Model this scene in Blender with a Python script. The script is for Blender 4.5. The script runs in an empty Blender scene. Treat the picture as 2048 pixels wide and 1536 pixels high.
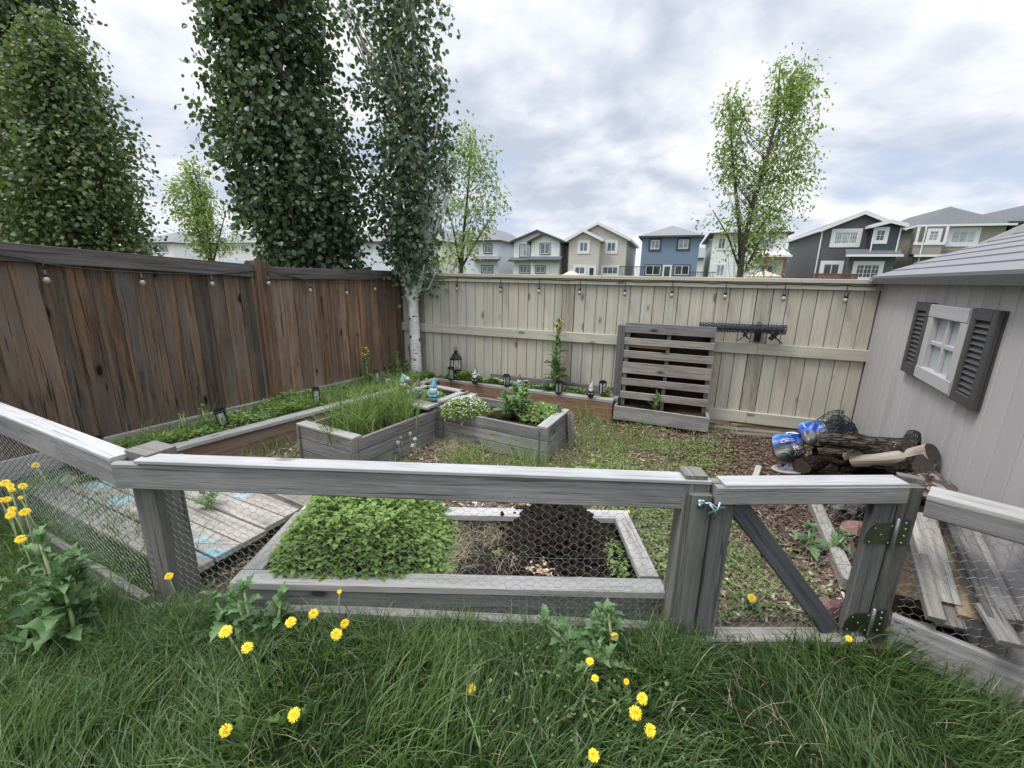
import bpy, math, random
import numpy as np
from mathutils import Vector, Matrix, Euler
rnd = random.Random(7)
rng = np.random.default_rng(11)
SC = bpy.context.scene
COL = SC.collection
PI = math.pi
# ---------------------------------------------------------------- camera
F = 850.0; PITCH = math.radians(14.0); ROLL = math.radians(1.07); CZ = 1.65
FW = np.array([0, math.cos(PITCH), -math.sin(PITCH)])
UP0 = np.array([0, math.sin(PITCH), math.cos(PITCH)])
RT0 = np.array([1.0, 0, 0])
RT = math.cos(ROLL)*RT0 + math.sin(ROLL)*UP0
UPV = -math.sin(ROLL)*RT0 + math.cos(ROLL)*UP0
CAMP = np.array([0, 0, CZ])
cam_d = bpy.data.cameras.new('camera'); cam = bpy.data.objects.new('camera', cam_d); COL.objects.link(cam)
cam_d.sensor_width = 36.0; cam_d.lens = 36.0*F/2048.0; cam_d.clip_end = 3000; cam_d.clip_start = 0.05
mw = Matrix.Identity(4)
for i in range(3):
    mw[i][0] = RT[i]; mw[i][1] = UPV[i]; mw[i][2] = -FW[i]; mw[i][3] = CAMP[i]
cam.matrix_world = mw
SC.camera = cam
# survey helpers: sight line from the camera met with a level plane, a plumb plane or a depth
def ray(px, py): return FW*F + RT*(px-1024) + UPV*(768-py)
def G(px, py, z=0.0):
    d = ray(px, py); return CAMP + d*((z-CZ)/d[2])
def Yp(px, py, y):
    d = ray(px, py); return CAMP + d*(y/d[1])
def W(px, py, A, B):
    d = ray(px, py); A = np.array(A[:2], float); B = np.array(B[:2], float)
    n = np.array([-(B-A)[1], (B-A)[0]])
    return CAMP + d*((n@(A-CAMP[:2]))/(n@d[:2]))
def tk(a, b, t):
    k = rnd.uniform(a, b); return tuple(x*k for x in t)
def V3(*a): return np.array(a, float)
def nrm(v):
    v = np.array(v, float); return v/max(1e-9, np.linalg.norm(v))
# ---------------------------------------------------------------- materials
def mat(name):
    m = bpy.data.materials.new(name); m.use_nodes = True
    nt = m.node_tree; b = nt.nodes['Principled BSDF']
    return m, nt, b
def nd(nt, typ, **kw):
    n = nt.nodes.new(typ)
    for k, v in kw.items():
        if k.startswith('i_'):
            n.inputs[int(k[2:])].default_value = v
        elif k in n.inputs: n.inputs[k].default_value = v
        else: setattr(n, k, v)
    return n
def lk(nt, a, b): nt.links.new(a, b)
def ramp(nt, fac, stops):
    r = nt.nodes.new('ShaderNodeValToRGB'); e = r.color_ramp.elements
    while len(e) < len(stops): e.new(0.5)
    for el, (p, c) in zip(e, stops):
        el.position = p; el.color = (c[0], c[1], c[2], 1) if not isinstance(c, (int, float)) else (c, c, c, 1)
    lk(nt, fac, r.inputs[0]); return r.outputs[0]
def mul(nt, a, b, fac=1.0, typ='MULTIPLY'):
    m = nt.nodes.new('ShaderNodeMix'); m.data_type = 'RGBA'; m.blend_type = typ
    m.inputs[0].default_value = fac
    for s, x in ((6, a), (7, b)):
        if hasattr(x, 'is_output'): lk(nt, x, m.inputs[s])
        else: m.inputs[s].default_value = (x[0], x[1], x[2], 1)
    return m.outputs[2], m
def uvmap(nt, sc):
    u = nt.nodes.new('ShaderNodeUVMap'); u.uv_map = 'UVMap'
    mp = nt.nodes.new('ShaderNodeMapping'); mp.inputs[3].default_value = (sc[0], sc[1], 1)
    lk(nt, u.outputs[0], mp.inputs[0]); return mp.outputs[0]
def objmap(nt, sc=(1, 1, 1)):
    u = nt.nodes.new('ShaderNodeNewGeometry')
    mp = nt.nodes.new('ShaderNodeMapping'); mp.inputs[3].default_value = sc
    lk(nt, u.outputs[0], mp.inputs[0]); return mp.outputs[0]
def noise(nt, vec, scale=1, detail=5, rough=.6, dist=0.0):
    n = nd(nt, 'ShaderNodeTexNoise', Scale=scale, Detail=detail, Roughness=rough, Distortion=dist)
    lk(nt, vec, n.inputs['Vector']); return n.outputs[0]
def bump(nt, h, b, strength=.4, dist=.01):
    n = nd(nt, 'ShaderNodeBump', Strength=strength, Distance=dist)
    lk(nt, h, n.inputs['Height']); lk(nt, n.outputs[0], b.inputs['Normal'])
def tintnode(nt):
    a = nt.nodes.new('ShaderNodeAttribute'); a.attribute_name = 'tint'; return a.outputs['Color']
def plain(name, c, rough=.6, metal=0.0, var=0.0, nscale=8, bmp=0.0, spec=.5, usetint=False):
    m, nt, b = mat(name)
    b.inputs['Base Color'].default_value = (*c, 1); b.inputs['Roughness'].default_value = rough
    b.inputs['Metallic'].default_value = metal; b.inputs['Specular IOR Level'].default_value = spec
    out = None
    if var > 0:
        f = noise(nt, objmap(nt), nscale, 6, .65)
        out = ramp(nt, f, [(.28, tuple(x*(1-var) for x in c)), (.5, c), (.75, tuple(min(1, x*(1+var)) for x in c))])
        if bmp: bump(nt, f, b, bmp, .01)
    if usetint:
        out, _ = mul(nt, out if out is not None else c, tintnode(nt))
    if out is not None: lk(nt, out, b.inputs['Base Color'])
    return m
def wood(name, dark, mid, light, knots=.5, grain=.5, blotch=.4, rough=.85, blotchcol=None, crack=0.5, bmp=.35, stain=None):
    m, nt, b = mat(name); b.inputs['Roughness'].default_value = rough; b.inputs['Specular IOR Level'].default_value = .2
    g1 = noise(nt, uvmap(nt, (1.0, 34)), 1, 7, .7, .6)
    col = ramp(nt, g1, [(.25, dark), (.5, mid), (.78, light)])
    g2 = noise(nt, uvmap(nt, (7, 210)), 1, 4, .7)
    fine = ramp(nt, g2, [(.25, 1-grain*.6), (.6, 1.0), (.9, 1+grain*.25)])
    col, _ = mul(nt, col, fine)
    bl = noise(nt, uvmap(nt, (1.1, 3.5)), 1, 4, .6, .4)
    if blotchcol is not None:
        x, mx = mul(nt, col, blotchcol, 1, 'MIX'); lk(nt, ramp(nt, bl, [(.42, 0.0), (.68, blotch)]), mx.inputs[0]); col = x
    else:
        col, _ = mul(nt, col, ramp(nt, bl, [(.3, 1-blotch*.5), (.55, 1.0), (.8, 1+blotch*.2)]))
    if stain is not None:
        s3 = noise(nt, uvmap(nt, (.5, 9)), 1, 5, .7, .8)
        x, mx = mul(nt, col, stain, 1, 'MIX'); lk(nt, ramp(nt, s3, [(.52, 0.0), (.72, .8)]), mx.inputs[0]); col = x
    if crack > 0:
        ck = noise(nt, uvmap(nt, (1.6, 60)), 1, 2, .5, 1.2)
        c2 = ramp(nt, ck, [(.335, 1-crack), (.385, 1.0)])
        col, _ = mul(nt, col, c2)
    if knots > 0:
        vo = nd(nt, 'ShaderNodeTexVoronoi', Scale=1.0, Randomness=1.0); lk(nt, uvmap(nt, (2.1, 5.2)), vo.inputs['Vector'])
        wob = noise(nt, uvmap(nt, (40, 60)), 1, 2, .5)
        ad = nd(nt, 'ShaderNodeMath', operation='MULTIPLY_ADD'); lk(nt, wob, ad.inputs[0]); ad.inputs[1].default_value = .06; lk(nt, vo.outputs['Distance'], ad.inputs[2])
        kn = ramp(nt, ad.outputs[0], [(.10, 1-knots), (.135, 1-knots*.35), (.19, 1.0)])
        col, _ = mul(nt, col, kn)
    col, _ = mul(nt, col, tintnode(nt))
    lk(nt, col, b.inputs['Base Color'])
    hh, _ = mul(nt, fine, c2 if crack > 0 else fine)
    bump(nt, hh, b, bmp, .004)
    return m
def leafmat(name, ca, cb, trans=.35, rough=.5, spec=.3, cc=None):
    m, nt, b = mat(name)
    a = nt.nodes.new('ShaderNodeAttribute'); a.attribute_name = 'tint'
    sp = nt.nodes.new('ShaderNodeSeparateColor'); lk(nt, a.outputs['Color'], sp.inputs[0])
    stops = [(0.0, ca), (1.0, cb)] if cc is None else [(0.0, ca), (.75, cb), (1.0, cc)]
    col = ramp(nt, sp.outputs[0], stops)
    lk(nt, col, b.inputs['Base Color']); b.inputs['Roughness'].default_value = rough
    b.inputs['Specular IOR Level'].default_value = spec
    t = nt.nodes.new('ShaderNodeBsdfTranslucent')
    tc, _ = mul(nt, col, (1.25, 1.35, .6)); lk(nt, tc, t.inputs[0])
    mx = nt.nodes.new('ShaderNodeMixShader'); mx.inputs[0].default_value = trans
    lk(nt, b.outputs[0], mx.inputs[1]); lk(nt, t.outputs[0], mx.inputs[2])
    lk(nt, mx.outputs[0], nt.nodes['Material Output'].inputs[0])
    return m
# ---------------------------------------------------------------- object helpers
def tag(o, label=None, cat=None, group=None, kind=None):
    if label: o['label'] = label
    if cat: o['category'] = cat
    if group: o['group'] = group
    if kind: o['kind'] = kind
    return o
def thing(name, label, cat, loc=(0, 0, 0), group=None, rz=0.0):
    o = bpy.data.objects.new(name, None); COL.objects.link(o); o.empty_display_size = .1
    o.location = [float(x) for x in loc]; o.rotation_euler = (0, 0, rz)
    return tag(o, label, cat, group)
def attach(o, parent):
    # parts are modelled in world coordinates under an unrotated empty (or in a part of it)
    o.parent = parent
    if parent is not None:
        w = Vector((0, 0, 0)); p = parent
        while p is not None: w += Vector(p.location); p = p.parent
        o.location = -w
    return o
def finish(me, mats, smooth):
    for m in (mats if isinstance(mats, (list, tuple)) else [mats]): me.materials.append(m)
    if smooth: me.polygons.foreach_set('use_smooth', [True]*len(me.polygons))
    me.update()
class MB:
    def __init__(s): s.v = []; s.f = []; s.u = []; s.m = []; s.t = []
    def face(s, idx, uv=None, mi=0, t=(1, 1, 1)):
        s.f.append(tuple(idx)); s.m.append(mi); s.t.append(t)
        if uv is None: uv = [(s.v[i][0]+s.v[i][1]*.37, s.v[i][2]) for i in idx]
        s.u.append(uv)
    def vert(s, p): s.v.append((float(p[0]), float(p[1]), float(p[2]))); return len(s.v)-1
    def poly(s, pts, uv=None, mi=0, t=(1, 1, 1)):
        s.face([s.vert(p) for p in pts], uv, mi, t)
    def board(s, a, b, w, th, up=(0, 0, 1), mi=0, tint=None, var=.12, taper=1.0, end=None, chamf=0.0):
        a = np.array(a, float); b = np.array(b, float); L = np.linalg.norm(b-a); x = (b-a)/L
        up = np.array(up, float); y = up-x*(up@x)
        if np.linalg.norm(y) < 1e-6: y = np.array([1., 0, 0])-x*x[0]
        y = nrm(y); z = np.cross(x, y)
        uo = rnd.uniform(0, 60); vo = rnd.uniform(0, 60)
        if tint is None:
            k = 1+rnd.uniform(-var, var); w_ = rnd.uniform(-.03, .03); tint = (k*(1+w_), k, k*(1-w_))
        i0 = len(s.v)
        c = chamf
        if c <= 0: prof = [(-w/2, -th/2), (w/2, -th/2), (w/2, th/2), (-w/2, th/2)]
        else:
            prof = [(-w/2+c, -th/2), (w/2-c, -th/2), (w/2, -th/2+c), (w/2, th/2-c), (w/2-c, th/2), (-w/2+c, th/2), (-w/2, th/2-c), (-w/2, -th/2+c)]
        n = len(prof)
        for p, k in ((a, 1.0), (b, taper)):
            for (q, r) in prof: s.vert(p+y*q*k+z*r*k)
        per = 0.0
        for i in range(n):
            j = (i+1) % n; d = math.hypot(prof[j][0]-prof[i][0], prof[j][1]-prof[i][1])
            v0 = vo+per; v1 = vo+per+d; per += d
            s.face((i0+i, i0+j, i0+n+j, i0+n+i), [(uo, v0), (uo, v1), (uo+L, v1), (uo+L, v0)], mi, tint)
        ed = end if end is not None else tint
        s.face([i0+i for i in reversed(range(n))], [(uo+q*.05, vo+r) for q, r in reversed(prof)], mi, ed)
        s.face([i0+n+i for i in range(n)], [(uo+3+q*.05, vo+r) for q, r in prof], mi, ed)
    def box(s, c, sx, sy, sz, rz=0.0, mi=0, tint=(1, 1, 1)):
        d = np.array([math.cos(rz), math.sin(rz), 0]); c = np.array(c, float)
        s.board(c-d*sx/2, c+d*sx/2, sz, sy, (0, 0, 1), mi, tint)
    def tube(s, pts, rad, n=6, mi=0, t=(1, 1, 1), caps=True):
        pts = [np.array(p, float) for p in pts]
        if not hasattr(rad, '__len__'): rad = [rad]*len(pts)
        i0 = len(s.v); prev = None; acc = 0.0; us = []
        ref = None
        for k, p in enumerate(pts):
            d = pts[min(k+1, len(pts)-1)]-pts[max(k-1, 0)]; d = nrm(d)
            if ref is None: ref = np.array([1., 0, 0]) if abs(d[0]) < .8 else np.array([0, 1., 0])
            x = nrm(ref-d*(ref@d)); y = np.cross(d, x); ref = x
            for j in range(n):
                a = 2*PI*j/n; s.vert(p+(x*math.cos(a)+y*math.sin(a))*rad[k])
            if k: acc += np.linalg.norm(p-pts[k-1])
            us.append(acc)
        for k in range(len(pts)-1):
            for j in range(n):
                j2 = (j+1) % n
                r = max(rad[k], .004)
                s.face((i0+k*n+j, i0+k*n+j2, i0+(k+1)*n+j2, i0+(k+1)*n+j), [(us[k], j*2*PI*r/n), (us[k], (j+1)*2*PI*r/n), (us[k+1], (j+1)*2*PI*r/n), (us[k+1], j*2*PI*r/n)], mi, t)
        if caps:
            s.face([i0+j for j in reversed(range(n))], None, mi, t); e = i0+(len(pts)-1)*n
            s.face([e+j for j in range(n)], None, mi, t)
    def lathe(s, prof, n=16, c=(0, 0, 0), mi=0, t=(1, 1, 1), sx=1.0, sy=1.0, lean=(0, 0)):
        i0 = len(s.v); z0 = prof[0][1]
        for (r, z) in prof:
            for j in range(n):
                a = 2*PI*j/n; s.vert((c[0]+r*sx*math.cos(a)+lean[0]*(z-z0), c[1]+r*sy*math.sin(a)+lean[1]*(z-z0), c[2]+z))
        for k in range(len(prof)-1):
            for j in range(n):
                j2 = (j+1) % n
                s.face((i0+k*n+j, i0+k*n+j2, i0+(k+1)*n+j2, i0+(k+1)*n+j), None, mi, t)
        s.face([i0+j for j in reversed(range(n))], None, mi, t); e = i0+(len(prof)-1)*n
        s.face([e+j for j in range(n)], None, mi, t)
    def ball(s, c, r, n=10, mi=0, t=(1, 1, 1), sx=1, sy=1, sz=1):
        k = max(4, n//2+1)
        s.lathe([(max(1e-4, r*math.sin(PI*i/k)), -r*math.cos(PI*i/k)*sz) for i in range(k+1)], n, c, mi, t, sx, sy)
    def prism(s, pts, d, mi=0, t=(1, 1, 1)):
        pts = [np.array(p, float) for p in pts]; d = np.array(d, float); n = len(pts); i0 = len(s.v)
        for p in pts: s.vert(p)
        for p in pts: s.vert(p+d)
        s.face(list(reversed(range(i0, i0+n))), None, mi, t); s.face(list(range(i0+n, i0+2*n)), None, mi, t)
        for i in range(n):
            j = (i+1) % n; s.face((i0+i, i0+j, i0+n+j, i0+n+i), None, mi, t)
    def build(s, name, mats, parent=None, smooth=False, local=False, bevel=0.0):
        me = bpy.data.meshes.new(name); me.from_pydata(s.v, [], s.f)
        uvl = me.uv_layers.new(name='UVMap')
        flat = [c for f in s.u for uv in f for c in uv]; uvl.data.foreach_set('uv', flat)
        ca = me.color_attributes.new('tint', 'FLOAT_COLOR', 'CORNER')
        cc = []
        for f, t in zip(s.f, s.t): cc += [t[0], t[1], t[2], 1.0]*len(f)
        ca.data.foreach_set('color', cc)
        me.polygons.foreach_set('material_index', s.m)
        finish(me, mats, smooth)
        o = bpy.data.objects.new(name, me); COL.objects.link(o)
        if parent is not None:
            if local: o.parent = parent
            else: attach(o, parent)
        if bevel > 0:
            bm = o.modifiers.new('edge', 'BEVEL'); bm.width = bevel; bm.segments = 1; bm.limit_method = 'ANGLE'
        return o
# many small copies of one template in one mesh (foliage, grass, chips)
class SCAT:
    def __init__(s): s.V = []; s.Fq = []; s.T = []; s.n = 0; s.M = []
    def add(s, tv, tf, loc, R, sc, tint, mi=0):
        tv = np.asarray(tv, float); tf = np.asarray(tf, int); loc = np.asarray(loc, float)
        n = len(loc)
        if n == 0: return
        sc = np.broadcast_to(np.asarray(sc, float), (n,)) if np.ndim(sc) < 2 else np.asarray(sc, float)
        if sc.ndim == 1: P = np.einsum('nij,kj->nki', R, tv)*sc[:, None, None]
        else: P = np.einsum('nij,nkj->nki', R, tv[None]*sc[:, None, :])
        P = P+loc[:, None, :]
        k = len(tv)
        Fi = tf[None]+(np.arange(n)*k)[:, None, None]+s.n
        tint = np.asarray(tint, float)
        if tint.ndim == 1: tint = np.repeat(tint[:, None], 3, 1)
        s.V.append(P.reshape(-1, 3)); s.Fq.append(Fi.reshape(-1, tf.shape[1]))
        s.T.append(np.repeat(tint, k, 0)); s.M.append(np.full(n*len(tf), mi, np.int32)); s.n += n*k
    def build(s, name, mats, parent=None, smooth=False):
        V = np.concatenate(s.V); me = bpy.data.meshes.new(name)
        me.vertices.add(len(V)); me.vertices.foreach_set('co', V.astype(np.float32).ravel())
        tot = sum(f.size for f in s.Fq); npoly = sum(len(f) for f in s.Fq)
        me.loops.add(tot); me.polygons.add(npoly)
        me.loops.foreach_set('vertex_index', np.concatenate([f.ravel() for f in s.Fq]).astype(np.int32))
        sizes = np.concatenate([np.full(len(f), f.shape[1], np.int32) for f in s.Fq])
        me.polygons.foreach_set('loop_start', (np.cumsum(sizes)-sizes).astype(np.int32))
        try: me.polygons.foreach_set('loop_total', sizes)
        except Exception: pass
        me.polygons.foreach_set('material_index', np.concatenate(s.M))
        ca = me.color_attributes.new('tint', 'FLOAT_COLOR', 'POINT')
        T = np.concatenate(s.T); ca.data.foreach_set('color', np.concatenate([T, np.ones((len(T), 1))], 1).astype(np.float32).ravel())
        me.validate(); finish(me, mats, smooth)
        o = bpy.data.objects.new(name, me); COL.objects.link(o)
        if parent is not None: attach(o, parent)
        return o
def frames(dirs, nh=None, roll=None):
    """matrices with columns x,y,z: y = direction, z = close to hint normal"""
    d = np.asarray(dirs, float); d = d/np.linalg.norm(d, axis=1)[:, None]
    n = len(d)
    if nh is None: nh = rng.normal(size=(n, 3))
    nh = np.broadcast_to(np.asarray(nh, float), (n, 3))
    z = nh-d*np.sum(nh*d, 1)[:, None]
    bad = np.linalg.norm(z, axis=1) < 1e-4; z[bad] = np.cross(d[bad], [1, .3, .2])
    z = z/np.linalg.norm(z, axis=1)[:, None]; x = np.cross(d, z)
    return np.stack([x, d, z], 2)
def leaf_t(w=.5, fold=.12, droop=.1, k=.5):
    # folded leaf of unit length: two quads either side of the midrib
    v = [(0, 0, 0), (-w*.5, k*.7, fold), (-w*.36, k*1.45, fold*.7-droop*.4), (0, 1, -droop), (w*.36, k*1.45, fold*.7-droop*.4), (w*.5, k*.7, fold)]
    return np.array(v), np.array([(0, 3, 2, 1), (0, 5, 4, 3)])
LEAF_OVAL = leaf_t(.62, .10, .12, .45)
LEAF_ROUND = leaf_t(.95, .10, .10, .52)
def leaf_r(w=.9, fold=.10, droop=.12):
    h = w*.5
    v = [(0, 0, 0), (0, .5, -.01), (0, 1, -droop)]+[(s*h*a, y, z) for s in (-1, 1) for a, y, z in ((.72, .14, fold*.7), (1.0, .46, fold), (.62, .82, fold*.5-droop*.5))]
    return np.array(v), np.array([(0, 1, 4, 3), (1, 2, 5, 4), (1, 0, 6, 7), (2, 1, 7, 8)])
LEAF_DISC = leaf_r()
LEAF_NARROW = leaf_t(.30, .08, .18, .45)
LEAF_FLAT = (np.array([(0, 0, 0), (-.3, .5, .05), (0, 1, 0), (.3, .5, .05)]), np.array([(0, 3, 2, 1)]))
def blade_t(segs=3):
    v = []; f = []
    for i in range(segs+1):
        t = i/segs; w = .5*(1-t**1.6)+.03
        v += [(-w, t, 0), (w, t, 0)]
    for i in range(segs): f.append((2*i, 2*i+1, 2*i+3, 2*i+2))
    return v, f
def grass(sc_, loc, length, width, lean, tint, mi=0, segs=3, curl=1.0):
    """curved blades: loc (N,3); lean (N,2) horizontal displacement of tip in units of length"""
    loc = np.asarray(loc, float); n = len(loc)
    if n == 0: return
    L = np.broadcast_to(np.asarray(length, float), (n,)); wd = np.broadcast_to(np.asarray(width, float), (n,))
    lean = np.asarray(lean, float); ang = rng.uniform(0, 2*PI, n)
    side = np.stack([np.cos(ang), np.sin(ang), np.zeros(n)], 1)
    V = np.zeros((n, 2*(segs+1), 3))
    lm = np.linalg.norm(lean, axis=1)
    for i in range(segs+1):
        t = i/segs
        h = L*(t-curl*.45*np.minimum(lm, 1.4)*t*t)
        c = loc+np.stack([lean[:, 0]*L*t*t, lean[:, 1]*L*t*t, h], 1)
        w = wd*(.5*(1-t**1.8)+.04)
        V[:, 2*i] = c-side*w[:, None]; V[:, 2*i+1] = c+side*w[:, None]
    f = np.array([(2*i, 2*i+1, 2*i+3, 2*i+2) for i in range(segs)])
    k = 2*(segs+1)
    tint = np.asarray(tint, float)
    if tint.ndim == 1: tint = np.repeat(tint[:, None], 3, 1)
    sc_.V.append(V.reshape(-1, 3)); sc_.Fq.append((f[None]+(np.arange(n)*k)[:, None, None]+sc_.n).reshape(-1, 4))
    sc_.T.append(np.repeat(tint, k, 0)); sc_.M.append(np.full(n*segs, mi, np.int32)); sc_.n += n*k
def inpoly(P, poly):
    x, y = P[:, 0], P[:, 1]; c = np.zeros(len(P), bool); n = len(poly)
    for i in range(n):
        x1, y1 = poly[i][:2]; x2, y2 = poly[(i+1) % n][:2]
        if y1 == y2: continue
        k = ((y1 > y) != (y2 > y)) & (x < (x2-x1)*(y-y1)/(y2-y1)+x1); c ^= k
    return c
def inside(poly, n, z=0.0):
    poly = [tuple(p[:2]) for p in poly]
    lo = np.min(poly, 0); hi = np.max(poly, 0); out = []; m = 0
    while m < n:
        P = rng.uniform(lo, hi, (max(64, n*2), 2)); P = P[inpoly(P, poly)]; out.append(P); m += len(P)
    P = np.concatenate(out)[:n]
    return np.concatenate([P, np.full((n, 1), z)], 1)
def vnoise(P, sc, seed=0):
    """cheap smooth 2-D value noise, 0..1"""
    r = np.random.default_rng(seed); T = r.random((64, 64)); q = np.asarray(P)[:, :2]*sc+100
    i = np.floor(q).astype(int); f = q-i; f = f*f*(3-2*f); a = i % 64; b = (i+1) % 64
    return (T[a[:, 0], a[:, 1]]*(1-f[:, 0])*(1-f[:, 1])+T[b[:, 0], a[:, 1]]*f[:, 0]*(1-f[:, 1])+T[a[:, 0], b[:, 1]]*(1-f[:, 0])*f[:, 1]+T[b[:, 0], b[:, 1]]*f[:, 0]*f[:, 1])
# hexagonal netting on a parametric patch: fn(u, v) -> point; u in 0..U, v in 0..Vh (metres)
def hexnet(mb, fn, U, Vh, pitch=.07, r=.0011, jit=.06, t=(1, 1, 1), n=3, skip=0.0):
    w = pitch; h = pitch*.86; a = h*.29
    rows = int(Vh/(h-a*.0))+1; cols = int(U/w)+1; P = {}
    def pt(i, j, k):  # vertices of a brick-like hexagon lattice
        key = (i, j, k)
        if key not in P:
            u = (i+.5*(j % 2))*w + rnd.uniform(-jit, jit)*w; v = j*h + (a if k else -a)*.9 + rnd.uniform(-jit, jit)*h
            P[key] = (min(max(u, 0), U), min(max(v, 0), Vh))
        return P[key]
    for j in range(rows+1):
        for i in range(cols+1):
            # twisted (long) edge
            e = [(pt(i, j, 0), pt(i, j, 1))]
            k2 = i if j % 2 == 0 else i+1
            e += [(pt(i, j, 1), pt(k2-1, j+1, 0)), (pt(i, j, 1), pt(k2, j+1, 0))]
            for (p, q) in e:
                if abs(p[0]-q[0])+abs(p[1]-q[1]) < 1e-4: continue
                if skip and rnd.random() < skip: continue
                mb.tube([fn(*p), fn(*q)], r, n, 0, t, False)
# ---------------------------------------------------------------- sky and light
SUN_EL = math.radians(60); SUN_AZ = math.radians(256)   # compass-style: 0 = +Y, clockwise
world = bpy.data.worlds.new('World'); SC.world = world; world.use_nodes = True
nt = world.node_tree; nt.nodes.clear()
sky = nt.nodes.new('ShaderNodeTexSky'); sky.sky_type = 'NISHITA'; sky.sun_disc = False
sky.sun_elevation = SUN_EL; sky.sun_rotation = SUN_AZ; sky.air_density = 1.0; sky.dust_density = .6; sky.ozone_density = 1.0
bg1 = nt.nodes.new('ShaderNodeBackground'); bg1.inputs[1].default_value = .085; lk(nt, sky.outputs[0], bg1.inputs[0])
tc = nt.nodes.new('ShaderNodeTexCoord'); sp = nt.nodes.new('ShaderNodeSeparateXYZ'); lk(nt, tc.outputs['Generated'], sp.inputs[0])
zz = nd(nt, 'ShaderNodeMath', operation='MAXIMUM'); lk(nt, sp.outputs[2], zz.inputs[0]); zz.inputs[1].default_value = 0.0
za = nd(nt, 'ShaderNodeMath', operation='ADD'); lk(nt, zz.outputs[0], za.inputs[0]); za.inputs[1].default_value = .30
cx = nd(nt, 'ShaderNodeMath', operation='DIVIDE'); lk(nt, sp.outputs[0], cx.inputs[0]); lk(nt, za.outputs[0], cx.inputs[1])
cy = nd(nt, 'ShaderNodeMath', operation='DIVIDE'); lk(nt, sp.outputs[1], cy.inputs[0]); lk(nt, za.outputs[0], cy.inputs[1])
cb = nt.nodes.new('ShaderNodeCombineXYZ'); lk(nt, cx.outputs[0], cb.inputs[0]); lk(nt, cy.outputs[0], cb.inputs[1]); cb.inputs[2].default_value = 2.3
def wn(off, sc, det, rough, dist):
    mp = nt.nodes.new('ShaderNodeMapping'); mp.inputs[1].default_value = off; lk(nt, cb.outputs[0], mp.inputs[0])
    return noise(nt, mp.outputs[0], sc, det, rough, dist)
base = wn((3.1, 7.7, 0), 1.25, 9, .53, .15)
cover = ramp(nt, base, [(.34, 0.0), (.46, 1.0)])
b2_ = wn((3.1+.06, 7.7-.10, .08), 1.25, 9, .53, .15)
rl = nd(nt, 'ShaderNodeMath', operation='SUBTRACT'); lk(nt, base, rl.inputs[0]); lk(nt, b2_, rl.inputs[1])
rl2 = nd(nt, 'ShaderNodeMath', operation='MULTIPLY_ADD'); lk(nt, rl.outputs[0], rl2.inputs[0]); rl2.inputs[1].default_value = 3.0; rl2.inputs[2].default_value = 0.0
shade = wn((11.3, 2.2, 4), 1.1, 6, .5, .3)
ad = nd(nt, 'ShaderNodeMath', operation='ADD'); lk(nt, rl2.outputs[0], ad.inputs[0]); lk(nt, shade, ad.inputs[1])
# paler towards the horizon
hz = ramp(nt, zz.outputs[0], [(.0, .17), (.22, .07), (.45, .0)])
ad2 = nd(nt, 'ShaderNodeMath', operation='ADD'); lk(nt, ad.outputs[0], ad2.inputs[0]); lk(nt, hz, ad2.inputs[1])
ccol = ramp(nt, ad2.outputs[0], [(.26, (.55, .60, .70)), (.42, (.64, .695, .80)), (.56, (.76, .80, .875)), (.76, (.92, .935, .965))])
bg2 = nt.nodes.new('ShaderNodeBackground'); bg2.inputs[1].default_value = 1.0; lk(nt, ccol, bg2.inputs[0])
# thin veil keeps even the gaps pale
bg3 = nt.nodes.new('ShaderNodeBackground'); bg3.inputs[0].default_value = (.60, .69, .86, 1); bg3.inputs[1].default_value = 1.0
m1 = nt.nodes.new('ShaderNodeMixShader'); m1.inputs[0].default_value = .78; lk(nt, bg1.outputs[0], m1.inputs[1]); lk(nt, bg3.outputs[0], m1.inputs[2])
m2 = nt.nodes.new('ShaderNodeMixShader'); lk(nt, cover, m2.inputs[0]); lk(nt, m1.outputs[0], m2.inputs[1]); lk(nt, bg2.outputs[0], m2.inputs[2])
# an overcast sky is brightest overhead: lift the radiance above 40 degrees
zr_ = ramp(nt, zz.outputs[0], [(.50, 1.0/4.0), (.90, 1.0)])
zm = nd(nt, 'ShaderNodeMath', operation='MULTIPLY'); lk(nt, zr_, zm.inputs[0]); zm.inputs[1].default_value = 4.0
for b_, s_ in ((bg2, .76), (bg3, .74)):
    q_ = nd(nt, 'ShaderNodeMath', operation='MULTIPLY'); lk(nt, zm.outputs[0], q_.inputs[0]); q_.inputs[1].default_value = s_; lk(nt, q_.outputs[0], b_.inputs[1])
wo = nt.nodes.new('ShaderNodeOutputWorld'); lk(nt, m2.outputs[0], wo.inputs[0])
sun_d = bpy.data.lights.new('sun', 'SUN'); sun_d.energy = 1.5; sun_d.angle = math.radians(14); sun_d.color = (1, .965, .91)
sun = bpy.data.objects.new('sun', sun_d); COL.objects.link(sun)
sd = Vector((math.sin(SUN_AZ)*math.cos(SUN_EL), math.cos(SUN_AZ)*math.cos(SUN_EL), math.sin(SUN_EL)))
sun.rotation_euler = sd.to_track_quat('Z', 'Y').to_euler()
SC.view_settings.view_transform = 'Standard'; SC.view_settings.look = 'None'; SC.view_settings.exposure = 0.52; SC.view_settings.gamma = 1
SC.cycles.max_bounces = 7; SC.cycles.transparent_max_bounces = 8
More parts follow.
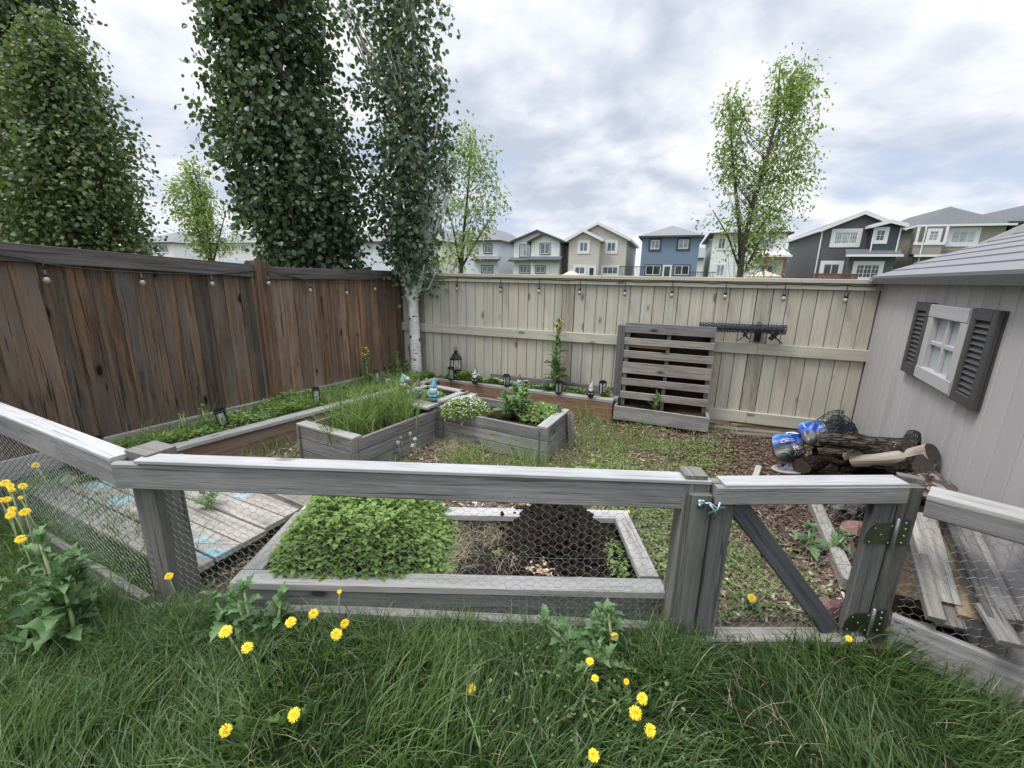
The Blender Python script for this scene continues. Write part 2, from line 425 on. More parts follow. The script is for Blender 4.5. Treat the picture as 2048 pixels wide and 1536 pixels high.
# ---------------------------------------------------------------- materials
M = {}
M['grey'] = wood('weathered_grey_wood', (.158, .150, .140), (.252, .242, .228), (.355, .342, .322), .75, .65, .7, bmp=.5)
M['greytop'] = wood('toplit_wood', (.33, .322, .31), (.415, .408, .395), (.50, .49, .475), .5, .45, .35, crack=.35)  # pale tone paints in the light that falls on cap tops
M['greydark'] = wood('dark_weathered_wood', (.10, .10, .099), (.15, .149, .147), (.205, .203, .198), .5, .6, .5)
M['brown'] = wood('stained_brown_wood', (.032, .022, .017), (.100, .070, .051), (.235, .165, .118), .92, .85, .9, blotchcol=(.125, .104, .090), stain=(.235, .125, .058), crack=.7, bmp=.6)
M['greyrail'] = wood('dark_grey_brown_wood', (.05, .046, .043), (.115, .104, .097), (.20, .185, .172), .5, .45, .4)
M['tan'] = wood('painted_tan_wood', (.37, .34, .27), (.515, .48, .39), (.585, .55, .45), .62, .16, .22, crack=.14, bmp=.2)
M['tanrough'] = wood('peeling_tan_post', (.24, .215, .165), (.43, .395, .315), (.56, .53, .43), .3, .8, .5, crack=.4)
M['redwood'] = wood('reddish_bed_wood', (.11, .065, .045), (.23, .145, .10), (.35, .24, .17), .5, .5, .6, blotchcol=(.20, .18, .16))
M['newwood'] = wood('pale_new_wood', (.27, .20, .135), (.40, .30, .20), (.50, .385, .27), .6, .35, .3)
M['bark'] = None
def barkmat(name, cols, vs=16, st=1.0):
    m, nt, b = mat(name); b.inputs['Roughness'].default_value = .95; b.inputs['Specular IOR Level'].default_value = .1
    vo = nd(nt, 'ShaderNodeTexVoronoi', feature='DISTANCE_TO_EDGE', Scale=1.0); mpv = uvmap(nt, (vs*.9, vs*4.2))
    w = noise(nt, mpv, .8, 6, .75); ad = nd(nt, 'ShaderNodeVectorMath', operation='ADD'); lk(nt, mpv, ad.inputs[0])
    cbx = nt.nodes.new('ShaderNodeCombineXYZ'); lk(nt, w, cbx.inputs[0]); lk(nt, w, cbx.inputs[1]); lk(nt, cbx.outputs[0], ad.inputs[1]); lk(nt, ad.outputs[0], vo.inputs['Vector'])
    cr = ramp(nt, vo.outputs['Distance'], [(.0, .18), (.12, .6), (.4, 1.0)])
    base = ramp(nt, noise(nt, uvmap(nt, (9, 40)), 1, 5, .65), [(.3, cols[0]), (.55, cols[1]), (.8, cols[2])])
    c, _ = mul(nt, base, cr); c, _ = mul(nt, c, tintnode(nt)); lk(nt, c, b.inputs['Base Color']); bump(nt, cr, b, st, .02)
    return m
M['bark'] = barkmat('rough_bark', [(.055, .043, .036), (.145, .118, .098), (.29, .25, .215)])
M['barkdark'] = barkmat('dark_bark', [(.03, .023, .019), (.075, .057, .047), (.15, .12, .10)], 20)
M['barelog'] = wood('bare_log_wood', (.26, .20, .155), (.50, .43, .365), (.68, .62, .55), .3, .9, .5, crack=.75, blotchcol=(.26, .19, .145))
M['endgrain'] = plain('log_end', (.060, .048, .040), .9, var=.5, nscale=60, usetint=True)
def birchmat():
    m, nt, b = mat('white_birch_bark'); b.inputs['Roughness'].default_value = .75
    n1 = noise(nt, uvmap(nt, (9, 5)), 1, 4, .6)
    base = ramp(nt, n1, [(.3, (.55, .53, .49)), (.6, (.74, .725, .69)), (.85, (.82, .81, .78))])
    n2 = noise(nt, uvmap(nt, (55, 11)), 1, 3, .55, .4)
    c, _ = mul(nt, base, ramp(nt, n2, [(.33, .10), (.40, 1.0)]))
    vo = nd(nt, 'ShaderNodeTexVoronoi', Scale=1.0); lk(nt, uvmap(nt, (7.5, 6)), vo.inputs['Vector'])
    c, _ = mul(nt, c, ramp(nt, vo.outputs['Distance'], [(.17, .06), (.24, 1.0)]))
    lk(nt, c, b.inputs['Base Color']); bump(nt, n2, b, .3, .005)
    return m
M['birch'] = birchmat()
M['twig'] = plain('twig_bark', (.10, .085, .07), .9, var=.4, nscale=30)
M['black'] = plain('black_metal', (.012, .012, .013), .45, .3)
M['blackp'] = plain('black_plastic', (.015, .015, .016), .5)
M['steel'] = plain('galvanised_wire', (.42, .42, .41), .45, .6)
M['steelbright'] = plain('bright_steel', (.42, .43, .43), .38, .9)
M['olive'] = plain('olive_hinge_plate', (.085, .10, .055), .32, .7, var=.4, nscale=14)
M['netting'] = plain('dark_netting', (.055, .07, .085), .5, .3)
M['bulbglass'] = plain('clear_bulb', (.30, .27, .21), .06, 0, spec=1.0)
def glassmat():
    m, nt, b = mat('clear_lantern_glass'); b.inputs['Base Color'].default_value = (.9, .95, .93, 1); b.inputs['Roughness'].default_value = .06
    b.inputs['Alpha'].default_value = .22; return m
M['lglass'] = glassmat()
# leaves
M['aspen'] = leafmat('aspen_leaf', (.055, .085, .052), (.175, .235, .135), .34, .38, .55)
M['dense'] = leafmat('dense_aspen_leaf', (.042, .070, .040), (.15, .21, .105), .30, .40, .5)
M['lefttree'] = leafmat('poplar_leaf', (.046, .074, .036), (.17, .225, .085), .32, .45, .4, (.26, .25, .10))
M['ash'] = leafmat('ash_leaf', (.13, .18, .06), (.37, .46, .17), .45, .5, .3)
M['grassl'] = leafmat('lawn_blade', (.040, .076, .026), (.155, .245, .082), .36, .42, .4, (.36, .41, .19))
M['weedgrass'] = leafmat('weed_grass_blade', (.085, .14, .04), (.24, .32, .11), .35, .5, .3, (.42, .40, .24))
M['straw'] = leafmat('dry_straw', (.20, .16, .11), (.46, .39, .28), .15, .8, .1)
M['cover'] = leafmat('ground_cover_leaf', (.10, .15, .045), (.29, .37, .135), .35, .5, .3)
M['bedleaf'] = leafmat('bed_foliage_leaf', (.11, .17, .05), (.31, .42, .15), .40, .5, .3)
M['herb'] = leafmat('oregano_leaf', (.085, .155, .028), (.26, .38, .09), .32, .45, .4)
M['thistle'] = leafmat('sow_thistle_leaf', (.055, .115, .048), (.17, .27, .115), .28, .5, .25)
M['dand'] = leafmat('dandelion_leaf', (.04, .085, .02), (.12, .20, .05), .3, .45, .4)
M['white'] = plain('white_petal', (.80, .80, .74), .6)
M['stem'] = plain('pale_green_stem', (.30, .36, .16), .5)
M['stemdark'] = plain('green_stem', (.10, .16, .05), .5)
M['yellow'] = plain('yellow_petal', (.80, .56, .012), .55, var=.12, nscale=120)
M['orange'] = plain('orange_petal_core', (.78, .42, .01), .55)
M['fluff'] = plain('seed_fluff', (.72, .70, .64), .8)
M['soil'] = plain('dark_potting_soil', (.020, .0145, .011), .95, var=.5, nscale=60, bmp=.9, spec=.1)
M['soilbrown'] = plain('brown_soil', (.030, .021, .015), .95, var=.5, nscale=50, bmp=.8, spec=.1)
M['stone'] = plain('pink_stone', (.25, .13, .11), .85, var=.35, nscale=40, bmp=.5)
M['pebble'] = plain('tan_pebble', (.50, .36, .25), .8, var=.25, nscale=60, usetint=True)
M['chip'] = leafmat('wood_chip', (.060, .034, .026), (.27, .195, .145), .0, .9, .1, (.58, .48, .40))
def groundmat(name, a, b_, c, sc=9):
    m, nt, b = mat(name); b.inputs['Roughness'].default_value = .95; b.inputs['Specular IOR Level'].default_value = .1
    n1 = noise(nt, objmap(nt), sc, 8, .7); n2 = noise(nt, objmap(nt), 1.3, 4, .6)
    col = ramp(nt, n1, [(.3, a), (.52, b_), (.75, c)])
    col, _ = mul(nt, col, ramp(nt, n2, [(.3, .7), (.7, 1.2)])); lk(nt, col, b.inputs['Base Color']); bump(nt, n1, b, .8, .03)
    return m
M['mulch'] = groundmat('mulch_ground', (.065, .045, .034), (.15, .11, .08), (.27, .21, .16), 34)
M['turf'] = groundmat('turf_soil', (.012, .02, .008), (.028, .045, .015), (.05, .07, .025), 40)
M['far'] = groundmat('far_grass', (.04, .06, .02), (.06, .085, .03), (.09, .11, .05), 2)
# ---------------------------------------------------------------- ground
def sheet(name, x0, x1, y0, y1, nx, ny, z, amp, m, sc=2.5, seed=3, kind='structure'):
    xs = np.linspace(x0, x1, nx); ys = np.linspace(y0, y1, ny); X, Y = np.meshgrid(xs, ys)
    P = np.stack([X.ravel(), Y.ravel()], 1); Z = z+amp*(vnoise(P, sc, seed)-.5)*2 if amp else np.full(len(P), z)
    V = np.concatenate([P, Z[:, None]], 1); me = bpy.data.meshes.new(name)
    fs = [(j*nx+i, j*nx+i+1, (j+1)*nx+i+1, (j+1)*nx+i) for j in range(ny-1) for i in range(nx-1)]
    me.from_pydata([tuple(v) for v in V], [], fs); finish(me, m, True)
    o = bpy.data.objects.new(name, me); COL.objects.link(o); tag(o, kind=kind); return o
sheet('ground', -500, 500, -500, 700, 12, 12, -.09, 0, M['far'])
sheet('garden_ground', -4.4, 4.4, 1.62, 6.7, 110, 80, 0, .022, M['mulch'], 3.0, 5)
sheet('lawn_ground', -6.5, 4.2, -3.5, 1.74, 100, 60, -.004, .018, M['turf'], 2.0, 9)
# ---------------------------------------------------------------- tan back fence
T0 = V3(-1.608, 6.2597, 0); T1 = V3(3.666, 4.332, 0)
TD = nrm(T1-T0); TN = np.array([TD[1], -TD[0], 0.0])     # TN faces the garden
if TN[1] > 0: TN = -TN
def T(s, z, off=0.0): return T0+TD*s+TN*off+V3(0, 0, z)
def ts(px, py):
    p = W(px, py, T0, T1); return float((p-T0)@TD), float(p[2])
UPZ = (0, 0, 1)
fence = thing('tan_fence', 'tan painted board fence with string lights along its top rail, behind the pallet', 'fence', T(0, 0))
posts_s = [ts(1135, 640)[0], ts(1522, 640)[0], ts(1135, 640)[0]-2.16, ts(1522, 640)[0]+2.15]
bb = MB(); s = .01; k = 0; widths = []
while s < 7.2:
    w = .133 if rnd.random() > .12 else .088
    nxt = s+w
    hitp = [p for p in posts_s if s < p+.075 and nxt > p-.075]
    if hitp:
        p = hitp[0]
        if p-.075-s > .05:
            w = p-.075-s-.004
        else:
            s = p+.078; continue
    z0 = .09+rnd.uniform(-.01, .01)
    d = rnd.uniform(-.0025, .0025)
    bb.board(T(s+w/2, z0, d), T(s+w/2, 1.66, d), w-.007, .018, TD, 0, None, .07)
    s += w
bb.build('board_panel', M['tan'], fence)
b2 = MB(); s = -.05
while s < 7.2:
    b2.board(T(s, .09, -.045), T(s, 1.66, -.045), .142, .018, TD, 0, None, .1); s += .145
b2.build('rear_board_panel', M['greydark'], fence)
for p in posts_s:
    q = MB(); q.board(T(p, 0, -.03), T(p, 1.64, -.03), .145, .09, TD, 0, None, .05); q.build('post', M['tanrough'], fence)
def railpieces(name, z, h, off, th, m, cuts=(), s0=0.0, s1=7.2):
    r = MB(); xs = [s0]+list(cuts)+[s1]
    for a, b in zip(xs[:-1], xs[1:]): r.board(T(a+.001, z, off), T(b-.001, z, off), h, th, UPZ, 0, None, .04)
    return r.build(name, m, fence, bevel=.003)
railpieces('top_rail', 1.622, .062, .028, .036, M['tan'], (posts_s[0], posts_s[1]))
railpieces('fence_cap', 1.678, .042, .012, .115, M['tan'], (posts_s[0]+.4, posts_s[1]+.3), -.02)
railpieces('middle_rail', .94, .118, .029, .036, M['tan'], (posts_s[0], posts_s[1]))
railpieces('bottom_rail', .15, .13, .029, .036, M['tan'], (posts_s[0], posts_s[1]))
# ---------------------------------------------------------------- brown side fence
BC = V3(-1.625, 6.235, 0); BD = nrm(V3(-.4926, -.870, 0)); BN = np.array([.870, -.4926, 0.0])  # BD runs towards the camera, BN faces the garden
def B(t, z, off=0.0): return BC+BD*t+BN*off+V3(0, 0, z)
def bt(px, py):
    p = W(px, py, BC, BC+BD); return float((p-BC)@BD), float(p[2])
bf = thing('brown_fence', 'dark brown stained board fence with string lights, left side of the garden', 'fence', B(2, 0))
tp = 2.01
def topz(t): return 1.716 if t < tp else 1.728+.054*(t-tp)
for (a, e) in ((.02, tp-.085), (tp+.085, 5.4)):
    m_ = MB(); t = a
    while t < e:
        w = min(rnd.choice([.128, .135, .142, .138]), e-t)
        if w < .03: break
        d = rnd.uniform(-.003, .003)
        zb = .16
        k = rnd.uniform(.8, 1.25); wm = rnd.uniform(-.04, .12)+(.06 if t < tp else -.04)
        br = (1.45 if t < tp else 1.0)
        m_.board(B(t+w/2, zb, d), B(t+w/2, topz(t)-.05, d), w-.003, .018, BD, 0, (k*br*(1+wm), k*br, k*br*(1-wm*.9)), 0, chamf=.002)
        t += w
    m_.build('board_panel', M['brown'], bf)
    r = MB(); r.board(B(a-.02, topz(a+.001)-.06, .030), B(e+.02, topz(e)-.06, .030), .122, .038, UPZ, 0, None, .05); r.build('top_rail', M['greyrail'], bf, bevel=.003)
    r = MB(); r.board(B(a-.02, .26, .026), B(e+.02, .26, .026), .15, .034, UPZ, 0, (1.35, 1.32, 1.3), .05); r.build('kick_board', M['grey'], bf, bevel=.003)
q = MB(); q.board(B(tp, 0, .02), B(tp, 1.775, .02), .135, .10, BD, 0, (1.15, 1.0, .92), 0); q.build('post', M['brown'], bf, bevel=.004)
q = MB(); q.board(B(tp+2.9, 0, .0), B(tp+2.9, 1.93, .0), .135, .10, BD, 0, (1, 1, 1), 0); q.build('post', M['brown'], bf, bevel=.004)
# ---------------------------------------------------------------- string lights
def bulb(parent, p, top, k, scale=1.0):
    """socket hanging under the cable, with a clear bulb below it"""
    p = np.array(p); d = np.array(top)
    w = MB(); w.tube([d, p+V3(0, 0, .045*scale)], .004, 5); w.lathe([(r*scale, z*scale) for r, z in ((.006, .045), (.017, .040), (.0185, .0), (.021, -.002), (.021, -.022), (.016, -.024))], 10, p)
    so = w.build('socket', M['blackp'], parent, True)
    g = MB(); g.lathe([(r*scale, z*scale) for r, z in ((.014, -.024), (.026, -.045), (.030, -.062), (.026, -.080), (.014, -.092), (.003, -.096))], 12, p); g.build('bulb', M['bulbglass'], so, True)
sl = thing('string_lights', 'black string lights with large clear bulbs hanging along the brown fence', 'string lights', B(3, 1.6))
hooks = []
for px, py in ((83, 545), (275, 552), (415, 556), (524, 556), (612, 571), (685, 577), (742, 570)):
    t, z = bt(px, py); hooks.append((t, z))
cab = []
for (px, py) in ((-60, 492), (0, 511), (40, 517), (83, 527), (140, 535), (200, 541), (275, 545), (350, 548), (415, 549), (470, 545), (520, 539)):
    t, z = bt(px, py); cab.append(B(t, z, .058))
for (px, py) in ((521, 539), (560, 550), (612, 561), (650, 565), (685, 567), (715, 565), (742, 560), (775, 552), (800, 550)):
    t, z = bt(px, py); cab.append(B(t, z, .085 if px < 530 else .058))
c = MB(); c.tube(cab, .0048, 5); c.build('cable', M['blackp'], sl, True)
for (t, z) in hooks:
    off = .105 if abs(t-tp) < .08 else .07
    # cable height above the bulb
    zs = np.interp(-t, [-float((np.array(q)-BC)@BD) for q in cab], [q[2] for q in cab])
    bulb(sl, B(t, z-.01, off), B(t, zs, off), 0, .7)
sl2 = thing('string_lights', 'black string lights stapled along the top rail of the tan fence', 'string lights', T(3, 1.6))
cab = []; hk = []
lst = [(918, 545), (1005, 549), (1082, 553), (1163, 555), (1253, 557), (1347, 559), (1453, 561), (1570, 564), (1692, 568)]
pre = [ts(850, 543)]
for i, (px, py) in enumerate(lst):
    s, z = ts(px, py); hk.append((s, 1.642))
allp = [(ts(850, 545)[0], 1.635)]+hk+[(ts(1750, 568)[0], 1.64)]
for (a, b) in zip(allp[:-1], allp[1:]):
    for k in range(4):
        f = k/4; cab.append(T(a[0]*(1-f)+b[0]*f, a[1]*(1-f)+b[1]*f-.012*math.sin(PI*f)*rnd.uniform(.2, 1.2), .052))
cab.append(T(allp[-1][0], allp[-1][1], .052))
c = MB(); c.tube(cab, .0048, 5); c.build('cable', M['blackp'], sl2, True)
for (s, z) in hk: bulb(sl2, T(s, z-.105, .068), T(s, z, .056), 0, .8)
# ---------------------------------------------------------------- low wire fence (front and left run), gate, right run
def wirepanel(name, parent, a, b, z0, z1, off=(0, 0, 0), pitch=.039, bulge=.006, tie=True):
    a = np.array(a, float)+off; b = np.array(b, float)+off; L = np.linalg.norm((b-a)[:2]); d = nrm(V3(*(b-a)[:2], 0)); nn = V3(-d[1], d[0], 0)
    r_ = random.Random(int(L*100))
    ph = [r_.uniform(0, 6) for _ in range(4)]
    def fn(h, l):
        w = bulge*(math.sin(5*l+ph[0])+math.sin(9*h+3*l+ph[1]))
        return a+d*l+nn*w+V3(0, 0, z0+h+.006*math.sin(7*l+ph[2]))
    mb = MB(); hexnet(mb, fn, z1-z0, L, pitch, .00085)
    for zz_ in (0.0, z1-z0, (z1-z0)*.52):
        mb.tube([fn(zz_, l) for l in np.linspace(0, L, 24)], .0010, 3, caps=False)
    return mb.build(name, M['steel'], parent)
PA = V3(-1.775, 1.775, 0); PB = V3(.848, 1.690, 0); FD = nrm(PB-PA); FN = V3(FD[1], -FD[0], 0)  # FN to camera
gf = thing('wire_fence', 'long low weathered fence with chicken wire across the garden front, turning at its left corner', 'fence', PA)
CH = .006
q = MB(); q.board(V3(-1.70, 1.865, -.05), V3(-1.70, 1.865, .842), .165, .13, nrm(V3(.93, -.36, 0)), 0, (.80, .79, .76), 0, chamf=.006); q.build('corner_post', M['grey'], gf)
q = MB(); q.board(PA+V3(-.02, 0, .748), PB+V3(0.012, 0, .742)-FD*.0, .125, .038, UPZ, 0, (1.18, 1.18, 1.2), 0, chamf=CH); q.build('top_rail', M['grey'], gf)
q = MB(); q.board(PA+FD*.10+V3(0, .012, .824), PB+FD*.012+V3(0, .012, .817), .085, .018, FN, 0, (1.75, 1.75, 1.76), 0, chamf=.003); q.build('cap_board', M['grey'], gf)
q = MB(); q.board(PA+FD*.6+V3(0, .0, .025), PB+V3(-.06, 0, .010), .10, .05, UPZ, 0, (1.25, 1.25, 1.25), 0, chamf=CH)
q.board(PA+FD*.0+V3(0, .0, .0), PA+FD*.62+V3(0, 0, .0), .09, .04, UPZ, 0, (1.0, 1.0, 1.0), 0, chamf=CH); q.build('bottom_rail', M['grey'], gf)
q = MB(); q.board(V3(.80, 1.715, -.05), V3(.80, 1.715, .845), .095, .095, FN, 0, (.8, .8, .77), 0, chamf=.005); q.build('gate_post', M['grey'], gf)
q = MB(); q.board(V3(.812, 1.650, -.06), V3(.812, 1.650, .772), .092, .038, FD, 0, (.60, .61, .585), 0, chamf=.004); q.build('gate_stop', M['grey'], gf)
wirepanel('wire_mesh', gf, PA, PB, .03, .70, FN*.020*-1+V3(0, .018, 0))
# left run
LA = V3(-1.800, 1.790, 0); LB = V3(-3.85, 2.79, 0); LD = nrm(LB-LA); LN = V3(-LD[1], LD[0], 0)
if LN[1] > 0: LN = -LN
q = MB(); q.board(LA+V3(0, 0, .744), LB+V3(0, 0, .75), .125, .038, UPZ, 0, (1.12, 1.12, 1.15), 0, chamf=CH); q.build('top_rail', M['grey'], gf)
q = MB(); q.board(LA-LN*.024+LD*.0+V3(0, 0, .818), LB-LN*.024+V3(0, 0, .824), .092, .02, LN, 0, (1.9, 1.9, 1.95), 0, chamf=.003); q.build('cap_board', M['grey'], gf)
q = MB(); q.board(LA+V3(0, 0, .03), LB+V3(0, 0, .03), .09, .04, UPZ, 0, None, .1, chamf=CH); q.build('bottom_rail', M['grey'], gf)
wirepanel('wire_mesh', gf, LA, LB, .05, .70, LN*-.02)
# gate
GA = V3(.872, 1.655, 0); GB = V3(1.672, 1.655, 0)
gate = thing('garden_gate', 'low weathered wooden gate with diagonal brace and chicken wire, on two olive hinges', 'gate', GB)
def gb(name, a, b, w, th, up, m='grey', tint=(.8, .8, .8), par=None, ch=CH):
    mb = MB(); mb.board(a, b, w, th, up, 0, tint, 0, chamf=ch); return mb.build(name, M[m], par or gate)
XH = (1, 0, 0)
gb('latch_stile', V3(.921, 1.668, .035), V3(.921, 1.668, .735), .095, .036, XH, 'grey', (.62, .63, .62))
gb('hinge_stile', V3(1.612, 1.668, .035), V3(1.612, 1.668, .76), .105, .036, XH, 'grey', (.70, .71, .72))
gb('top_rail', V3(.868, 1.640, .775), V3(1.668, 1.640, .797), .083, .04, UPZ, 'grey', (1.15, 1.15, 1.16))
gb('rear_top_rail', V3(.868, 1.690, .779), V3(1.655, 1.690, .801), .080, .038, UPZ, 'grey', (1.05, 1.04, 1.0))
q = MB(); q.board(V3(.90, 1.668, .822), V3(1.665, 1.668, .842), .088, .012, (0, 1, 0), 0, (1.65, 1.65, 1.66), 0, chamf=.003); q.build('cap_board', M['grey'], gate)
gb('brace', V3(.985, 1.682, .715), V3(1.525, 1.682, .065), .088, .034, (.77, 0, .64), 'greydark', (.72, .75, .80))
gb('bottom_rail', V3(.86, 1.668, .012), V3(1.665, 1.668, .030), .085, .05, (0, 1, 0), 'grey', (1.35, 1.33, 1.28))
gb('bottom_rail', V3(.86, 1.640, -.05), V3(1.665, 1.640, -.025), .085, .03, UPZ, 'grey', (1.0, 1.0, 1.0))
wirepanel('wire_mesh', gate, V3(.96, 1.69, 0), V3(1.57, 1.69, 0), .05, .73, (0, 0, 0), bulge=.004)
HP = V3(1.716, 1.655, 0)   # hinge post front face
def hinge(z):
    mb = MB(); y0 = 1.645; zc = z
    pl = [V3(1.555, y0, z-.055), V3(1.668, y0, z-.058), V3(1.668, y0, z+.045), V3(1.60, y0, z+.040), V3(1.575, y0, z+.025), V3(1.560, y0, z)]
    mb.prism(pl[::-1], (0, .004, 0))
    mb.prism([V3(1.680, y0-.003, z-.060), V3(1.735, y0-.003, z-.060), V3(1.735, y0-.003, z+.060), V3(1.680, y0-.003, z+.060)][::-1], (0, .004, 0))
    h = mb.build('hinge', M['olive'], gate)
    p = MB()
    p.tube([V3(1.674, y0-.005, z-.078), V3(1.674, y0-.005, z-.075), V3(1.674, y0-.005, z+.07), V3(1.674, y0-.005, z+.073)], [.005, .0085, .0085, .005], 10)
    p.build('hinge_barrel', M['steelbright'], h, True)
    for (x, zz_) in ((1.572, -.045), (1.655, -.048), (1.655, .034), (1.585, .022), (1.615, -.008), (1.712, -.047), (1.716, -.013), (1.716, .020), (1.712, .05)):
        p = MB(); p.lathe([(.0075, 0), (.007, .003), (.004, .005)], 8, (0, 0, 0)); v = np.array(p.v)
        r = .0062 if x > 1.69 else .0045; v = v/.0075*r
        p.v = [(x+a, y0-.003-c, z+zz_+b) for a, b, c in v]; p.build('screw', M['steelbright'], h, True)
hinge(.605); hinge(.145)
# latch hook
lt = MB()
lt.tube([V3(.805, 1.628, .735), V3(.840, 1.615, .748), V3(.868, 1.612, .728), V3(.905, 1.612, .730)], .0055, 6)
lt.tube([V3(.838, 1.612, .745), V3(.862, 1.604, .715), V3(.868, 1.606, .680)], .0050, 6)
lt.tube([V3(.838, 1.612, .700), V3(.872, 1.604, .725), V3(.878, 1.606, .758)], .0050, 6)
lt.ball((.802, 1.622, .733), .008, 8); lt.ball((.815, 1.620, .752), .007, 8)
lt.board(V3(.812, 1.629, .715), V3(.812, 1.629, .755), .03, .003, XH)
latch = lt.build('latch_hook', plain('latch_zinc', (.30, .40, .40), .38, .8), gate, True)
# right run: hinge post, rails
RA = V3(1.770, 1.640, 0); RB = V3(2.20, 1.135, 0); RD = nrm(RB-RA); RN = V3(RD[1], -RD[0], 0)
if RN[0] > 0: RN = -RN
rf = thing('wire_fence', 'short run of low chicken wire fence between the gate hinges and the grey shed', 'fence', RA)
q = MB(); q.board(V3(1.722, 1.676, -.06), V3(1.722, 1.676, .815), .092, .042, XH, 0, (.62, .62, .58), 0, chamf=.005); q.build('hinge_post', M['grey'], rf)
q = MB(); q.board(V3(1.762, 1.725, .0), V3(1.762, 1.725, .835), .09, .05, nrm(V3(.8, -.5, 0)), 0, (.66, .66, .64), 0, chamf=.005); q.build('backing_post', M['grey'], rf)
q = MB(); q.board(RA+V3(0, 0, .742), RB+V3(0, 0, .765), .088, .04, UPZ, 0, (1.05, 1.06, 1.1), 0, chamf=CH); q.build('top_rail', M['grey'], rf)
q = MB(); q.board(RA-RN*.045+V3(0, 0, .79), RB-RN*.045+V3(0, 0, .815), .125, .018, RN, 0, (1.85, 1.82, 1.78), 0, chamf=.003); q.build('cap_board', M['grey'], rf)
q = MB(); q.board(RA+V3(0, 0, .095), RB+V3(0, 0, .135), .19, .03, UPZ, 0, (1.3, 1.3, 1.35), 0, chamf=CH); q.build('bottom_board', M['grey'], rf)
wirepanel('wire_mesh', rf, RA, RB, .10, .72, -RN*.02)
# ---------------------------------------------------------------- raised beds
def soilbed(name, poly, z, m, parent, amp=.02, n=22):
    poly = [np.array(p[:2], float) for p in poly]; lo = np.min(poly, 0); hi = np.max(poly, 0)
    # bilinear patch over a quad
    a, b, c, d = poly; V = []; fs = []
    for j in range(n+1):
        for i in range(n+1):
            u = i/n; v = j/n; p = (a*(1-u)+b*u)*(1-v)+(d*(1-u)+c*u)*v; V.append([p[0], p[1], 0])
    V = np.array(V); V[:, 2] = z+amp*((vnoise(V, 5, 4)-.5)*2+.6*(vnoise(V, 17, 8)-.5)*2)
    for j in range(n):
        for i in range(n): k = j*(n+1)+i; fs.append((k, k+1, k+n+2, k+n+1))
    me = bpy.data.meshes.new(name); me.from_pydata([tuple(v) for v in V], [], fs); finish(me, m, True)
    o = bpy.data.objects.new(name, me); COL.objects.link(o); attach(o, parent); return o
# front bed F
fb = thing('raised_bed', 'low weathered planter box behind the front wire fence, holding oregano and dark soil', 'planter', (-.3, 2.1, 0))
FX0, FX1, FY0, FY1, FZ = -1.345, .762, 1.752, 2.487, .20
cw = .098
def fbp(name, a, b, w, th, up, tint, m='grey'):
    q = MB(); q.board(a, b, w, th, up, 0, tint, 0, chamf=.004); return q.build(name, M[m], fb)
zc = FZ-.02
fbp('cap_board', V3(FX0, FY0+cw/2, zc), V3(FX1, FY0+cw/2-.012, zc), cw, .04, (0, 1, 0), (1.55, 1.5, 1.42))
fbp('cap_board', V3(FX0+.02, FY1-cw/2, zc), V3(FX1-.003, FY1-cw/2, zc), cw, .04, (0, 1, 0), (1.85, 1.82, 1.78))
fbp('cap_board', V3(FX1-cw/2, FY0+cw+.001, zc+.001), V3(FX1-cw/2, FY1-cw-.001, zc+.001), cw, .04, (1, 0, 0), (1.45, 1.4, 1.33))
fbp('cap_board', V3(FX0+cw/2, FY0+cw+.001, zc+.001), V3(FX0+cw/2, FY1-cw-.001, zc+.001), cw, .04, (1, 0, 0), (1.35, 1.3, 1.22))
q = MB()
for k, z in enumerate((.115, .03)):
    y = FY0+.022
    q.board(V3(FX0+.02, y, z), V3(FX1-.02, y, z), .082, .03, UPZ, 0, None, .15); q.board(V3(FX0+.02, FY1-.03, z), V3(FX1-.02, FY1-.03, z), .082, .03, UPZ, 0, (1.5, 1.35, 1.2), 0)
    q.board(V3(FX0+.03, FY0+.04, z), V3(FX0+.03, FY1-.05, z), .082, .03, UPZ, 0, None, .1); q.board(V3(FX1-.03, FY0+.04, z), V3(FX1-.03, FY1-.05, z), .082, .03, UPZ, 0, (1.3, 1.25, 1.15), 0)
q.build('side_boards', M['grey'], fb)
soilbed('soil', [(FX0+.04, FY0+.04), (FX1-.04, FY0+.04), (FX1-.04, FY1-.04), (FX0+.04, FY1-.04)], .085, M['soil'], fb, .012, 40)
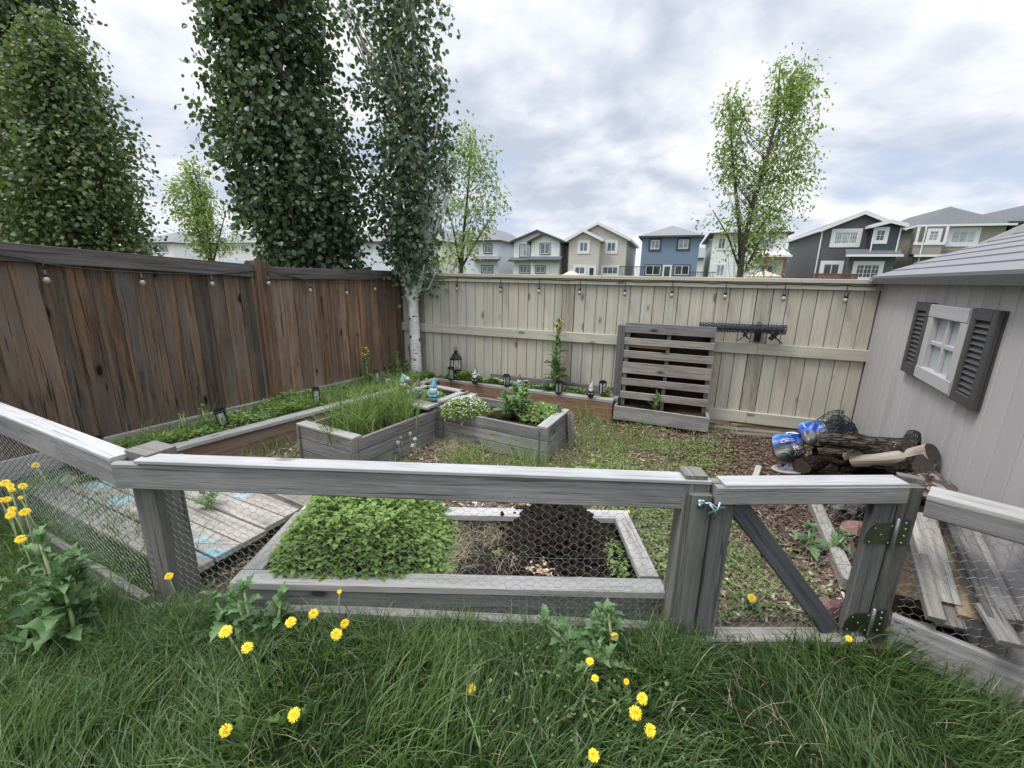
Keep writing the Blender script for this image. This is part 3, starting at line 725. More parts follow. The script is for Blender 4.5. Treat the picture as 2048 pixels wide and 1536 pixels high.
# tall boxes
def tallbox(label, c0, c1, c2, c3, zt, name='raised_bed', rows=3, capsides=(0,), capw=.1, soilz=None, tints=None, open_far=False):
    """corners counter-clockwise from the near one; side i runs from corner i to i+1"""
    C4 = [np.array(c[:2], float) for c in (c0, c1, c2, c3)]
    cen = sum(C4)/4; o = thing(name, label, 'planter', (cen[0], cen[1], 0))
    P = lambda p, z: V3(p[0], p[1], z)
    h = zt/rows
    for i in range(4):
        a, b = C4[i], C4[(i+1) % 4]; d = nrm(np.array([*(b-a), 0])); inn = np.array([-d[1], d[0], 0])
        if inn[:2]@(cen-a) < 0: inn = -inn
        q = MB()
        for r in range(rows):
            z = h*(r+.5)
            ext = .012 if i % 2 == 0 else -.016
            q.board(P(a, z)+inn*.018-d*ext, P(b, z)+inn*.018+d*ext, h-.007, .034, UPZ, 0, (lambda k: (k, k, k*1.01))(rnd.uniform(.85, 1.15)*(tints[i] if tints else 1)), 0, chamf=.003)
        q.build('side_boards', M['grey'], o)
        if i in capsides:
            q = MB(); q.board(P(a, zt+.012)+inn*(capw/2-.006)-d*.0, P(b, zt+.012)+inn*(capw/2-.006), capw, .022, inn, 0, (1.5, 1.47, 1.42), 0, chamf=.003); q.build('cap_board', M['grey'], o)
    for p in C4:
        d = nrm(np.array([*(cen-p), 0]))
    q = MB()
    for p in C4: d = nrm(np.array([*(cen-p), 0])); q.board(P(p, 0)+d*.07, P(p, zt-.03)+d*.07, .06, .06, (1, 0, 0), 0, (.6, .6, .6), 0)
    q.build('corner_blocks', M['grey'], o)
    sh = [C4[i]+(cen-C4[i])*.06 for i in range(4)]
    soilbed('soil', sh, zt-.075 if soilz is None else soilz, M['soilbrown'], o)
    return o
A0 = G(706, 882, .34); A1 = G(875, 818, .34); A3 = G(594, 851, .34)
adv = (A1-A0)[:2]; al = np.linalg.norm(adv); ad_ = adv/al; aw = (A3-A0)[:2]
A1x = A0[:2]+ad_*(al+.03); A2x = A1x+aw; 
boxA = tallbox('long grey planter box on the left, full of tall grass', A0, A1x, A2x, A0[:2]+aw, .34, rows=3, capsides=(3,), tints=(1, .9, .9, .92))
B0 = np.array([-.745, 4.150]); B1 = G(1093, 860, .34)[:2]; B2 = G(1138, 823, .34)[:2]; B3 = B0+(B2-B1)
boxB = tallbox('grey planter box in the middle, with white flowers and a tall leafy weed', B0, B1, B2, B3, .34, rows=3, capsides=(1, 3), tints=(1, .95, .85, .9))
# slatted battens on the right end of box B
C0 = G(868, 808, .40)[:2]; C1 = G(936, 781, .40)[:2]; C2 = G(854, 766, .40)[:2]; C3_ = G(782, 793, .40)[:2]
boxC = tallbox('small raised planter box behind the middle box, with three gnomes on its wide front board', C0, C1, C2, C3_, .375, rows=2, capsides=(0, 1, 2), capw=.085)
cd = nrm(V3(*(C0-C3_), 0)); cn = V3(cd[1], -cd[0], 0)
q = MB(); q.board(V3(*C3_, .388)-cd*.03+cn*.045, V3(*C0, .388)+cd*.02+cn*.045, .19, .024, cn, 0, (1.5, 1.46, 1.4), 0, chamf=.003); q.build('shelf_board', M['grey'], boxC)
# L-shaped border bed
lb = thing('border_bed', 'L-shaped border bed of grey caps and reddish boards along the brown and tan fences', 'planter', (-1.5, 5.2, 0))
Lz = .25
L0 = G(332, 900, Lz); L1 = np.array([-1.035, 5.83, Lz]); 
ld = nrm(V3(*(L1-L0)[:2], 0)); lin = V3(ld[1], -ld[0], 0)   # towards the garden
R0 = np.array([-1.00, 5.775, Lz]); R1 = G(1226, 803, Lz); rd = nrm(V3(*(R1-R0)[:2], 0)); rin = V3(rd[1], -rd[0], 0)
q = MB(); q.board(L0, L1, .125, .036, lin, 0, (1.65, 1.62, 1.56), 0, chamf=.003); q.build('cap_board', M['grey'], lb)
q = MB(); q.board(R0-rin*.03, R1-rin*.03, .115, .036, rin, 0, (1.5, 1.46, 1.38), 0, chamf=.003); q.build('cap_board', M['grey'], lb)
R2 = R1+nrm(V3(.33, .94, 0))*.42
q = MB(); q.board(R1-rin*.09+rd*-.02, R2, .115, .036, rd, 0, (1.15, 1.12, 1.06), 0, chamf=.003); q.build('cap_board', M['grey'], lb)
for nm, a, b, inn, tt in (('side_boards', L0, L1, lin, (1, 1, 1)), ('side_boards', R0, R1, rin, (1.25, 1.15, 1.0))):
    q = MB()
    for z in (.17, .055): q.board(V3(a[0], a[1], z)+inn*.02, V3(b[0], b[1], z)+inn*.02, .112, .03, UPZ, 0, tk(.9, 1.15, tt), 0)
    q.build(nm, M['redwood'], lb)
q = MB()
for z in (.17, .055): q.board(V3(R1[0], R1[1], z)+rd*-.02, V3(R2[0], R2[1], z)-rd*.02, .112, .03, UPZ, 0, None, .1)
q.build('side_boards', M['grey'], lb)
q = MB()
sA = ts(985, 740)[0]; sB = float((R2-T0)@TD)+.04
q.board(T(sA, .32, .065), T(sB, .30, .065), .10, .03, UPZ, 0, (.95, .95, .95), 0); q.board(T(sA, .20, .075), T(sB, .18, .075), .12, .03, UPZ, 0, (1.2, 1.18, 1.15), 0)
q.build('rear_boards', M['grey'], lb)
# soil of the two arms
soilbed('soil', [L0[:2]+lin[:2]*-.02-ld[:2]*.5, L1[:2]+lin[:2]*-.02+ld[:2]*.4, B(.05, 0)[:2], B(3.7, 0)[:2]], .205, M['soilbrown'], lb, .02, 40)
soilbed('soil', [R0[:2]-rd[:2]*.0, R1[:2], R2[:2], T(.2, 0)[:2]], .205, M['soilbrown'], lb, .02, 40)
# grey post standing between the border bed and the pallet
s, _ = ts(1243, 700)
q = MB(); q.board(T(s, 0, .10), T(s, 1.13, .10), .095, .095, TD, 0, (.62, .62, .63), 0, chamf=.004); tag(q.build('short_post', M['grey']), 'short dark grey post against the tan fence, at the left edge of the pallet', 'post')
# ---------------------------------------------------------------- boardwalk
dk = thing('boardwalk', "low platform of grey planks splashed with turquoise paint, in the garden's left front corner", 'deck', (-2.4, 2.4, 0))
def deckmat():
    m = M['grey'].copy(); m.name = 'painted_deck_wood'; nt = m.node_tree; b = nt.nodes['Principled BSDF']
    src = b.inputs['Base Color'].links[0].from_socket
    x, mx = mul(nt, src, (.22, .52, .60), 1, 'MIX'); g = nt.nodes.new('ShaderNodeNewGeometry')
    fac = None
    for (cx_, cy_, rx, ry) in ((-2.92, 2.78, .14, .07), (-2.60, 2.56, .14, .07), (-1.75, 2.14, .11, .05), (-1.98, 2.26, .09, .04), (-1.86, 2.66, .07, .035), (-1.62, 2.03, .13, .05)):
        mp = nt.nodes.new('ShaderNodeMapping'); mp.vector_type = 'POINT'; mp.inputs[1].default_value = (-cx_/rx, -cy_/ry, 0); mp.inputs[3].default_value = (1/rx, 1/ry, 0)
        lk(nt, g.outputs[0], mp.inputs[0]); ln = nd(nt, 'ShaderNodeVectorMath', operation='LENGTH'); lk(nt, mp.outputs[0], ln.inputs[0])
        r = ramp(nt, ln.outputs['Value'], [(.5, 1.0), (1.0, 0.0)])
        fac = r if fac is None else mul(nt, fac, r, 1, 'ADD')[0]
    nz = ramp(nt, noise(nt, objmap(nt), 22, 6, .7), [(.4, .05), (.6, .9)])
    f2, _ = mul(nt, fac, nz); lk(nt, f2, mx.inputs[0]); lk(nt, x, b.inputs['Base Color']); return m
M['deck'] = deckmat()
right = [(-1.640, 1.845), (-1.585, 1.985), (-1.515, 2.118), (-1.462, 2.262), (-1.427, 2.405), (-1.364, 2.52)]
dd = nrm(V3(-.903, .43, 0)); pn = V3(.43, .903, 0)
lens = [2.0, 2.02, 1.98, 1.30, 1.05]
for i in range(5):
    m_ = (np.array(right[i])+np.array(right[i+1]))/2; wdt = abs(((np.array(right[i+1])-np.array(right[i])))@pn[:2])-.010
    a = V3(m_[0], m_[1], .140+.004*(i % 2)); b = a+dd*lens[i]
    q = MB(); q.board(a, b, wdt, .032, pn, 0, tk(.93, 1.08, (1.5, 1.42, 1.34)), 0, chamf=.003); q.build('plank', M['deck'], dk)
for f in (.10, .95, 1.8): q = MB(); a = V3(-1.64, 1.90, .065)+dd*f; q.board(a, a+pn*.55, .10, .05, UPZ, 0, (.45, .45, .45), 0); q.build('joist', M['greydark'], dk)
a = G(565, 985, .17); b = G(624, 1012, .17); q = MB(); q.board(a+dd*.25, b, .10, .05, pn, 0, (1.2, 1.1, 1.0), 0); q.build('edge_beam', M['grey'], dk)
a = G(322, 905, .19); b = G(410, 935, .19); q = MB(); q.board(a, b, .10, .04, pn, 0, (1.5, 1.35, 1.25), 0, chamf=.003)
tag(q.build('edging_board', M['grey']), 'pale edging board lying between the corner post and the border bed', 'board')
# ---------------------------------------------------------------- pallet planter
s0, _ = ts(1253, 700); s1, _ = ts(1424, 700)
pl = thing('pallet_planter', 'upright grey pallet packed with soil, standing in a low wooden trough against the tan fence', 'pallet', T((s0+s1)/2, 0, .1))
tops = []
for (xa, ya, yb_) in ((1256, 645, 665), (1254, 675, 688.5), (1251, 700, 714.5), (1247, 723, 745), (1244, 754, 768), (1241, 780, 793.5)):
    A_ = T0+TN*.20; za = W(xa, ya, A_, A_+TD)[2]; zb_ = W(xa, yb_, A_, A_+TD)[2]; tops.append((za, za-zb_))
for (z, h) in tops:
    lo = .115+ (1.15-z)*.05
    q = MB(); q.board(T(s0-.01+rnd.uniform(-.008, .008), z-h/2, lo+.075), T(s1+rnd.uniform(-.008, .008), z-h/2-.004, lo+.075), h, .018, UPZ, 0, tk(.9, 1.12, ((1.38, 1.28, 1.18) if z < 1.1 else (.85, .85, .87))), 0, chamf=.003); q.build('slat', M['grey'], pl)
for k in range(3):
    sx = s0+.02+(s1-s0-.04)*k/2
    q = MB(); q.board(T(sx, .10, .155), T(sx, 1.14, .115), .04, .09, TD, 0, (.95, .93, .9), 0); q.build('stringer', M['grey'], pl)
q = MB(); q.board(T(s0+.01, .62, .075), T(s1-.01, .62, .075), .95, .03, UPZ, 0, (1, 1, 1), 0); q.build('soil', M['soil'], pl)
for (a, e, z) in ((0, .5, .93), (.5, 1, .655)):
    q = MB(); q.board(T(s0+.03+(s1-s0-.06)*a, z, .135), T(s0+.03+(s1-s0-.06)*e, z-.006, .135), .10, .012, UPZ, 0, (.85, .75, .65), 0); q.build('back_slat', M['newwood'], pl)
q = MB(); t0s, t1s = s0-.055, s1+.03
q.board(T(t0s, .135, .40), T(t1s, .115, .40), .165, .03, UPZ, 0, (1.25, 1.22, 1.2), 0, chamf=.003); q.board(T(t0s+.015, .135, .385), T(t0s+.015, .135, .06), .165, .03, UPZ, 0, (1, 1, 1), 0); q.board(T(t1s-.015, .118, .385), T(t1s-.015, .118, .06), .165, .03, UPZ, 0, (1, 1, 1), 0)
q.build('trough', M['grey'], pl)
soilbed('soil', [T(t0s+.03, 0, .385)[:2], T(t1s-.03, 0, .385)[:2], T(t1s-.03, 0, .08)[:2], T(t0s+.03, 0, .08)[:2]], .165, M['soilbrown'], pl)
# ---------------------------------------------------------------- wire roll resting on a hose hanger
hs, hz = ts(1515, 665)
hg = thing('hose_hanger', 'black metal hose hanger screwed to the tan fence under a roll of wire netting', 'hanger', T(hs, 1.12, .05))
q = MB()
arc = [T(hs+.19*math.sin(a), 1.02+.20*math.cos(a)-.06, .10) for a in np.linspace(-.95, .95, 13)]
for off in (.03, .12):
    q.tube([p+TN*(off-.06) for p in arc], .008, 6)
for p in (arc[1], arc[-2]):
    sgn = 1 if (p-arc[6])@TD > 0 else -1
    q.board(p+TN*-.06, p+TN*.10, .10, .012, nrm(TD*sgn*.6+V3(0, 0, .8)))
    q.tube([p+TN*.06, p+TN*.07+TD*sgn*.08-V3(0, 0, .07)], .007, 6)
q.tube([arc[6]+TN*-.06, arc[6]+TN*.06], .02, 8); q.board(T(hs, 1.02, .03), T(hs, 1.20, .03), .06, .012, TD)
q.tube([T(hs+.018*math.cos(a), 1.215+.018*math.sin(a), .04) for a in np.linspace(0, 2*PI, 13)], .005, 5)
q.build('bracket', M['black'], hg)
r0 = ts(1397, 649); r1 = ts(1566, 655)
rl = thing('wire_roll', 'dark grey roll of wire netting resting on the hose hanger on the tan fence', 'wire roll', T((r0[0]+r1[0])/2, r0[1], .12))
for (rad, mt) in ((.048, 0), (.040, 0), (.031, 0)):
    mb = MB(); Lr = r1[0]-r0[0]
    def fn(u, v, rad=rad):
        a = u/rad; k = 1+.05*math.sin(9*v)
        return T(r0[0]+v, r0[1]-.012+(r1[1]-r0[1])*v/Lr+math.sin(a)*rad*k, .125+math.cos(a)*rad*k)
    hexnet(mb, fn, 2*PI*rad, Lr, .032, .0022); mb.build('netting', M['netting'], rl)
mb = MB(); mb.tube([T(r0[0]+.02, r0[1]-.012, .125), T(r1[0]-.02, r1[1]-.012, .125)], .026, 10); mb.build('core', M['netting'], rl)
mb = MB()
def fn2(u, v): return T(r0[0]-.01+v, r0[1]+.005+u, .10+.01*math.sin(8*v))
hexnet(mb, fn2, .065, r1[0]-r0[0]+.06, .034, .0012, .15); mb.build('loose_netting', M['steel'], rl)
# ---------------------------------------------------------------- shed
SE = V3(3.65, 4.34, 0); SD = nrm(V3(-.477, -.879, 0)); SN = V3(-.879, .477, 0)   # SD runs towards the camera, SN faces the garden
def S(s, z, off=0.0): return SE+SD*s+SN*off+V3(0, 0, z)
def ss(px, py):
    p = W(px, py, SE, SE+SD); return float((p-SE)@SD), float(p[2])
def SW(px, py, off):
    'sight line met with a plane standing off from the shed wall'
    A_ = SE+SN*off; return W(px, py, A_, A_+SD)
def shedplastic():
    m, nt, b = mat('shed_plastic'); b.inputs['Roughness'].default_value = .55
    n = noise(nt, objmap(nt), 260, 3, .7); col = ramp(nt, n, [(.3, (.40, .374, .37)), (.7, (.455, .43, .426))])
    st = noise(nt, objmap(nt, (5, 5, .5)), 1, 4, .6); col, _ = mul(nt, col, ramp(nt, st, [(.3, .84), (.5, 1.0), (.75, 1.05)]))
    col, _ = mul(nt, col, tintnode(nt)); lk(nt, col, b.inputs['Base Color']); bump(nt, n, b, .25, .003); return m
M['shed'] = shedplastic()
M['shedtrim'] = plain('shed_dark_plastic', (.055, .052, .052), .5, var=.25, nscale=200, bmp=.2)
M['shedroof'] = plain('shed_roof_plastic', (.165, .163, .17), .6, var=.14, nscale=90, bmp=.25)
M['framewhite'] = plain('shed_window_frame', (.42, .405, .405), .5)
def frosted():
    m, nt, b = mat('milky_window'); n = noise(nt, objmap(nt), 3, 3, .5)
    lk(nt, ramp(nt, n, [(.3, (.30, .345, .37)), (.7, (.40, .44, .46))]), b.inputs['Base Color']); b.inputs['Roughness'].default_value = .25; return m
M['milky'] = frosted()
shed = thing('garden_shed', 'light grey plastic garden shed with a dark eave and one shuttered window', 'shed', S(1.9, 0, -1.2))
SL, SWD, SH = 3.75, 2.5, 1.66
q = MB()
gr = .178; s = .065; edges = [.0]
while s < SL: edges.append(s); s += gr
edges.append(SL)
for a, b in zip(edges[:-1], edges[1:]):
    q.board(S((a+b)/2, 0, -.008), S((a+b)/2, SH+.02, -.008), b-a-.010, .016, SD, 0, tk(.97, 1.03, (1, 1, 1)), 0, chamf=.004)
q.board(S(SL/2, 0, -.022), S(SL/2, SH, -.022), SL, .012, SD, 0, (.3, .3, .3))
q.build('side_wall', M['shed'], shed)
q = MB()
gabz = SH+SWD/2*.62
for sx in (.02, SL-.02):
    q.prism([S(sx, 0, -.03), S(sx, SH, -.03), S(sx, gabz, -SWD/2), S(sx, SH, -SWD), S(sx, 0, -SWD)], SD*(.02 if sx < 1 else -.02))
q.board(S(SL/2, 0, -SWD), S(SL/2, SH, -SWD), SL-.05, .02, SD)
q.build('end_walls', M['shed'], shed)
for sx in (-.012, SL+.012):
    q = MB(); q.board(S(sx, 0, -.015), S(sx, SH, -.015), .05, .06, SD); q.build('corner_trim', M['shedtrim'], shed)
# roof: slope found from the far rake edge in the survey
ez = SH+.052; dr = ray(2048, 463)
E0 = S(-.05, ez, .09)
mA = np.array([[dr[0], -(-SN[0])], [dr[1], -(-SN[1])]]); tt = np.linalg.solve(mA, E0[:2]-CAMP[:2])
slope = float((CAMP+dr*tt[0]-E0)[2]/tt[1]); slope = min(max(slope, .3), .95)
q = MB(); run = SWD/2+.09; nst = 9
for k in range(nst):
    u0 = run*k/nst; u1 = run*(k+1)/nst+.02
    for side in (0, 1):
        def Pp(s_, u, dz): 
            off = .09-u if side == 0 else -(SWD+.09)+u
            return S(s_, ez+slope*u+dz, off)
        q.prism([Pp(-.06, u0, .018), Pp(SL+.06, u0, .018), Pp(SL+.06, u1, .008), Pp(-.06, u1, .008)] if side == 0 else [Pp(-.06, u1, .008), Pp(SL+.06, u1, .008), Pp(SL+.06, u0, .018), Pp(-.06, u0, .018)], (0, 0, -.022))
q.build('roof', M['shedroof'], shed)
q = MB()
q.board(S(-.07, SH+.024, .085), S(SL+.07, SH+.024, .085), .052, .03, UPZ); q.board(S(-.07, SH+.004, .045), S(SL+.07, SH+.004, .045), .012, .08, UPZ)
q.build('eave_trim', M['shedtrim'], shed)
# window
wz0, wz1 = 1.025, 1.53
wa, wb = ss(1880, 650)[0]+.0, ss(1968, 700)[0]
wa = 1.595; wb = 2.205
fr = MB(); fw_ = .085
fr.board(S(wa, wz1-fw_/2, .022), S(wb, wz1-fw_/2, .022), fw_, .045, UPZ, chamf=.006); fr.board(S(wa, wz0+fw_/2, .022), S(wb, wz0+fw_/2, .022), fw_, .045, UPZ, chamf=.006)
fr.board(S(wa+fw_/2, wz0+fw_, .021), S(wa+fw_/2, wz1-fw_, .021), fw_, .043, SD, chamf=.006); fr.board(S(wb-fw_/2, wz0+fw_, .021), S(wb-fw_/2, wz1-fw_, .021), fw_, .043, SD, chamf=.006)
fr.board(S((wa+wb)/2, wz0+fw_, .014), S((wa+wb)/2, wz1-fw_, .014), .028, .024, SD, chamf=.004); fr.board(S(wa+fw_, (wz0+wz1)/2, .012), S(wb-fw_, (wz0+wz1)/2, .012), .028, .022, UPZ, chamf=.004)
win = fr.build('window', M['framewhite'], shed)
q = MB(); q.poly([S(wa+.05, wz0+.05, .003), S(wb-.05, wz0+.05, .003), S(wb-.05, wz1-.05, .003), S(wa+.05, wz1-.05, .003)]); q.build('pane', M['milky'], win)
for (a, b) in ((1.275, 1.575), (2.225, 2.515)):
    f = MB(); c_ = .055; d_ = .026; z0, z1 = wz0-.01, wz1+.005
    f.board(S((a+b)/2, z0, .006), S((a+b)/2, z1, .006), b-a-.01, .010, SD)
    f.board(S(a+c_/2, z0, d_), S(a+c_/2, z1, d_), c_, .03, SD, chamf=.006); f.board(S(b-c_/2, z0, d_), S(b-c_/2, z1, d_), c_, .03, SD, chamf=.006)
    f.board(S(a+c_, z1-.03, d_), S(b-c_, z1-.03, d_), .06, .03, UPZ, chamf=.004); f.board(S(a+c_, z0+.03, d_), S(b-c_, z0+.03, d_), .06, .03, UPZ, chamf=.004)
    sh_ = f.build('shutter', M['shedtrim'], shed)
    g = MB(); n = 12
    for k in range(n):
        z = z0+.065+(z1-z0-.13)*(k+.5)/n
        g.board(S(a+c_, z, .022), S(b-c_, z, .022), .036, .006, nrm(SN*-.62+V3(0, 0, .78)))
    g.build('louvres', M['shedtrim'], sh_)
# ---------------------------------------------------------------- houses beyond the fence
HU = V3(.9393, -.3432, 0); HN = V3(.3432, .9393, 0); H0 = V3(0, 44.06, 0)
def hs(px, py, n=0.0):
    o = H0+HN*n; p = W(px, py, o, o+HU); return float((p-o)@HU), float(p[2])
def HP_(s, n, z): return H0+HU*s+HN*n+V3(0, 0, z)
def siding(name, c, pitch=.16, vertical=False):
    m, nt, b = mat(name); b.inputs['Roughness'].default_value = .6
    g = nt.nodes.new('ShaderNodeNewGeometry'); sp = nt.nodes.new('ShaderNodeSeparateXYZ'); lk(nt, g.outputs[0], sp.inputs[0])
    if vertical:
        dt = nd(nt, 'ShaderNodeVectorMath', operation='DOT_PRODUCT'); lk(nt, g.outputs[0], dt.inputs[0]); dt.inputs[1].default_value = tuple(HU); src = dt.outputs['Value']
    else: src = sp.outputs[2]
    d = nd(nt, 'ShaderNodeMath', operation='DIVIDE'); lk(nt, src, d.inputs[0]); d.inputs[1].default_value = pitch
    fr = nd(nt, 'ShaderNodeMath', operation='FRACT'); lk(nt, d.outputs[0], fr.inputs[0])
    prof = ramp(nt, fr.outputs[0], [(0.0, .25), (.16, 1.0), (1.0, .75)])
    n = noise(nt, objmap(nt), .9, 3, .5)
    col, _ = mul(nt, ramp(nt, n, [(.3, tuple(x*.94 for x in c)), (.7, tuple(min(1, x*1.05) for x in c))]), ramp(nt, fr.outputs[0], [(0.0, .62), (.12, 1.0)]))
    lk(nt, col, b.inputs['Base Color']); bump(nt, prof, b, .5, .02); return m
SID = {k: siding('siding_'+k, c) for k, c in dict(white=(.78, .765, .74), beige=(.62, .59, .535), cream=(.74, .71, .65), tan=(.54, .495, .435), blue=(.165, .225, .305), dark=(.095, .098, .10), paleblue=(.63, .65, .70), taupe=(.32, .285, .245), darktaupe=(.155, .14, .13)).items()}
SID['navy'] = siding('siding_navy', (.045, .062, .085), .3, True)
def shingle(name, c):
    m, nt, b = mat(name); b.inputs['Roughness'].default_value = .9
    n = noise(nt, objmap(nt), 14, 4, .8); lk(nt, ramp(nt, n, [(.3, tuple(x*.6 for x in c)), (.5, c), (.7, tuple(x*1.5 for x in c))]), b.inputs['Base Color']); return m
M['roofgrey'] = shingle('grey_shingles', (.19, .185, .19)); M['roofdark'] = shingle('dark_shingles', (.105, .107, .112))
M['trimw'] = plain('white_trim', (.70, .70, .69), .5); M['trimd'] = plain('dark_trim', (.045, .043, .043), .5)
M['trimn'] = plain('slate_trim', (.05, .06, .085), .5)
def hglass(name, c, r=.08):
    m, nt, b = mat(name); n = noise(nt, objmap(nt, (1, 1, 1.5)), 1.1, 3, .6)
    lk(nt, ramp(nt, n, [(.35, tuple(x*.6 for x in c)), (.65, tuple(x*1.5 for x in c))]), b.inputs['Base Color']); b.inputs['Roughness'].default_value = r; b.inputs['Specular IOR Level'].default_value = .8; return m
M['hglass'] = hglass('house_window_glass', (.10, .12, .13)); M['hblind'] = hglass('blind_behind_glass', (.30, .33, .34), .2); M['hdark'] = hglass('dark_window_glass', (.02, .024, .026))
M['decking'] = plain('red_brown_deck', (.16, .065, .045), .8, var=.2)
def hbox(name, s0, s1, n0, n1, z0, z1, m, parent):
    q = MB(); a = [HP_(s0, n0, z0), HP_(s1, n0, z0), HP_(s1, n1, z0), HP_(s0, n1, z0)]; q.prism(a, (0, 0, z1-z0)); return q.build(name, m, parent)
def gablewall(name, s0, s1, z0, ze, sa, za, n0, n1, m, parent):
    q = MB(); q.prism([HP_(s0, n0, z0), HP_(s1, n0, z0), HP_(s1, n0, ze), HP_(sa, n0, za), HP_(s0, n0, ze)][::-1], HN*(n1-n0)); return q.build(name, m, parent)
def gableroof(s0, s1, ze, sa, za, n0, n1, m, trim, parent, oh=.35, on=.3, th=.16, tw=.22):
    """two slabs; eaves at s0,s1 (wall line), apex sa,za; overhang oh sideways, on to the front"""
    q = MB(); ft = MB()
    for sw in (s0, s1):
        k = (za-ze)/(sa-sw); so = sw-oh*math.copysign(1, sa-sw); zo = za-k*(sa-so)
        q.prism([HP_(so, n0-on, zo), HP_(sa, n0-on, za), HP_(sa, n0-on, za+th), HP_(so, n0-on, zo+th)], HN*(n1-n0+on*2))
        dz = tw
        ft.prism([HP_(so, n0-on-.03, zo+th-dz), HP_(sa, n0-on-.03, za+th-dz), HP_(sa, n0-on-.03, za+th+.02), HP_(so, n0-on-.03, zo+th+.02)], HN*.028)
        so2 = so-.02*math.copysign(1, sa-sw)
        ft.prism([HP_(so2, n0-on-.03, zo-.06), HP_(so, n0-on-.03, zo-.06), HP_(so, n0-on-.03, zo+th), HP_(so2, n0-on-.03, zo+th)], HN*(n1-n0+on*2))
        # soffit
        ft.prism([HP_(so, n0-on, zo-.03), HP_(sw, n0-on, zo-.03), HP_(sw, n0-on, zo-.005), HP_(so, n0-on, zo-.005)], HN*(n1-n0+on*2))
    q.build('roof', m, parent); ft.build('roof_trim', trim, parent)
def hiproof(s0, s1, n0, n1, ze, zr, m, trim, parent, oh=.35, ridge=None):
    a, b, c, d = s0-oh, s1+oh, n0-oh, n1+oh; W_ = b-a; D_ = d-c
    if ridge is None:
        if W_ <= D_: r0 = ((a+b)/2, c+W_/2); r1 = ((a+b)/2, d-W_/2)
        else: r0 = (a+D_/2, (c+d)/2); r1 = (b-D_/2, (c+d)/2)
    else: r0, r1 = ridge
    q = MB(); P = [HP_(a, c, ze), HP_(b, c, ze), HP_(b, d, ze), HP_(a, d, ze)]; R0_ = HP_(*r0, zr); R1_ = HP_(*r1, zr)
    if W_ <= D_: fs = [[P[0], P[1], R0_], [P[1], P[2], R1_, R0_], [P[2], P[3], R1_], [P[3], P[0], R0_, R1_]]
    else: fs = [[P[0], P[1], R1_, R0_], [P[1], P[2], R1_], [P[2], P[3], R0_, R1_], [P[3], P[0], R0_]]
    for f in fs: q.poly(f)
    q.poly([P[3], P[2], P[1], P[0]])
    q.build('roof', m, parent)
    t = MB(); e = .14
    for i in range(4):
        a_, b_ = P[i], P[(i+1) % 4]; t.board(a_-V3(0, 0, e/2-.03), b_-V3(0, 0, e/2-.03), e, .05)
    t.prism([HP_(a, c, ze-.06), HP_(b, c, ze-.06), HP_(b, d, ze-.06), HP_(a, d, ze-.06)], (0, 0, .03))
    t.build('roof_trim', trim, parent)
def hwin(parent, L, n=0.0, trim='trimw', frame='trimw', panes=2, glass='hglass', tw=.14, grid=None, sill=False, name='window'):
    """window seen between pixels (x0,y0)-(x1,y1) in facade plane n"""
    x0, y0, x1, y1 = L
    s0, z1 = hs(x0, (y0), n); s1, _ = hs(x1, y0, n); _, z0 = hs((x0+x1)/2, y1, n); _, z1 = hs((x0+x1)/2, y0, n)
    q = MB(); o = n-.05
    def bar(a, b, c, d, dep=.06, off=0.0): q.prism([HP_(a, o-off, c), HP_(b, o-off, c), HP_(b, o-off, d), HP_(a, o-off, d)], HN*dep)
    bar(s0-tw, s1+tw, z1, z1+tw); bar(s0-tw, s1+tw, z0-tw, z0); bar(s0-tw, s0, z0+.001, z1-.001); bar(s1, s1+tw, z0+.001, z1-.001)
    w = q.build(name, M[trim], parent)
    q = MB(); f = .055
    bar(s0, s1, z1-f, z1, .05, -.012); bar(s0, s1, z0, z0+f, .05, -.012); bar(s0, s0+f, z0+f, z1-f, .05, -.012); bar(s1-f, s1, z0+f, z1-f, .05, -.012)
    for k in range(1, panes):
        x = s0+(s1-s0)*k/panes; bar(x-f*.5, x+f*.5, z0+f, z1-f, .05, -.012)
    if grid:
        for k in range(1, grid[0]): x = s0+(s1-s0)*k/grid[0]; bar(x-.012, x+.012, z0+f, z1-f, .03, -.022)
        for k in range(1, grid[1]): x = z0+(z1-z0)*k/grid[1]; bar(s0+f, s1-f, x-.012, x+.012, .03, -.024)
    q.build('frame', M[frame], w)
    q = MB(); q.poly([HP_(s0, n-.012, z0), HP_(s1, n-.012, z0), HP_(s1, n-.012, z1), HP_(s0, n-.012, z1)]); q.build('pane', M[glass], w)
    return w
def house(label, px0, px1): return thing('house', label, 'house', HP_((hs(px0, 540)[0]+hs(px1, 540)[0])/2, 0, 0))
def sx(px, py=490, n=0.0): return hs(px, py, n)[0]
def zx(px, py, n=0.0): return hs(px, py, n)[1]
def skirt(parent, x0, x1, y0, y1, m, trim, n=0.0, out=.55):
    """small lean-to roof band across a facade"""
    s0, s1 = sx(x0, y0, n), sx(x1, y0, n); zb = zx((x0+x1)/2, y1, n); zt = zx((x0+x1)/2, y0, n)+.25
    q = MB(); q.prism([HP_(s0, n-out, zb+.10), HP_(s0, n+.02, zt), HP_(s0, n+.02, zb+.02), HP_(s0, n-out, zb+.02)], HU*(s1-s0)); q.build('lower_roof', m, parent)
    q = MB(); q.prism([HP_(s0-.05, n-out-.05, zb), HP_(s1+.05, n-out-.05, zb), HP_(s1+.05, n-out-.05, zb+.16), HP_(s0-.05, n-out-.05, zb+.16)], HN*.05); q.build('gutter', trim, parent)
ZB = -.1
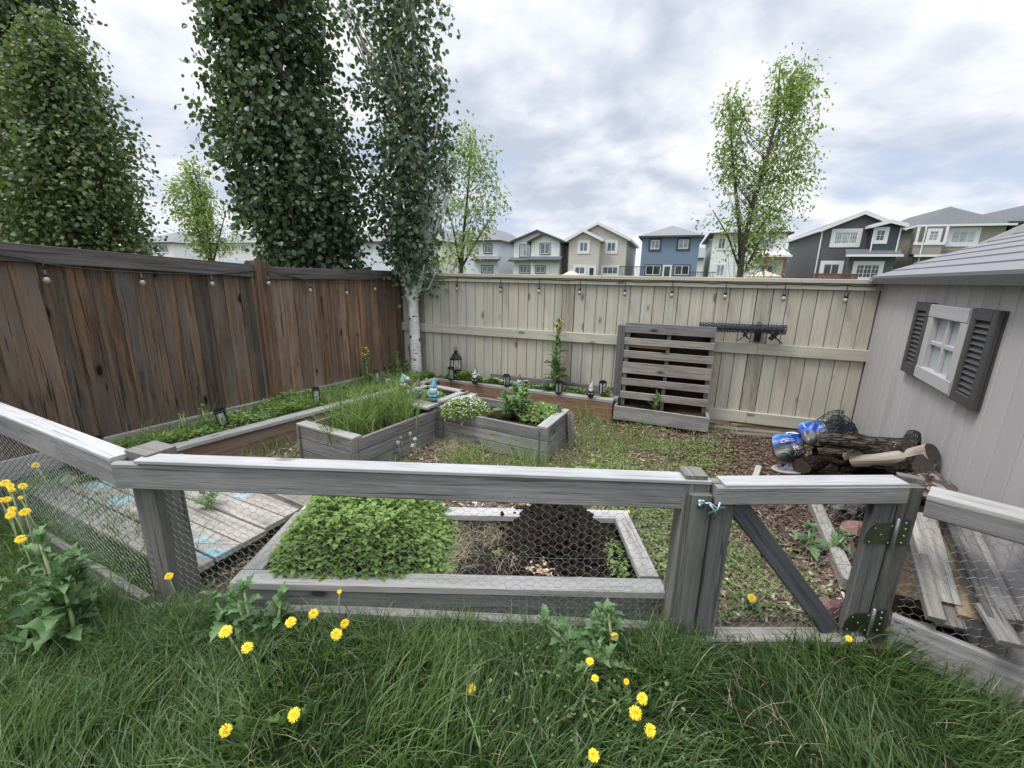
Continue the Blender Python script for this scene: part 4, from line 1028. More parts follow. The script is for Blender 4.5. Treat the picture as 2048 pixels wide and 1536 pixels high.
# 1 far-left white house
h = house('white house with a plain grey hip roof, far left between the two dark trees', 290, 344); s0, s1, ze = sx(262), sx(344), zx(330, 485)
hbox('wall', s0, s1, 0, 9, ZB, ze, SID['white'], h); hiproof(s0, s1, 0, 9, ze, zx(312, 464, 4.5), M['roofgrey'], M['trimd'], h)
hwin(h, (289, 489, 304, 505), trim='trimw', panes=3, glass='hglass', tw=.08); hwin(h, (317, 489, 335, 505), trim='trimw', panes=3, tw=.08)
# 2 beige house
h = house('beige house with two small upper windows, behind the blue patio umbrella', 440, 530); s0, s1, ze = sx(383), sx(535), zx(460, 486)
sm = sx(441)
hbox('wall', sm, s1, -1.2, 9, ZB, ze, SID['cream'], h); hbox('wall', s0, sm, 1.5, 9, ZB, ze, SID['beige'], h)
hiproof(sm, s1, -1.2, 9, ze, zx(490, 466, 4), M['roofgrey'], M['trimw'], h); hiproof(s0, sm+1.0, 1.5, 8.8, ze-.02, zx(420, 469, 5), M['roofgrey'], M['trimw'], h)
hwin(h, (451, 490, 461, 503), -1.2, tw=.1); hwin(h, (482, 490, 492, 503), -1.2, tw=.1); hwin(h, (387, 493, 397, 508), 1.5, tw=.1, glass='hblind')
# 3 white house behind the dark tree
h = house('white house mostly hidden behind the dense dark aspen', 690, 790); s0, s1, ze = sx(640), sx(785), zx(720, 484)
hbox('wall', s0, s1, 0, 9, ZB, ze, SID['paleblue'], h); hiproof(s0, s1, 0, 9, ze, zx(712, 458, 4.5), M['roofgrey'], M['trimd'], h)
hwin(h, (712, 497, 726, 512), tw=.1); hwin(h, (668, 497, 682, 512), tw=.1)
# 4 beige house right of the birch
h = house('pale beige house with one upper window, directly right of the white birch trunk', 840, 885); s0, s1, ze = sx(826), sx(885), zx(866, 483)
hbox('wall', s0, s1, 0, 9, ZB, ze, SID['cream'], h); hiproof(s0, s1, 0, 9, ze, zx(862, 462, 4.5), M['roofgrey'], M['trimd'], h)
hwin(h, (850, 489, 873, 507), trim='trimd', tw=.09, panes=2, glass='hblind'); hwin(h, (854, 531, 876, 545), trim='trimd', tw=.09); skirt(h, 838, 890, 518, 523, M['roofgrey'], M['trimd'])
# 5 pale blue-grey house
h = house('pale blue-grey house partly behind the light green tree right of the birch', 955, 997); s0, s1, ze = sx(930), sx(996), zx(980, 481)
hbox('wall', s0, s1, 0, 10, ZB, ze, SID['paleblue'], h); hiproof(s0, s1, 0, 10, ze, zx(990, 460, 4.5), M['roofgrey'], M['trimd'], h)
hwin(h, (969, 489, 983, 506), trim='trimd', tw=.09); hwin(h, (964, 532, 985, 545), trim='trimd', tw=.09); skirt(h, 948, 1001, 517, 522, M['roofgrey'], M['trimd'])
# 6 white house with two dark-edged gables
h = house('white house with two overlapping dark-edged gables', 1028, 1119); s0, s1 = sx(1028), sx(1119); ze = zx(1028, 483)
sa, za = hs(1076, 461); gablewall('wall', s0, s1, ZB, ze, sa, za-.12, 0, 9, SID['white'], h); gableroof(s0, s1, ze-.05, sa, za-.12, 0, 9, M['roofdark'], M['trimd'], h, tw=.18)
n = -.7; a0, a1 = sx(1063, 490, n), sx(1119.5, 490, n); sa, za = hs(1090, 467, n)
gablewall('bay_wall', a0, a1, ZB, zx(1063, 482, n), sa, za-.12, n, 0, SID['white'], h); gableroof(a0, a1, zx(1063, 482, n)-.05, sa, za-.12, n, 3, M['roofdark'], M['trimd'], h, tw=.18)
hwin(h, (1040, 490, 1060, 513), trim='trimd', tw=.06, panes=3, glass='hblind'); hwin(h, (1081, 487, 1100, 508), n, trim='trimd', tw=.06)
skirt(h, 1021, 1064, 520, 524, M['roofdark'], M['trimd']); skirt(h, 1060, 1124, 518, 523, M['roofdark'], M['trimd'], n)
hwin(h, (1040, 532, 1061, 546), trim='trimd', tw=.06, panes=3); hwin(h, (1072, 532, 1090, 546), n, trim='trimd', tw=.06)
# 7 tan house with white gables
h = house('tan house with two white-edged gables and white window surrounds', 1139, 1253); s0, s1 = sx(1139), sx(1253.5); sa, za = hs(1197, 444.5); ze = zx(1253, 477)
s0m = 2*sa-s1
gablewall('wall', s0m, s1, ZB, ze, sa, za-.15, 0, 10, SID['tan'], h); gableroof(s0m, s1, ze, sa, za-.15, 0, 10, M['roofgrey'], M['trimw'], h, oh=.3, tw=.24)
n = -1.0; a0, a1 = sx(1139, 490, n), sx(1199, 490, n); sa, za = hs(1168, 459, n)
gablewall('bay_wall', a0, a1, ZB, zx(1139, 479, n), sa, za-.15, n, 0, SID['tan'], h); gableroof(a0, a1, zx(1139, 479, n), sa, za-.15, n, 4, M['roofgrey'], M['trimw'], h, oh=.3, tw=.24)
hwin(h, (1160, 485, 1176, 503), n, tw=.2); hwin(h, (1215, 485, 1232, 503), 0, tw=.2)
hwin(h, (1150, 534, 1170, 548), n, tw=.16); hwin(h, (1206, 534, 1236, 548), 0, tw=.16, panes=3)
d = hwin(h, (1178, 535, 1189, 556), n, tw=.16, panes=1, glass='hdark', name='door')
# 8 blue house
h = house('blue house with a grey hip roof and two dark-framed upper windows', 1283, 1399); s0, s1 = sx(1284), sx(1399); ze = zx(1340, 472)
hbox('wall', s0, s1, 0, 9, ZB, ze, SID['blue'], h); hiproof(s0, s1, 0, 9, ze, zx(1346, 452)+.5, M['roofgrey'], M['trimn'], h, oh=.3, ridge=(((s0+s1)/2, 4.0), ((s0+s1)/2, 5.4)))
for L in ((1302, 480, 1320, 498.5), (1358, 479, 1378, 497.5)): hwin(h, L, trim='trimn', tw=.16, glass='hblind')
for L in ((1292, 531, 1322, 550), (1350, 531, 1379, 550)): hwin(h, L, trim='trimn', tw=.1, glass='hdark')
hwin(h, (1328, 532, 1342, 556), trim='trimw', tw=.08, panes=1, glass='hdark', name='door')
# small far house
n = 18.; h = thing('house', 'small far pale house with grey roof, in the gap right of the blue house', 'house', HP_(sx(1412, 520, n), n, 0))
a0, a1 = sx(1392, 510, n), sx(1450, 510, n); hbox('wall', a0, a1, n, n+8, ZB, zx(1412, 515, n), SID['white'], h); hiproof(a0, a1, n, n+8, zx(1412, 516, n), zx(1412, 491, n), M['roofgrey'], M['trimd'], h, ridge=((a0+.5, n+4), (a1-.5, n+4)))
# 9 white house behind the right tree
h = house('white house with a timber porch, behind the light green tree right of the blue house', 1424, 1572); s0, s1 = sx(1425), sx(1572); ze = zx(1500, 466)
hbox('wall', s0, s1, 0, 10, ZB, ze, SID['white'], h); hiproof(s0, s1, 0, 10, ze, zx(1495, 446), M['roofgrey'], M['trimd'], h)
hwin(h, (1521, 478, 1551, 499), tw=.1, glass='hblind'); hwin(h, (1438, 476, 1452, 498), tw=.1); hwin(h, (1434, 530, 1450, 553), tw=.1, panes=2, glass='hblind'); hwin(h, (1523, 531, 1547, 553), tw=.1, glass='hdark')
skirt(h, 1515, 1574, 508, 516, SID['white'], M['trimw'], out=1.6)
q = MB(); n = -1.7; a0, a1 = sx(1530, 519, n), sx(1574, 519, n); zt = zx(1550, 519, n)
q.prism([HP_(a0, n, zt), HP_(a1, n, zt), HP_(a1, n, zt+.2), HP_(a0, n, zt+.2)], HN*.15)
for a in (a0+.05, a1-.2): q.prism([HP_(a, n+.02, ZB), HP_(a+.16, n+.02, ZB), HP_(a+.16, n+.02, zt), HP_(a, n+.02, zt)], HN*.14)
q.build('porch_frame', M['decking'], h)
# 10 dark grey house
h = house('dark grey house with white-edged gables and a navy bay', 1641, 1790); s0, s1 = sx(1642), sx(1792); sa, za = hs(1729, 421); ze = zx(1642, 458)
s1g = 2*sa-s0
gablewall('wall', s0, s1g, ZB, ze, sa, za-.2, 0, 11, SID['dark'], h); gableroof(s0, s1g, ze, sa, za-.2, 0, 11, M['roofdark'], M['trimw'], h, oh=.32, tw=.27)
n = -.9; a0, a1 = sx(1746, 470, n), sx(1797, 470, n); sa, za = hs(1779, 440.5, n); zc_ = zx(1746, 452, n); zf = zx(1770, 503, n)
gablewall('bay_wall', a0, 2*sa-a0, zf, zc_, sa, za-.15, n, 0, SID['navy'], h); gableroof(a0, 2*sa-a0, zc_, sa, za-.15, n, 4, M['roofdark'], M['trimw'], h, oh=.28, tw=.24)
hwin(h, (1671, 464, 1717, 488), 0, tw=.24, panes=3, grid=(9, 3), glass='hblind'); hwin(h, (1754, 460, 1772, 482), n, tw=.2, panes=1, grid=(2, 2))
n2 = -.8; hbox('lower_wall', sx(1697, 530, n2), sx(1788, 530, n2), n2, 0, ZB, zx(1740, 511, n2), SID['dark'], h)
skirt(h, 1690, 1800, 505, 514, M['roofdark'], M['trimw'], n2, .5)
hwin(h, (1648, 528, 1680, 550), 0, tw=.24, glass='hdark'); hwin(h, (1714, 529, 1760, 556), n2, tw=.24, panes=3, glass='hdark', grid=(6, 3))
for (xx, nn) in ((1641.5, 0), (1744.5, -.9), (1796, -.9)):
    q = MB(); s_ = sx(xx, 480, nn); q.tube([HP_(s_, nn-.06, zx(xx, 455, nn)), HP_(s_, nn-.06, zx(xx, 505, nn) if nn < 0 else 0)], .05, 6); q.build('downspout', M['trimw'], h)
q = MB(); n = -2.6; a0, a1 = sx(1628, 550, n), sx(1716, 550, n); zt = zx(1670, 547, n)
q.prism([HP_(a0, n, zt-.08), HP_(a1, n, zt-.08), HP_(a1, n, zt), HP_(a0, n, zt)], HN*.1)
for k in range(34): a = a0+(a1-a0)*k/33; q.prism([HP_(a-.03, n+.02, 0), HP_(a+.03, n+.02, 0), HP_(a+.03, n+.02, zt-.08), HP_(a-.03, n+.02, zt-.08)], HN*.05)
q.build('deck_railing', M['decking'], h)
# 11 taupe house
h = house('taupe house with a white-trimmed bay, between the dark grey house and the shed roof', 1830, 1990); s0, s1 = sx(1836), sx(2003); ze = zx(1920, 450)
hbox('wall', s0, s1, 0, 11, ZB, ze, SID['taupe'], h); hiproof(s0, s1, 0, 11, ze, zx(1880, 431)+.9, M['roofdark'], M['trimw'], h, oh=.35)
n = -.6; a0, a1 = sx(1832, 470, n), sx(1890, 470, n); zm = zx(1860, 487, n)
hbox('bay_wall', a0, a1, n, 0, zm, ze-.12, SID['darktaupe'], h); hbox('bay_base', a0, a1, n, 0, zx(1860, 508, n), zm, SID['taupe'], h)
q = MB()
for s_ in (a0, sx(1889, 470, n)): q.prism([HP_(s_, n-.04, zm), HP_(s_+.16, n-.04, zm), HP_(s_+.16, n-.04, ze-.15), HP_(s_, n-.04, ze-.15)], HN*.04)
q.prism([HP_(a0-.05, n-.06, zm-.1), HP_(a1+.1, n-.06, zm-.1), HP_(a1+.1, n-.06, zm+.08), HP_(a0-.05, n-.06, zm+.08)], HN*.06); q.build('bay_trim', M['trimw'], h)
hwin(h, (1860, 462, 1879, 482), n, tw=.16, panes=1, grid=(2, 3), glass='hblind'); hwin(h, (1905, 462, 1953, 486), 0, tw=.24, panes=3, glass='hblind', grid=(3, 8))
skirt(h, 1818, 1912, 509, 515, M['roofdark'], M['trimw'], 0, .9); hwin(h, (1846, 527, 1880, 548), 0, tw=.2)
q = MB(); s_ = s0-.02; q.tube([HP_(s_, -.66, ze), HP_(s_, -.66, 0)], .05, 6); q.build('downspout', M['trimw'], h)
# 12 far right house
h = house('dark taupe house at the right edge, only its roof and upper wall above the shed', 2040, 2150); s0, s1 = sx(2014), sx(2190); ze = zx(2030, 444)
hbox('wall', s0, s1, 0, 11, ZB, ze, SID['darktaupe'], h); hiproof(s0, s1, 0, 11, ze, zx(2100, 394), M['roofdark'], M['trimd'], h)
# patio things behind the fence
def umbrella(label, px, py, n, rad, hgt, m):
    s_, z_ = hs(px, py, n); o = thing('patio_umbrella', label, 'umbrella', HP_(s_, n, 0)); q = MB(); k = 8; top = HP_(s_, n, z_)
    rim = [HP_(s_+rad*math.cos(2*PI*i/k), n+rad*math.sin(2*PI*i/k), z_-hgt) for i in range(k)]; lo = [p-V3(0, 0, .18) for p in rim]
    for i in range(k): j = (i+1) % k; q.poly([rim[i], rim[j], top]); q.poly([lo[i], lo[j], rim[j], rim[i]])
    q.ball(top, .07, 8); q.build('canopy', m, o); q = MB(); q.tube([HP_(s_, n, ZB), top], .03, 6); q.build('pole', M['trimw'], o)
umbrella('blue-grey patio umbrella peeking over the brown fence', 473, 518, -20, 1.35, .35, plain('umbrella_bluegrey', (.16, .19, .25), .7))
umbrella('sand-coloured patio umbrella peeking over the tan fence by the porch', 1530, 541, -14, .85, .30, plain('umbrella_sand', (.46, .40, .32), .7))
umbrella('tan patio umbrella peeking over the tan fence in front of the tan house', 1143, 540, -14, .6, .3, plain('umbrella_tan', (.44, .37, .28), .7))
# dark fence and small bushes in the far gardens
for (x0, x1, y, side) in ((1238, 1292, 534, 'left'), (1380, 1432, 545, 'right')):
    q = MB(); n = -3; a0, a1 = sx(x0, y, n), sx(x1, y, n); zt = zx((x0+x1)/2, y, n)
    for k in range(int((a1-a0)/.11)): q.prism([HP_(a0+k*.11, n, ZB), HP_(a0+k*.11+.035, n, ZB), HP_(a0+k*.11+.035, n, zt), HP_(a0+k*.11, n, zt)], HN*.03)
    q.prism([HP_(a0, n, zt), HP_(a1, n, zt), HP_(a1, n, zt+.06), HP_(a0, n, zt+.06)], HN*.04)
    tag(q.build('picket_fence', M['trimd']), 'black picket fence in the far gardens, just %s of the blue house' % side, 'fence', 'black picket fences of the far gardens')
# ---------------------------------------------------------------- trees
def envelope(outline, y):
    rows = []
    for (py, a, b) in outline:
        l, r = Yp(a, py, y), Yp(b, py, y); rows.append(((l[2]+r[2])/2, (l[0]+r[0])/2, abs(r[0]-l[0])/2))
    rows.sort(); z = np.array([q[0] for q in rows]); return z, np.array([q[1] for q in rows]), np.array([q[2] for q in rows])
def tree(name, label, y, lobes, base, m, bark, size, group=None, trunk_r=.08, trunk_pts=None, squash=.85, limbs=36, shell=.55, leaf=LEAF_DISC, spread=.11, up=1.1, hole=0.0, cat='tree', lim0=.3, limr=1.0, stems=None):
    """lobes: list of (outline, number of clumps, leaves per clump)"""
    o = thing(name, label, cat, base, group); tr = MB(); sc_ = SCAT(); sd_ = rnd.randint(0, 999)
    ez_, ex_, er_ = envelope(lobes[0][0], y)
    if trunk_pts is None:
        zs = np.linspace(base[2], ez_[-1], 9); trunk_pts = [V3(np.interp(z, np.r_[base[2], ez_], np.r_[base[0], ex_]) if z > base[2] else base[0], y+.03*math.sin(z), z) for z in zs]
        trunk_pts[0] = np.array(base, float)
    k = len(trunk_pts); tr.tube(trunk_pts, [trunk_r*(1-.8*i/(k-1)) for i in range(k)], 10)
    for st in (stems or []): tr.tube(st[0], [st[1]*(1-.7*i/(len(st[0])-1)) for i in range(len(st[0]))], 8)
    tz = np.array([p[2] for p in trunk_pts]); tp_ = np.array(trunk_pts)
    for (outl, nc, per) in lobes:
        z_, x_, r_ = envelope(outl, y)
        for i in range(limbs):
            zt = rnd.uniform(z_[0]+.1, z_[-1]); r = np.interp(zt, z_, r_)*rnd.uniform(.35, .95); a = rnd.uniform(0, 2*PI)
            e = V3(np.interp(zt, z_, x_)+r*math.cos(a), y+r*math.sin(a)*squash, zt)
            z0 = max(tz[0]+lim0, zt-rnd.uniform(.5, 1.3)*up); z0 = min(z0, tz[-1]-.1)
            st = V3(np.interp(z0, tz, tp_[:, 0]), np.interp(z0, tz, tp_[:, 1]), z0)
            mid = st*.5+e*.5+V3((e-st)[0]*.15, (e-st)[1]*.15, -.08*up); tr.tube([st, mid, e], [trunk_r*.24*limr, trunk_r*.13*limr, trunk_r*.05*limr], 5, caps=False)
        zc = rng.uniform(z_[0], z_[-1], nc*3); w = np.interp(zc, z_, r_); keep = rng.random(nc*3) < w/r_.max()+.15; zc = zc[keep][:nc]; n = len(zc)
        rr = np.interp(zc, z_, r_)*np.clip(rng.random(n)**shell, 0, 1)*rng.uniform(.86, 1.03, n); a = rng.uniform(0, 2*PI, n)
        # uneven outline
        rr *= .42+.42*vnoise(np.stack([a*1.2, zc*1.1], 1), 1.0, sd_)+.40*vnoise(np.stack([a*2.6+9, zc*2.4], 1), 1.0, sd_+7)+.12*vnoise(np.stack([a*3, zc*5], 1), 1.0, sd_+1)
        far_ = rng.random(n) < .06; rr = np.where(far_, np.maximum(rr, np.interp(zc, z_, r_)*.85)*rng.uniform(1.0, 1.22, n), rr)
        C_ = np.stack([np.interp(zc, z_, x_)+rr*np.cos(a), y+rr*np.sin(a)*squash, zc], 1)
        if hole:
            kz = vnoise(np.stack([a*2.2+zc*.4, zc*2.4], 1), 1.0, sd_+2) > hole; C_ = C_[kz]; a = a[kz]
        for c_ in C_[(far_[kz] if hole else far_)][::2]:
            ax_ = np.interp(c_[2]-.25, z_, x_); tr.tube([V3(ax_+(c_[0]-ax_)*.55, y+(c_[1]-y)*.55, c_[2]-.22), c_*.5+V3(ax_+(c_[0]-ax_)*.55, y+(c_[1]-y)*.55, c_[2]-.22)*.5+V3(0, 0, -.02), c_], [.007, .005, .003], 4, caps=False)
        n = len(C_); ctint = np.clip(rng.normal(.45, .18, n), 0, 1)
        P = np.repeat(C_, per, 0)+rng.normal(0, spread, (n*per, 3))*np.array([1, 1, 1.25]); A = np.repeat(a, per); N_ = len(P)
        out = np.stack([np.cos(A), np.sin(A), np.zeros(N_)], 1)
        d = out*.45+rng.normal(0, .55, (N_, 3))+np.array([0, 0, -.55]); nh = out*.6+rng.normal(0, .75, (N_, 3))+np.array([0, 0, .55])
        sc_.add(leaf[0], leaf[1], P, frames(d, nh), size*rng.uniform(.65, 1.2, N_), np.clip(np.repeat(ctint, per)+rng.normal(0, .22, N_), 0, 1))
    tr.build('trunk', bark, o, True); sc_.build('crown', m, o); return o
# white-stemmed birch in the corner of the border bed
bb_ = V3(-1.385, 5.98, .2); yb = 5.98
tpts = [bb_, Yp(833, 735, yb), Yp(829, 660, yb), Yp(826, 600, yb), Yp(836, 555, yb), Yp(846, 480, yb), Yp(843, 390, yb), Yp(838, 280, yb), Yp(830, 150, yb), Yp(826, 20, yb), Yp(822, -120, yb)]
stems = [([Yp(823, 612, yb), Yp(812, 575, yb), Yp(800, 540, yb), Yp(790, 480, yb), Yp(800, 380, yb), Yp(806, 240, yb), Yp(795, 100, yb), Yp(788, -60, yb)], .05),
         ([Yp(846, 500, yb-.05), Yp(853, 430, yb-.04), Yp(854, 330, yb), Yp(856, 220, yb)], .020)]
tree('birch_tree', 'white-trunked birch with tall open grey-green crown, in the border bed where the fences meet', yb,
     [([(-90, 700, 880), (0, 683, 888), (60, 688, 893), (150, 712, 905), (220, 722, 916), (300, 725, 896), (350, 722, 896), (420, 738, 886), (480, 762, 868), (530, 782, 864)], 640, 14),
      ([(440, 745, 880), (500, 755, 880), (545, 775, 885), (590, 815, 868)], 85, 13), ([(275, 880, 925), (330, 870, 918), (380, 860, 905)], 22, 11), ([(0, 668, 700), (40, 672, 720)], 8, 8)],
     bb_, M['aspen'], M['birch'], .060, trunk_r=.088, trunk_pts=tpts, stems=stems, hole=.27, shell=.6, limbs=11, spread=.09, lim0=1.25)
yd = 5.9
tree('aspen_tree', 'tall dense dark green aspen standing just beyond the brown fence, left of the white birch', yd,
     [([(-90, 420, 640), (0, 402, 645), (60, 394, 655), (120, 408, 652), (200, 408, 684), (260, 428, 708), (300, 432, 716), (370, 474, 718), (410, 470, 718), (450, 498, 722), (500, 520, 722), (560, 545, 715), (640, 560, 700)], 1800, 15)],
     Yp(640, 800, yd)*np.array([1, 1, 0]), M['dense'], M['twig'], .064, trunk_r=.09, shell=.42, limbs=40, spread=.09)
tree('poplar_tree', 'large dark poplar at the left edge, its top out of the picture, farther back', 8.6,
     [([(-150, -60, 118), (0, -90, 130), (100, -110, 140), (250, -130, 150), (400, -130, 160), (560, -120, 170)], 1900, 14)],
     Yp(20, 700, 8.6)*np.array([1, 1, 0]), M['dense'], M['twig'], .072, trunk_r=.16, shell=.42, limbs=30, spread=.16)
tree('poplar_tree', 'broad poplar with yellowish green tips beyond the left end of the brown fence', 6.6,
     [([(60, 75, 122), (130, 40, 158), (200, 24, 208), (300, 5, 254), (370, 5, 278), (420, 10, 290), (470, 12, 284), (560, 40, 270), (640, 70, 240)], 1900, 16)],
     Yp(150, 720, 6.6)*np.array([1, 1, 0]), M['lefttree'], M['twig'], .058, trunk_r=.12, shell=.42, limbs=40, spread=.12)
# young light green ash trees in the far gardens
LEAF_ASH = leaf_t(.46, .10, .2, .45)
def ash(label, y, lobes, bpx, stems_px, size, tr, **kw):
    base = Yp(*bpx, y)*np.array([1, 1, 0]); st = []
    for s_ in stems_px: st.append(([Yp(a, b, y) for a, b in s_[0]], s_[1]))
    tp = [base]+[Yp(a, b, y) for a, b in stems_px[0][0]]
    return tree('ash_tree', label, y, lobes, base, M['ash'], M['twig'], size, 'young light green ash trees', trunk_r=tr, trunk_pts=tp, stems=st[1:], leaf=LEAF_ASH, shell=.75, spread=.115, up=1.0, limr=.5, **kw)
ash('tall light green ash with two leaning stems, above the right half of the tan fence', 9.0,
    [([(128, 1535, 1590), (160, 1528, 1632), (200, 1524, 1636), (260, 1522, 1632), (310, 1518, 1634), (360, 1490, 1634), (400, 1470, 1620)], 230, 24),
     ([(192, 1448, 1472), (220, 1440, 1495), (280, 1440, 1492), (330, 1436, 1500), (380, 1408, 1510)], 105, 23),
     ([(340, 1430, 1600), (385, 1405, 1632), (420, 1404, 1622), (460, 1420, 1606), (500, 1440, 1590), (530, 1470, 1556)], 165, 23)],
    (1478, 600), [([(1480, 545), (1486, 500), (1500, 430), (1530, 330), (1555, 230), (1560, 130)], .07), ([(1481, 530), (1478, 440), (1466, 330), (1458, 200)], .045), ([(1486, 510), (1530, 440), (1590, 390)], .03), ([(1480, 540), (1455, 470), (1425, 420)], .028), ([(1490, 540), (1520, 480), (1556, 450)], .022)],
    .078, .07, limbs=34, hole=.40)
ash('slender light green ash right behind the birch, in front of the pale blue-grey house', 10.5,
    [([(268, 905, 955), (300, 890, 1000), (360, 880, 1005), (420, 872, 1014), (460, 868, 1008), (500, 880, 980), (530, 890, 960)], 190, 20)],
    (922, 600), [([(922, 545), (926, 480), (934, 400), (945, 280)], .06), ([(921, 535), (905, 450), (885, 380)], .03), ([(923, 535), (960, 470), (990, 420)], .03)], .09, .065, limbs=22, hole=.38)
ash('small light green ash between the two dark trees, in front of the beige house', 12.5,
    [([(312, 375, 388), (350, 370, 415), (390, 340, 440), (430, 346, 462), (470, 362, 470), (505, 385, 455)], 220, 24)],
    (424, 600), [([(424, 540), (420, 490), (405, 400), (382, 320)], .05), ([(425, 530), (440, 470), (452, 420)], .03), ([(422, 530), (395, 460), (360, 410)], .028)], .095, .055, limbs=20, hole=.38)
# ---------------------------------------------------------------- lawn grass
lawn_poly = [(-4.3, 2.95), (-1.80, 1.735), (.86, 1.665), (1.74, 1.60), (2.22, 1.06), (2.3, .2), (2.4, -.6), (-2.8, -.6), (-4.6, 1.2)]
P = inside(lawn_poly, 72000); dens = np.where(P[:, 1] > .85, 1.0, .35)*np.where(P[:, 0] < -2.6, .7, 1); P = P[rng.random(len(P)) < dens]
n1 = vnoise(P, 3.0, 21); n2 = vnoise(P, 9.0, 22); cl = vnoise(P, 1.2, 23)
L = (.080+.12*n1+.06*n2)*rng.uniform(.55, 1.25, len(P)); L *= np.where((P[:, 1] > 1.5)*(P[:, 0] > -1.0)*(P[:, 0] < .62), .72, 1.0)
ang = 2*PI*(vnoise(P, 1.6, 24)*1.6)+rng.normal(0, .9, len(P)); le = rng.uniform(.15, .95, len(P))
gr_ = SCAT(); grass(gr_, P, L, rng.uniform(.0034, .0080, len(P)), np.stack([np.cos(ang)*le, np.sin(ang)*le], 1), np.clip(.12+.42*rng.random(len(P))+.32*(n1-.5)+(rng.random(len(P)) < .07)*.5, 0, 1), segs=3)
Pq = inside([(-4.2, 2.85), (-1.84, 1.70), (-1.35, 1.2), (-2.6, 1.0), (-4.4, 1.6)], 14000); ang = rng.uniform(0, 2*PI, len(Pq)); le = rng.uniform(.15, 1.0, len(Pq))
grass(gr_, Pq, rng.uniform(.08, .24, len(Pq)), rng.uniform(.003, .006, len(Pq)), np.stack([np.cos(ang)*le, np.sin(ang)*le], 1), np.clip(rng.normal(.42, .2, len(Pq)), 0, 1), segs=3)
A2_ = rng.random(4200)**.8; Q = LA[None]+(LB-LA)[None]*A2_[:, None]-LN[None]*rng.uniform(.02, .34, (len(A2_), 1)); Q[:, 2] = 0; ang = rng.uniform(0, 2*PI, len(Q)); le = rng.uniform(.2, 1.0, len(Q))
grass(gr_, Q, rng.uniform(.14, .34, len(Q)), rng.uniform(.0035, .0075, len(Q)), np.stack([np.cos(ang)*le, np.sin(ang)*le], 1), np.clip(rng.normal(.48, .2, len(Q)), 0, 1), segs=4)
# taller wild blades along the fence foot
A_ = rng.random(8000); Q = np.array(PA)[None]+(np.array(PB)-np.array(PA))[None]*A_[:, None]; Q[:, 1] -= rng.uniform(.02, .30, len(Q)); Q[:, 0] += rng.normal(0, .05, len(Q)); Q[:, 2] = 0
kk = (vnoise(Q, 4, 31) > .35)*((Q[:, 0] < -1.05)+(Q[:, 0] > .62)+(rng.random(len(Q)) < .3)); Q = Q[kk > 0]; ang = rng.uniform(0, 2*PI, len(Q)); le = rng.uniform(.2, 1.0, len(Q))
grass(gr_, Q, rng.uniform(.12, .24, len(Q)), rng.uniform(.003, .0055, len(Q)), np.stack([np.cos(ang)*le, np.sin(ang)*le], 1), np.clip(rng.normal(.38, .18, len(Q)), 0, 1), segs=4)
# thatch and clover between the blades
k = rng.choice(len(P), 3200); ang = rng.uniform(0, 2*PI, len(k)); le = rng.uniform(.7, 1.6, len(k))
grass(gr_, P[k]+np.array([0, 0, .015]), rng.uniform(.05, .14, len(k)), .003, np.stack([np.cos(ang)*le, np.sin(ang)*le], 1), np.clip(rng.normal(.55, .25, len(k)), 0, 1), 1, segs=3)
k = P[vnoise(P, 2.2, 27) > .66]; k = k[rng.choice(len(k), min(len(k), 1300))]+rng.normal(0, .015, (min(len(k), 1300), 3))*np.array([1, 1, 0]); k[:, 2] = rng.uniform(.03, .12, len(k))
gr_.add(LEAF_DISC[0], LEAF_DISC[1], k, frames(rng.normal(0, 1, (len(k), 3))*np.array([1, 1, .35]), rng.normal(0, .35, (len(k), 3))+np.array([0, 0, 1.])), rng.uniform(.010, .018, len(k)), np.clip(rng.normal(.25, .15, len(k)), 0, 1), 2)
tag(gr_.build('lawn_grass', [M['grassl'], M['straw'], M['cover']]), 'long dark green lawn grass in front of the wire fence', 'grass', kind='stuff')
# ---------------------------------------------------------------- chips, straw and cover on the garden floor
garden_poly = [(-3.4, 2.75), (-1.75, 1.95), (.80, 1.78), (1.72, 1.75), (3.55, 4.3), (1.9, 4.95), (.9, 5.15), (-.9, 5.6), (-1.2, 5.6), (-2.75, 3.0)]
obst = [[tuple(p) for p in (A0[:2], A1x, A2x, A0[:2]+aw)], [tuple(p) for p in (B0, B1, B2, B3)], [tuple(p) for p in (C0, C1, C2, C3_)], [(FX0, FY0), (FX1, FY0), (FX1, FY1), (FX0, FY1)]]
def free(P):
    k = np.ones(len(P), bool)
    for o_ in obst: k &= ~inpoly(P, o_)
    return k
BOXT = (np.array([(-.5, -.5, -.5), (.5, -.5, -.5), (.5, .5, -.5), (-.5, .5, -.5), (-.5, -.5, .5), (.5, -.5, .5), (.5, .5, .5), (-.5, .5, .5)]), np.array([(3, 2, 1, 0), (4, 5, 6, 7), (0, 1, 5, 4), (1, 2, 6, 5), (2, 3, 7, 6), (3, 0, 4, 7)]))
P = inside(garden_poly, 26000); P = P[free(P)]; n = len(P)
redness = np.clip((P[:, 0]-.9)/.9, 0, 1)*np.clip((P[:, 1]-2.0)/.6, 0, 1)
keep = rng.random(n) < (.55+.45*redness); P = P[keep]; redness = redness[keep]; n = len(P)
P[:, 2] = .022*(vnoise(P, 3.0, 5)-.5)*2+rng.uniform(.004, .022, n)
S_ = np.stack([rng.uniform(.006, .018, n), rng.uniform(.018, .055, n), rng.uniform(.002, .006, n)], 1)
d = rng.normal(0, 1, (n, 3)); d[:, 2] *= .28
ch = SCAT(); ch.add(BOXT[0], BOXT[1], P, frames(d, rng.normal(0, .35, (n, 3))+np.array([0, 0, 1.])), S_, np.clip(rng.normal(.70, .24, n)-.42*redness, 0, 1))
tag(ch.build('wood_mulch', M['chip']), 'loose wood chip mulch covering the garden floor', 'mulch', kind='stuff')
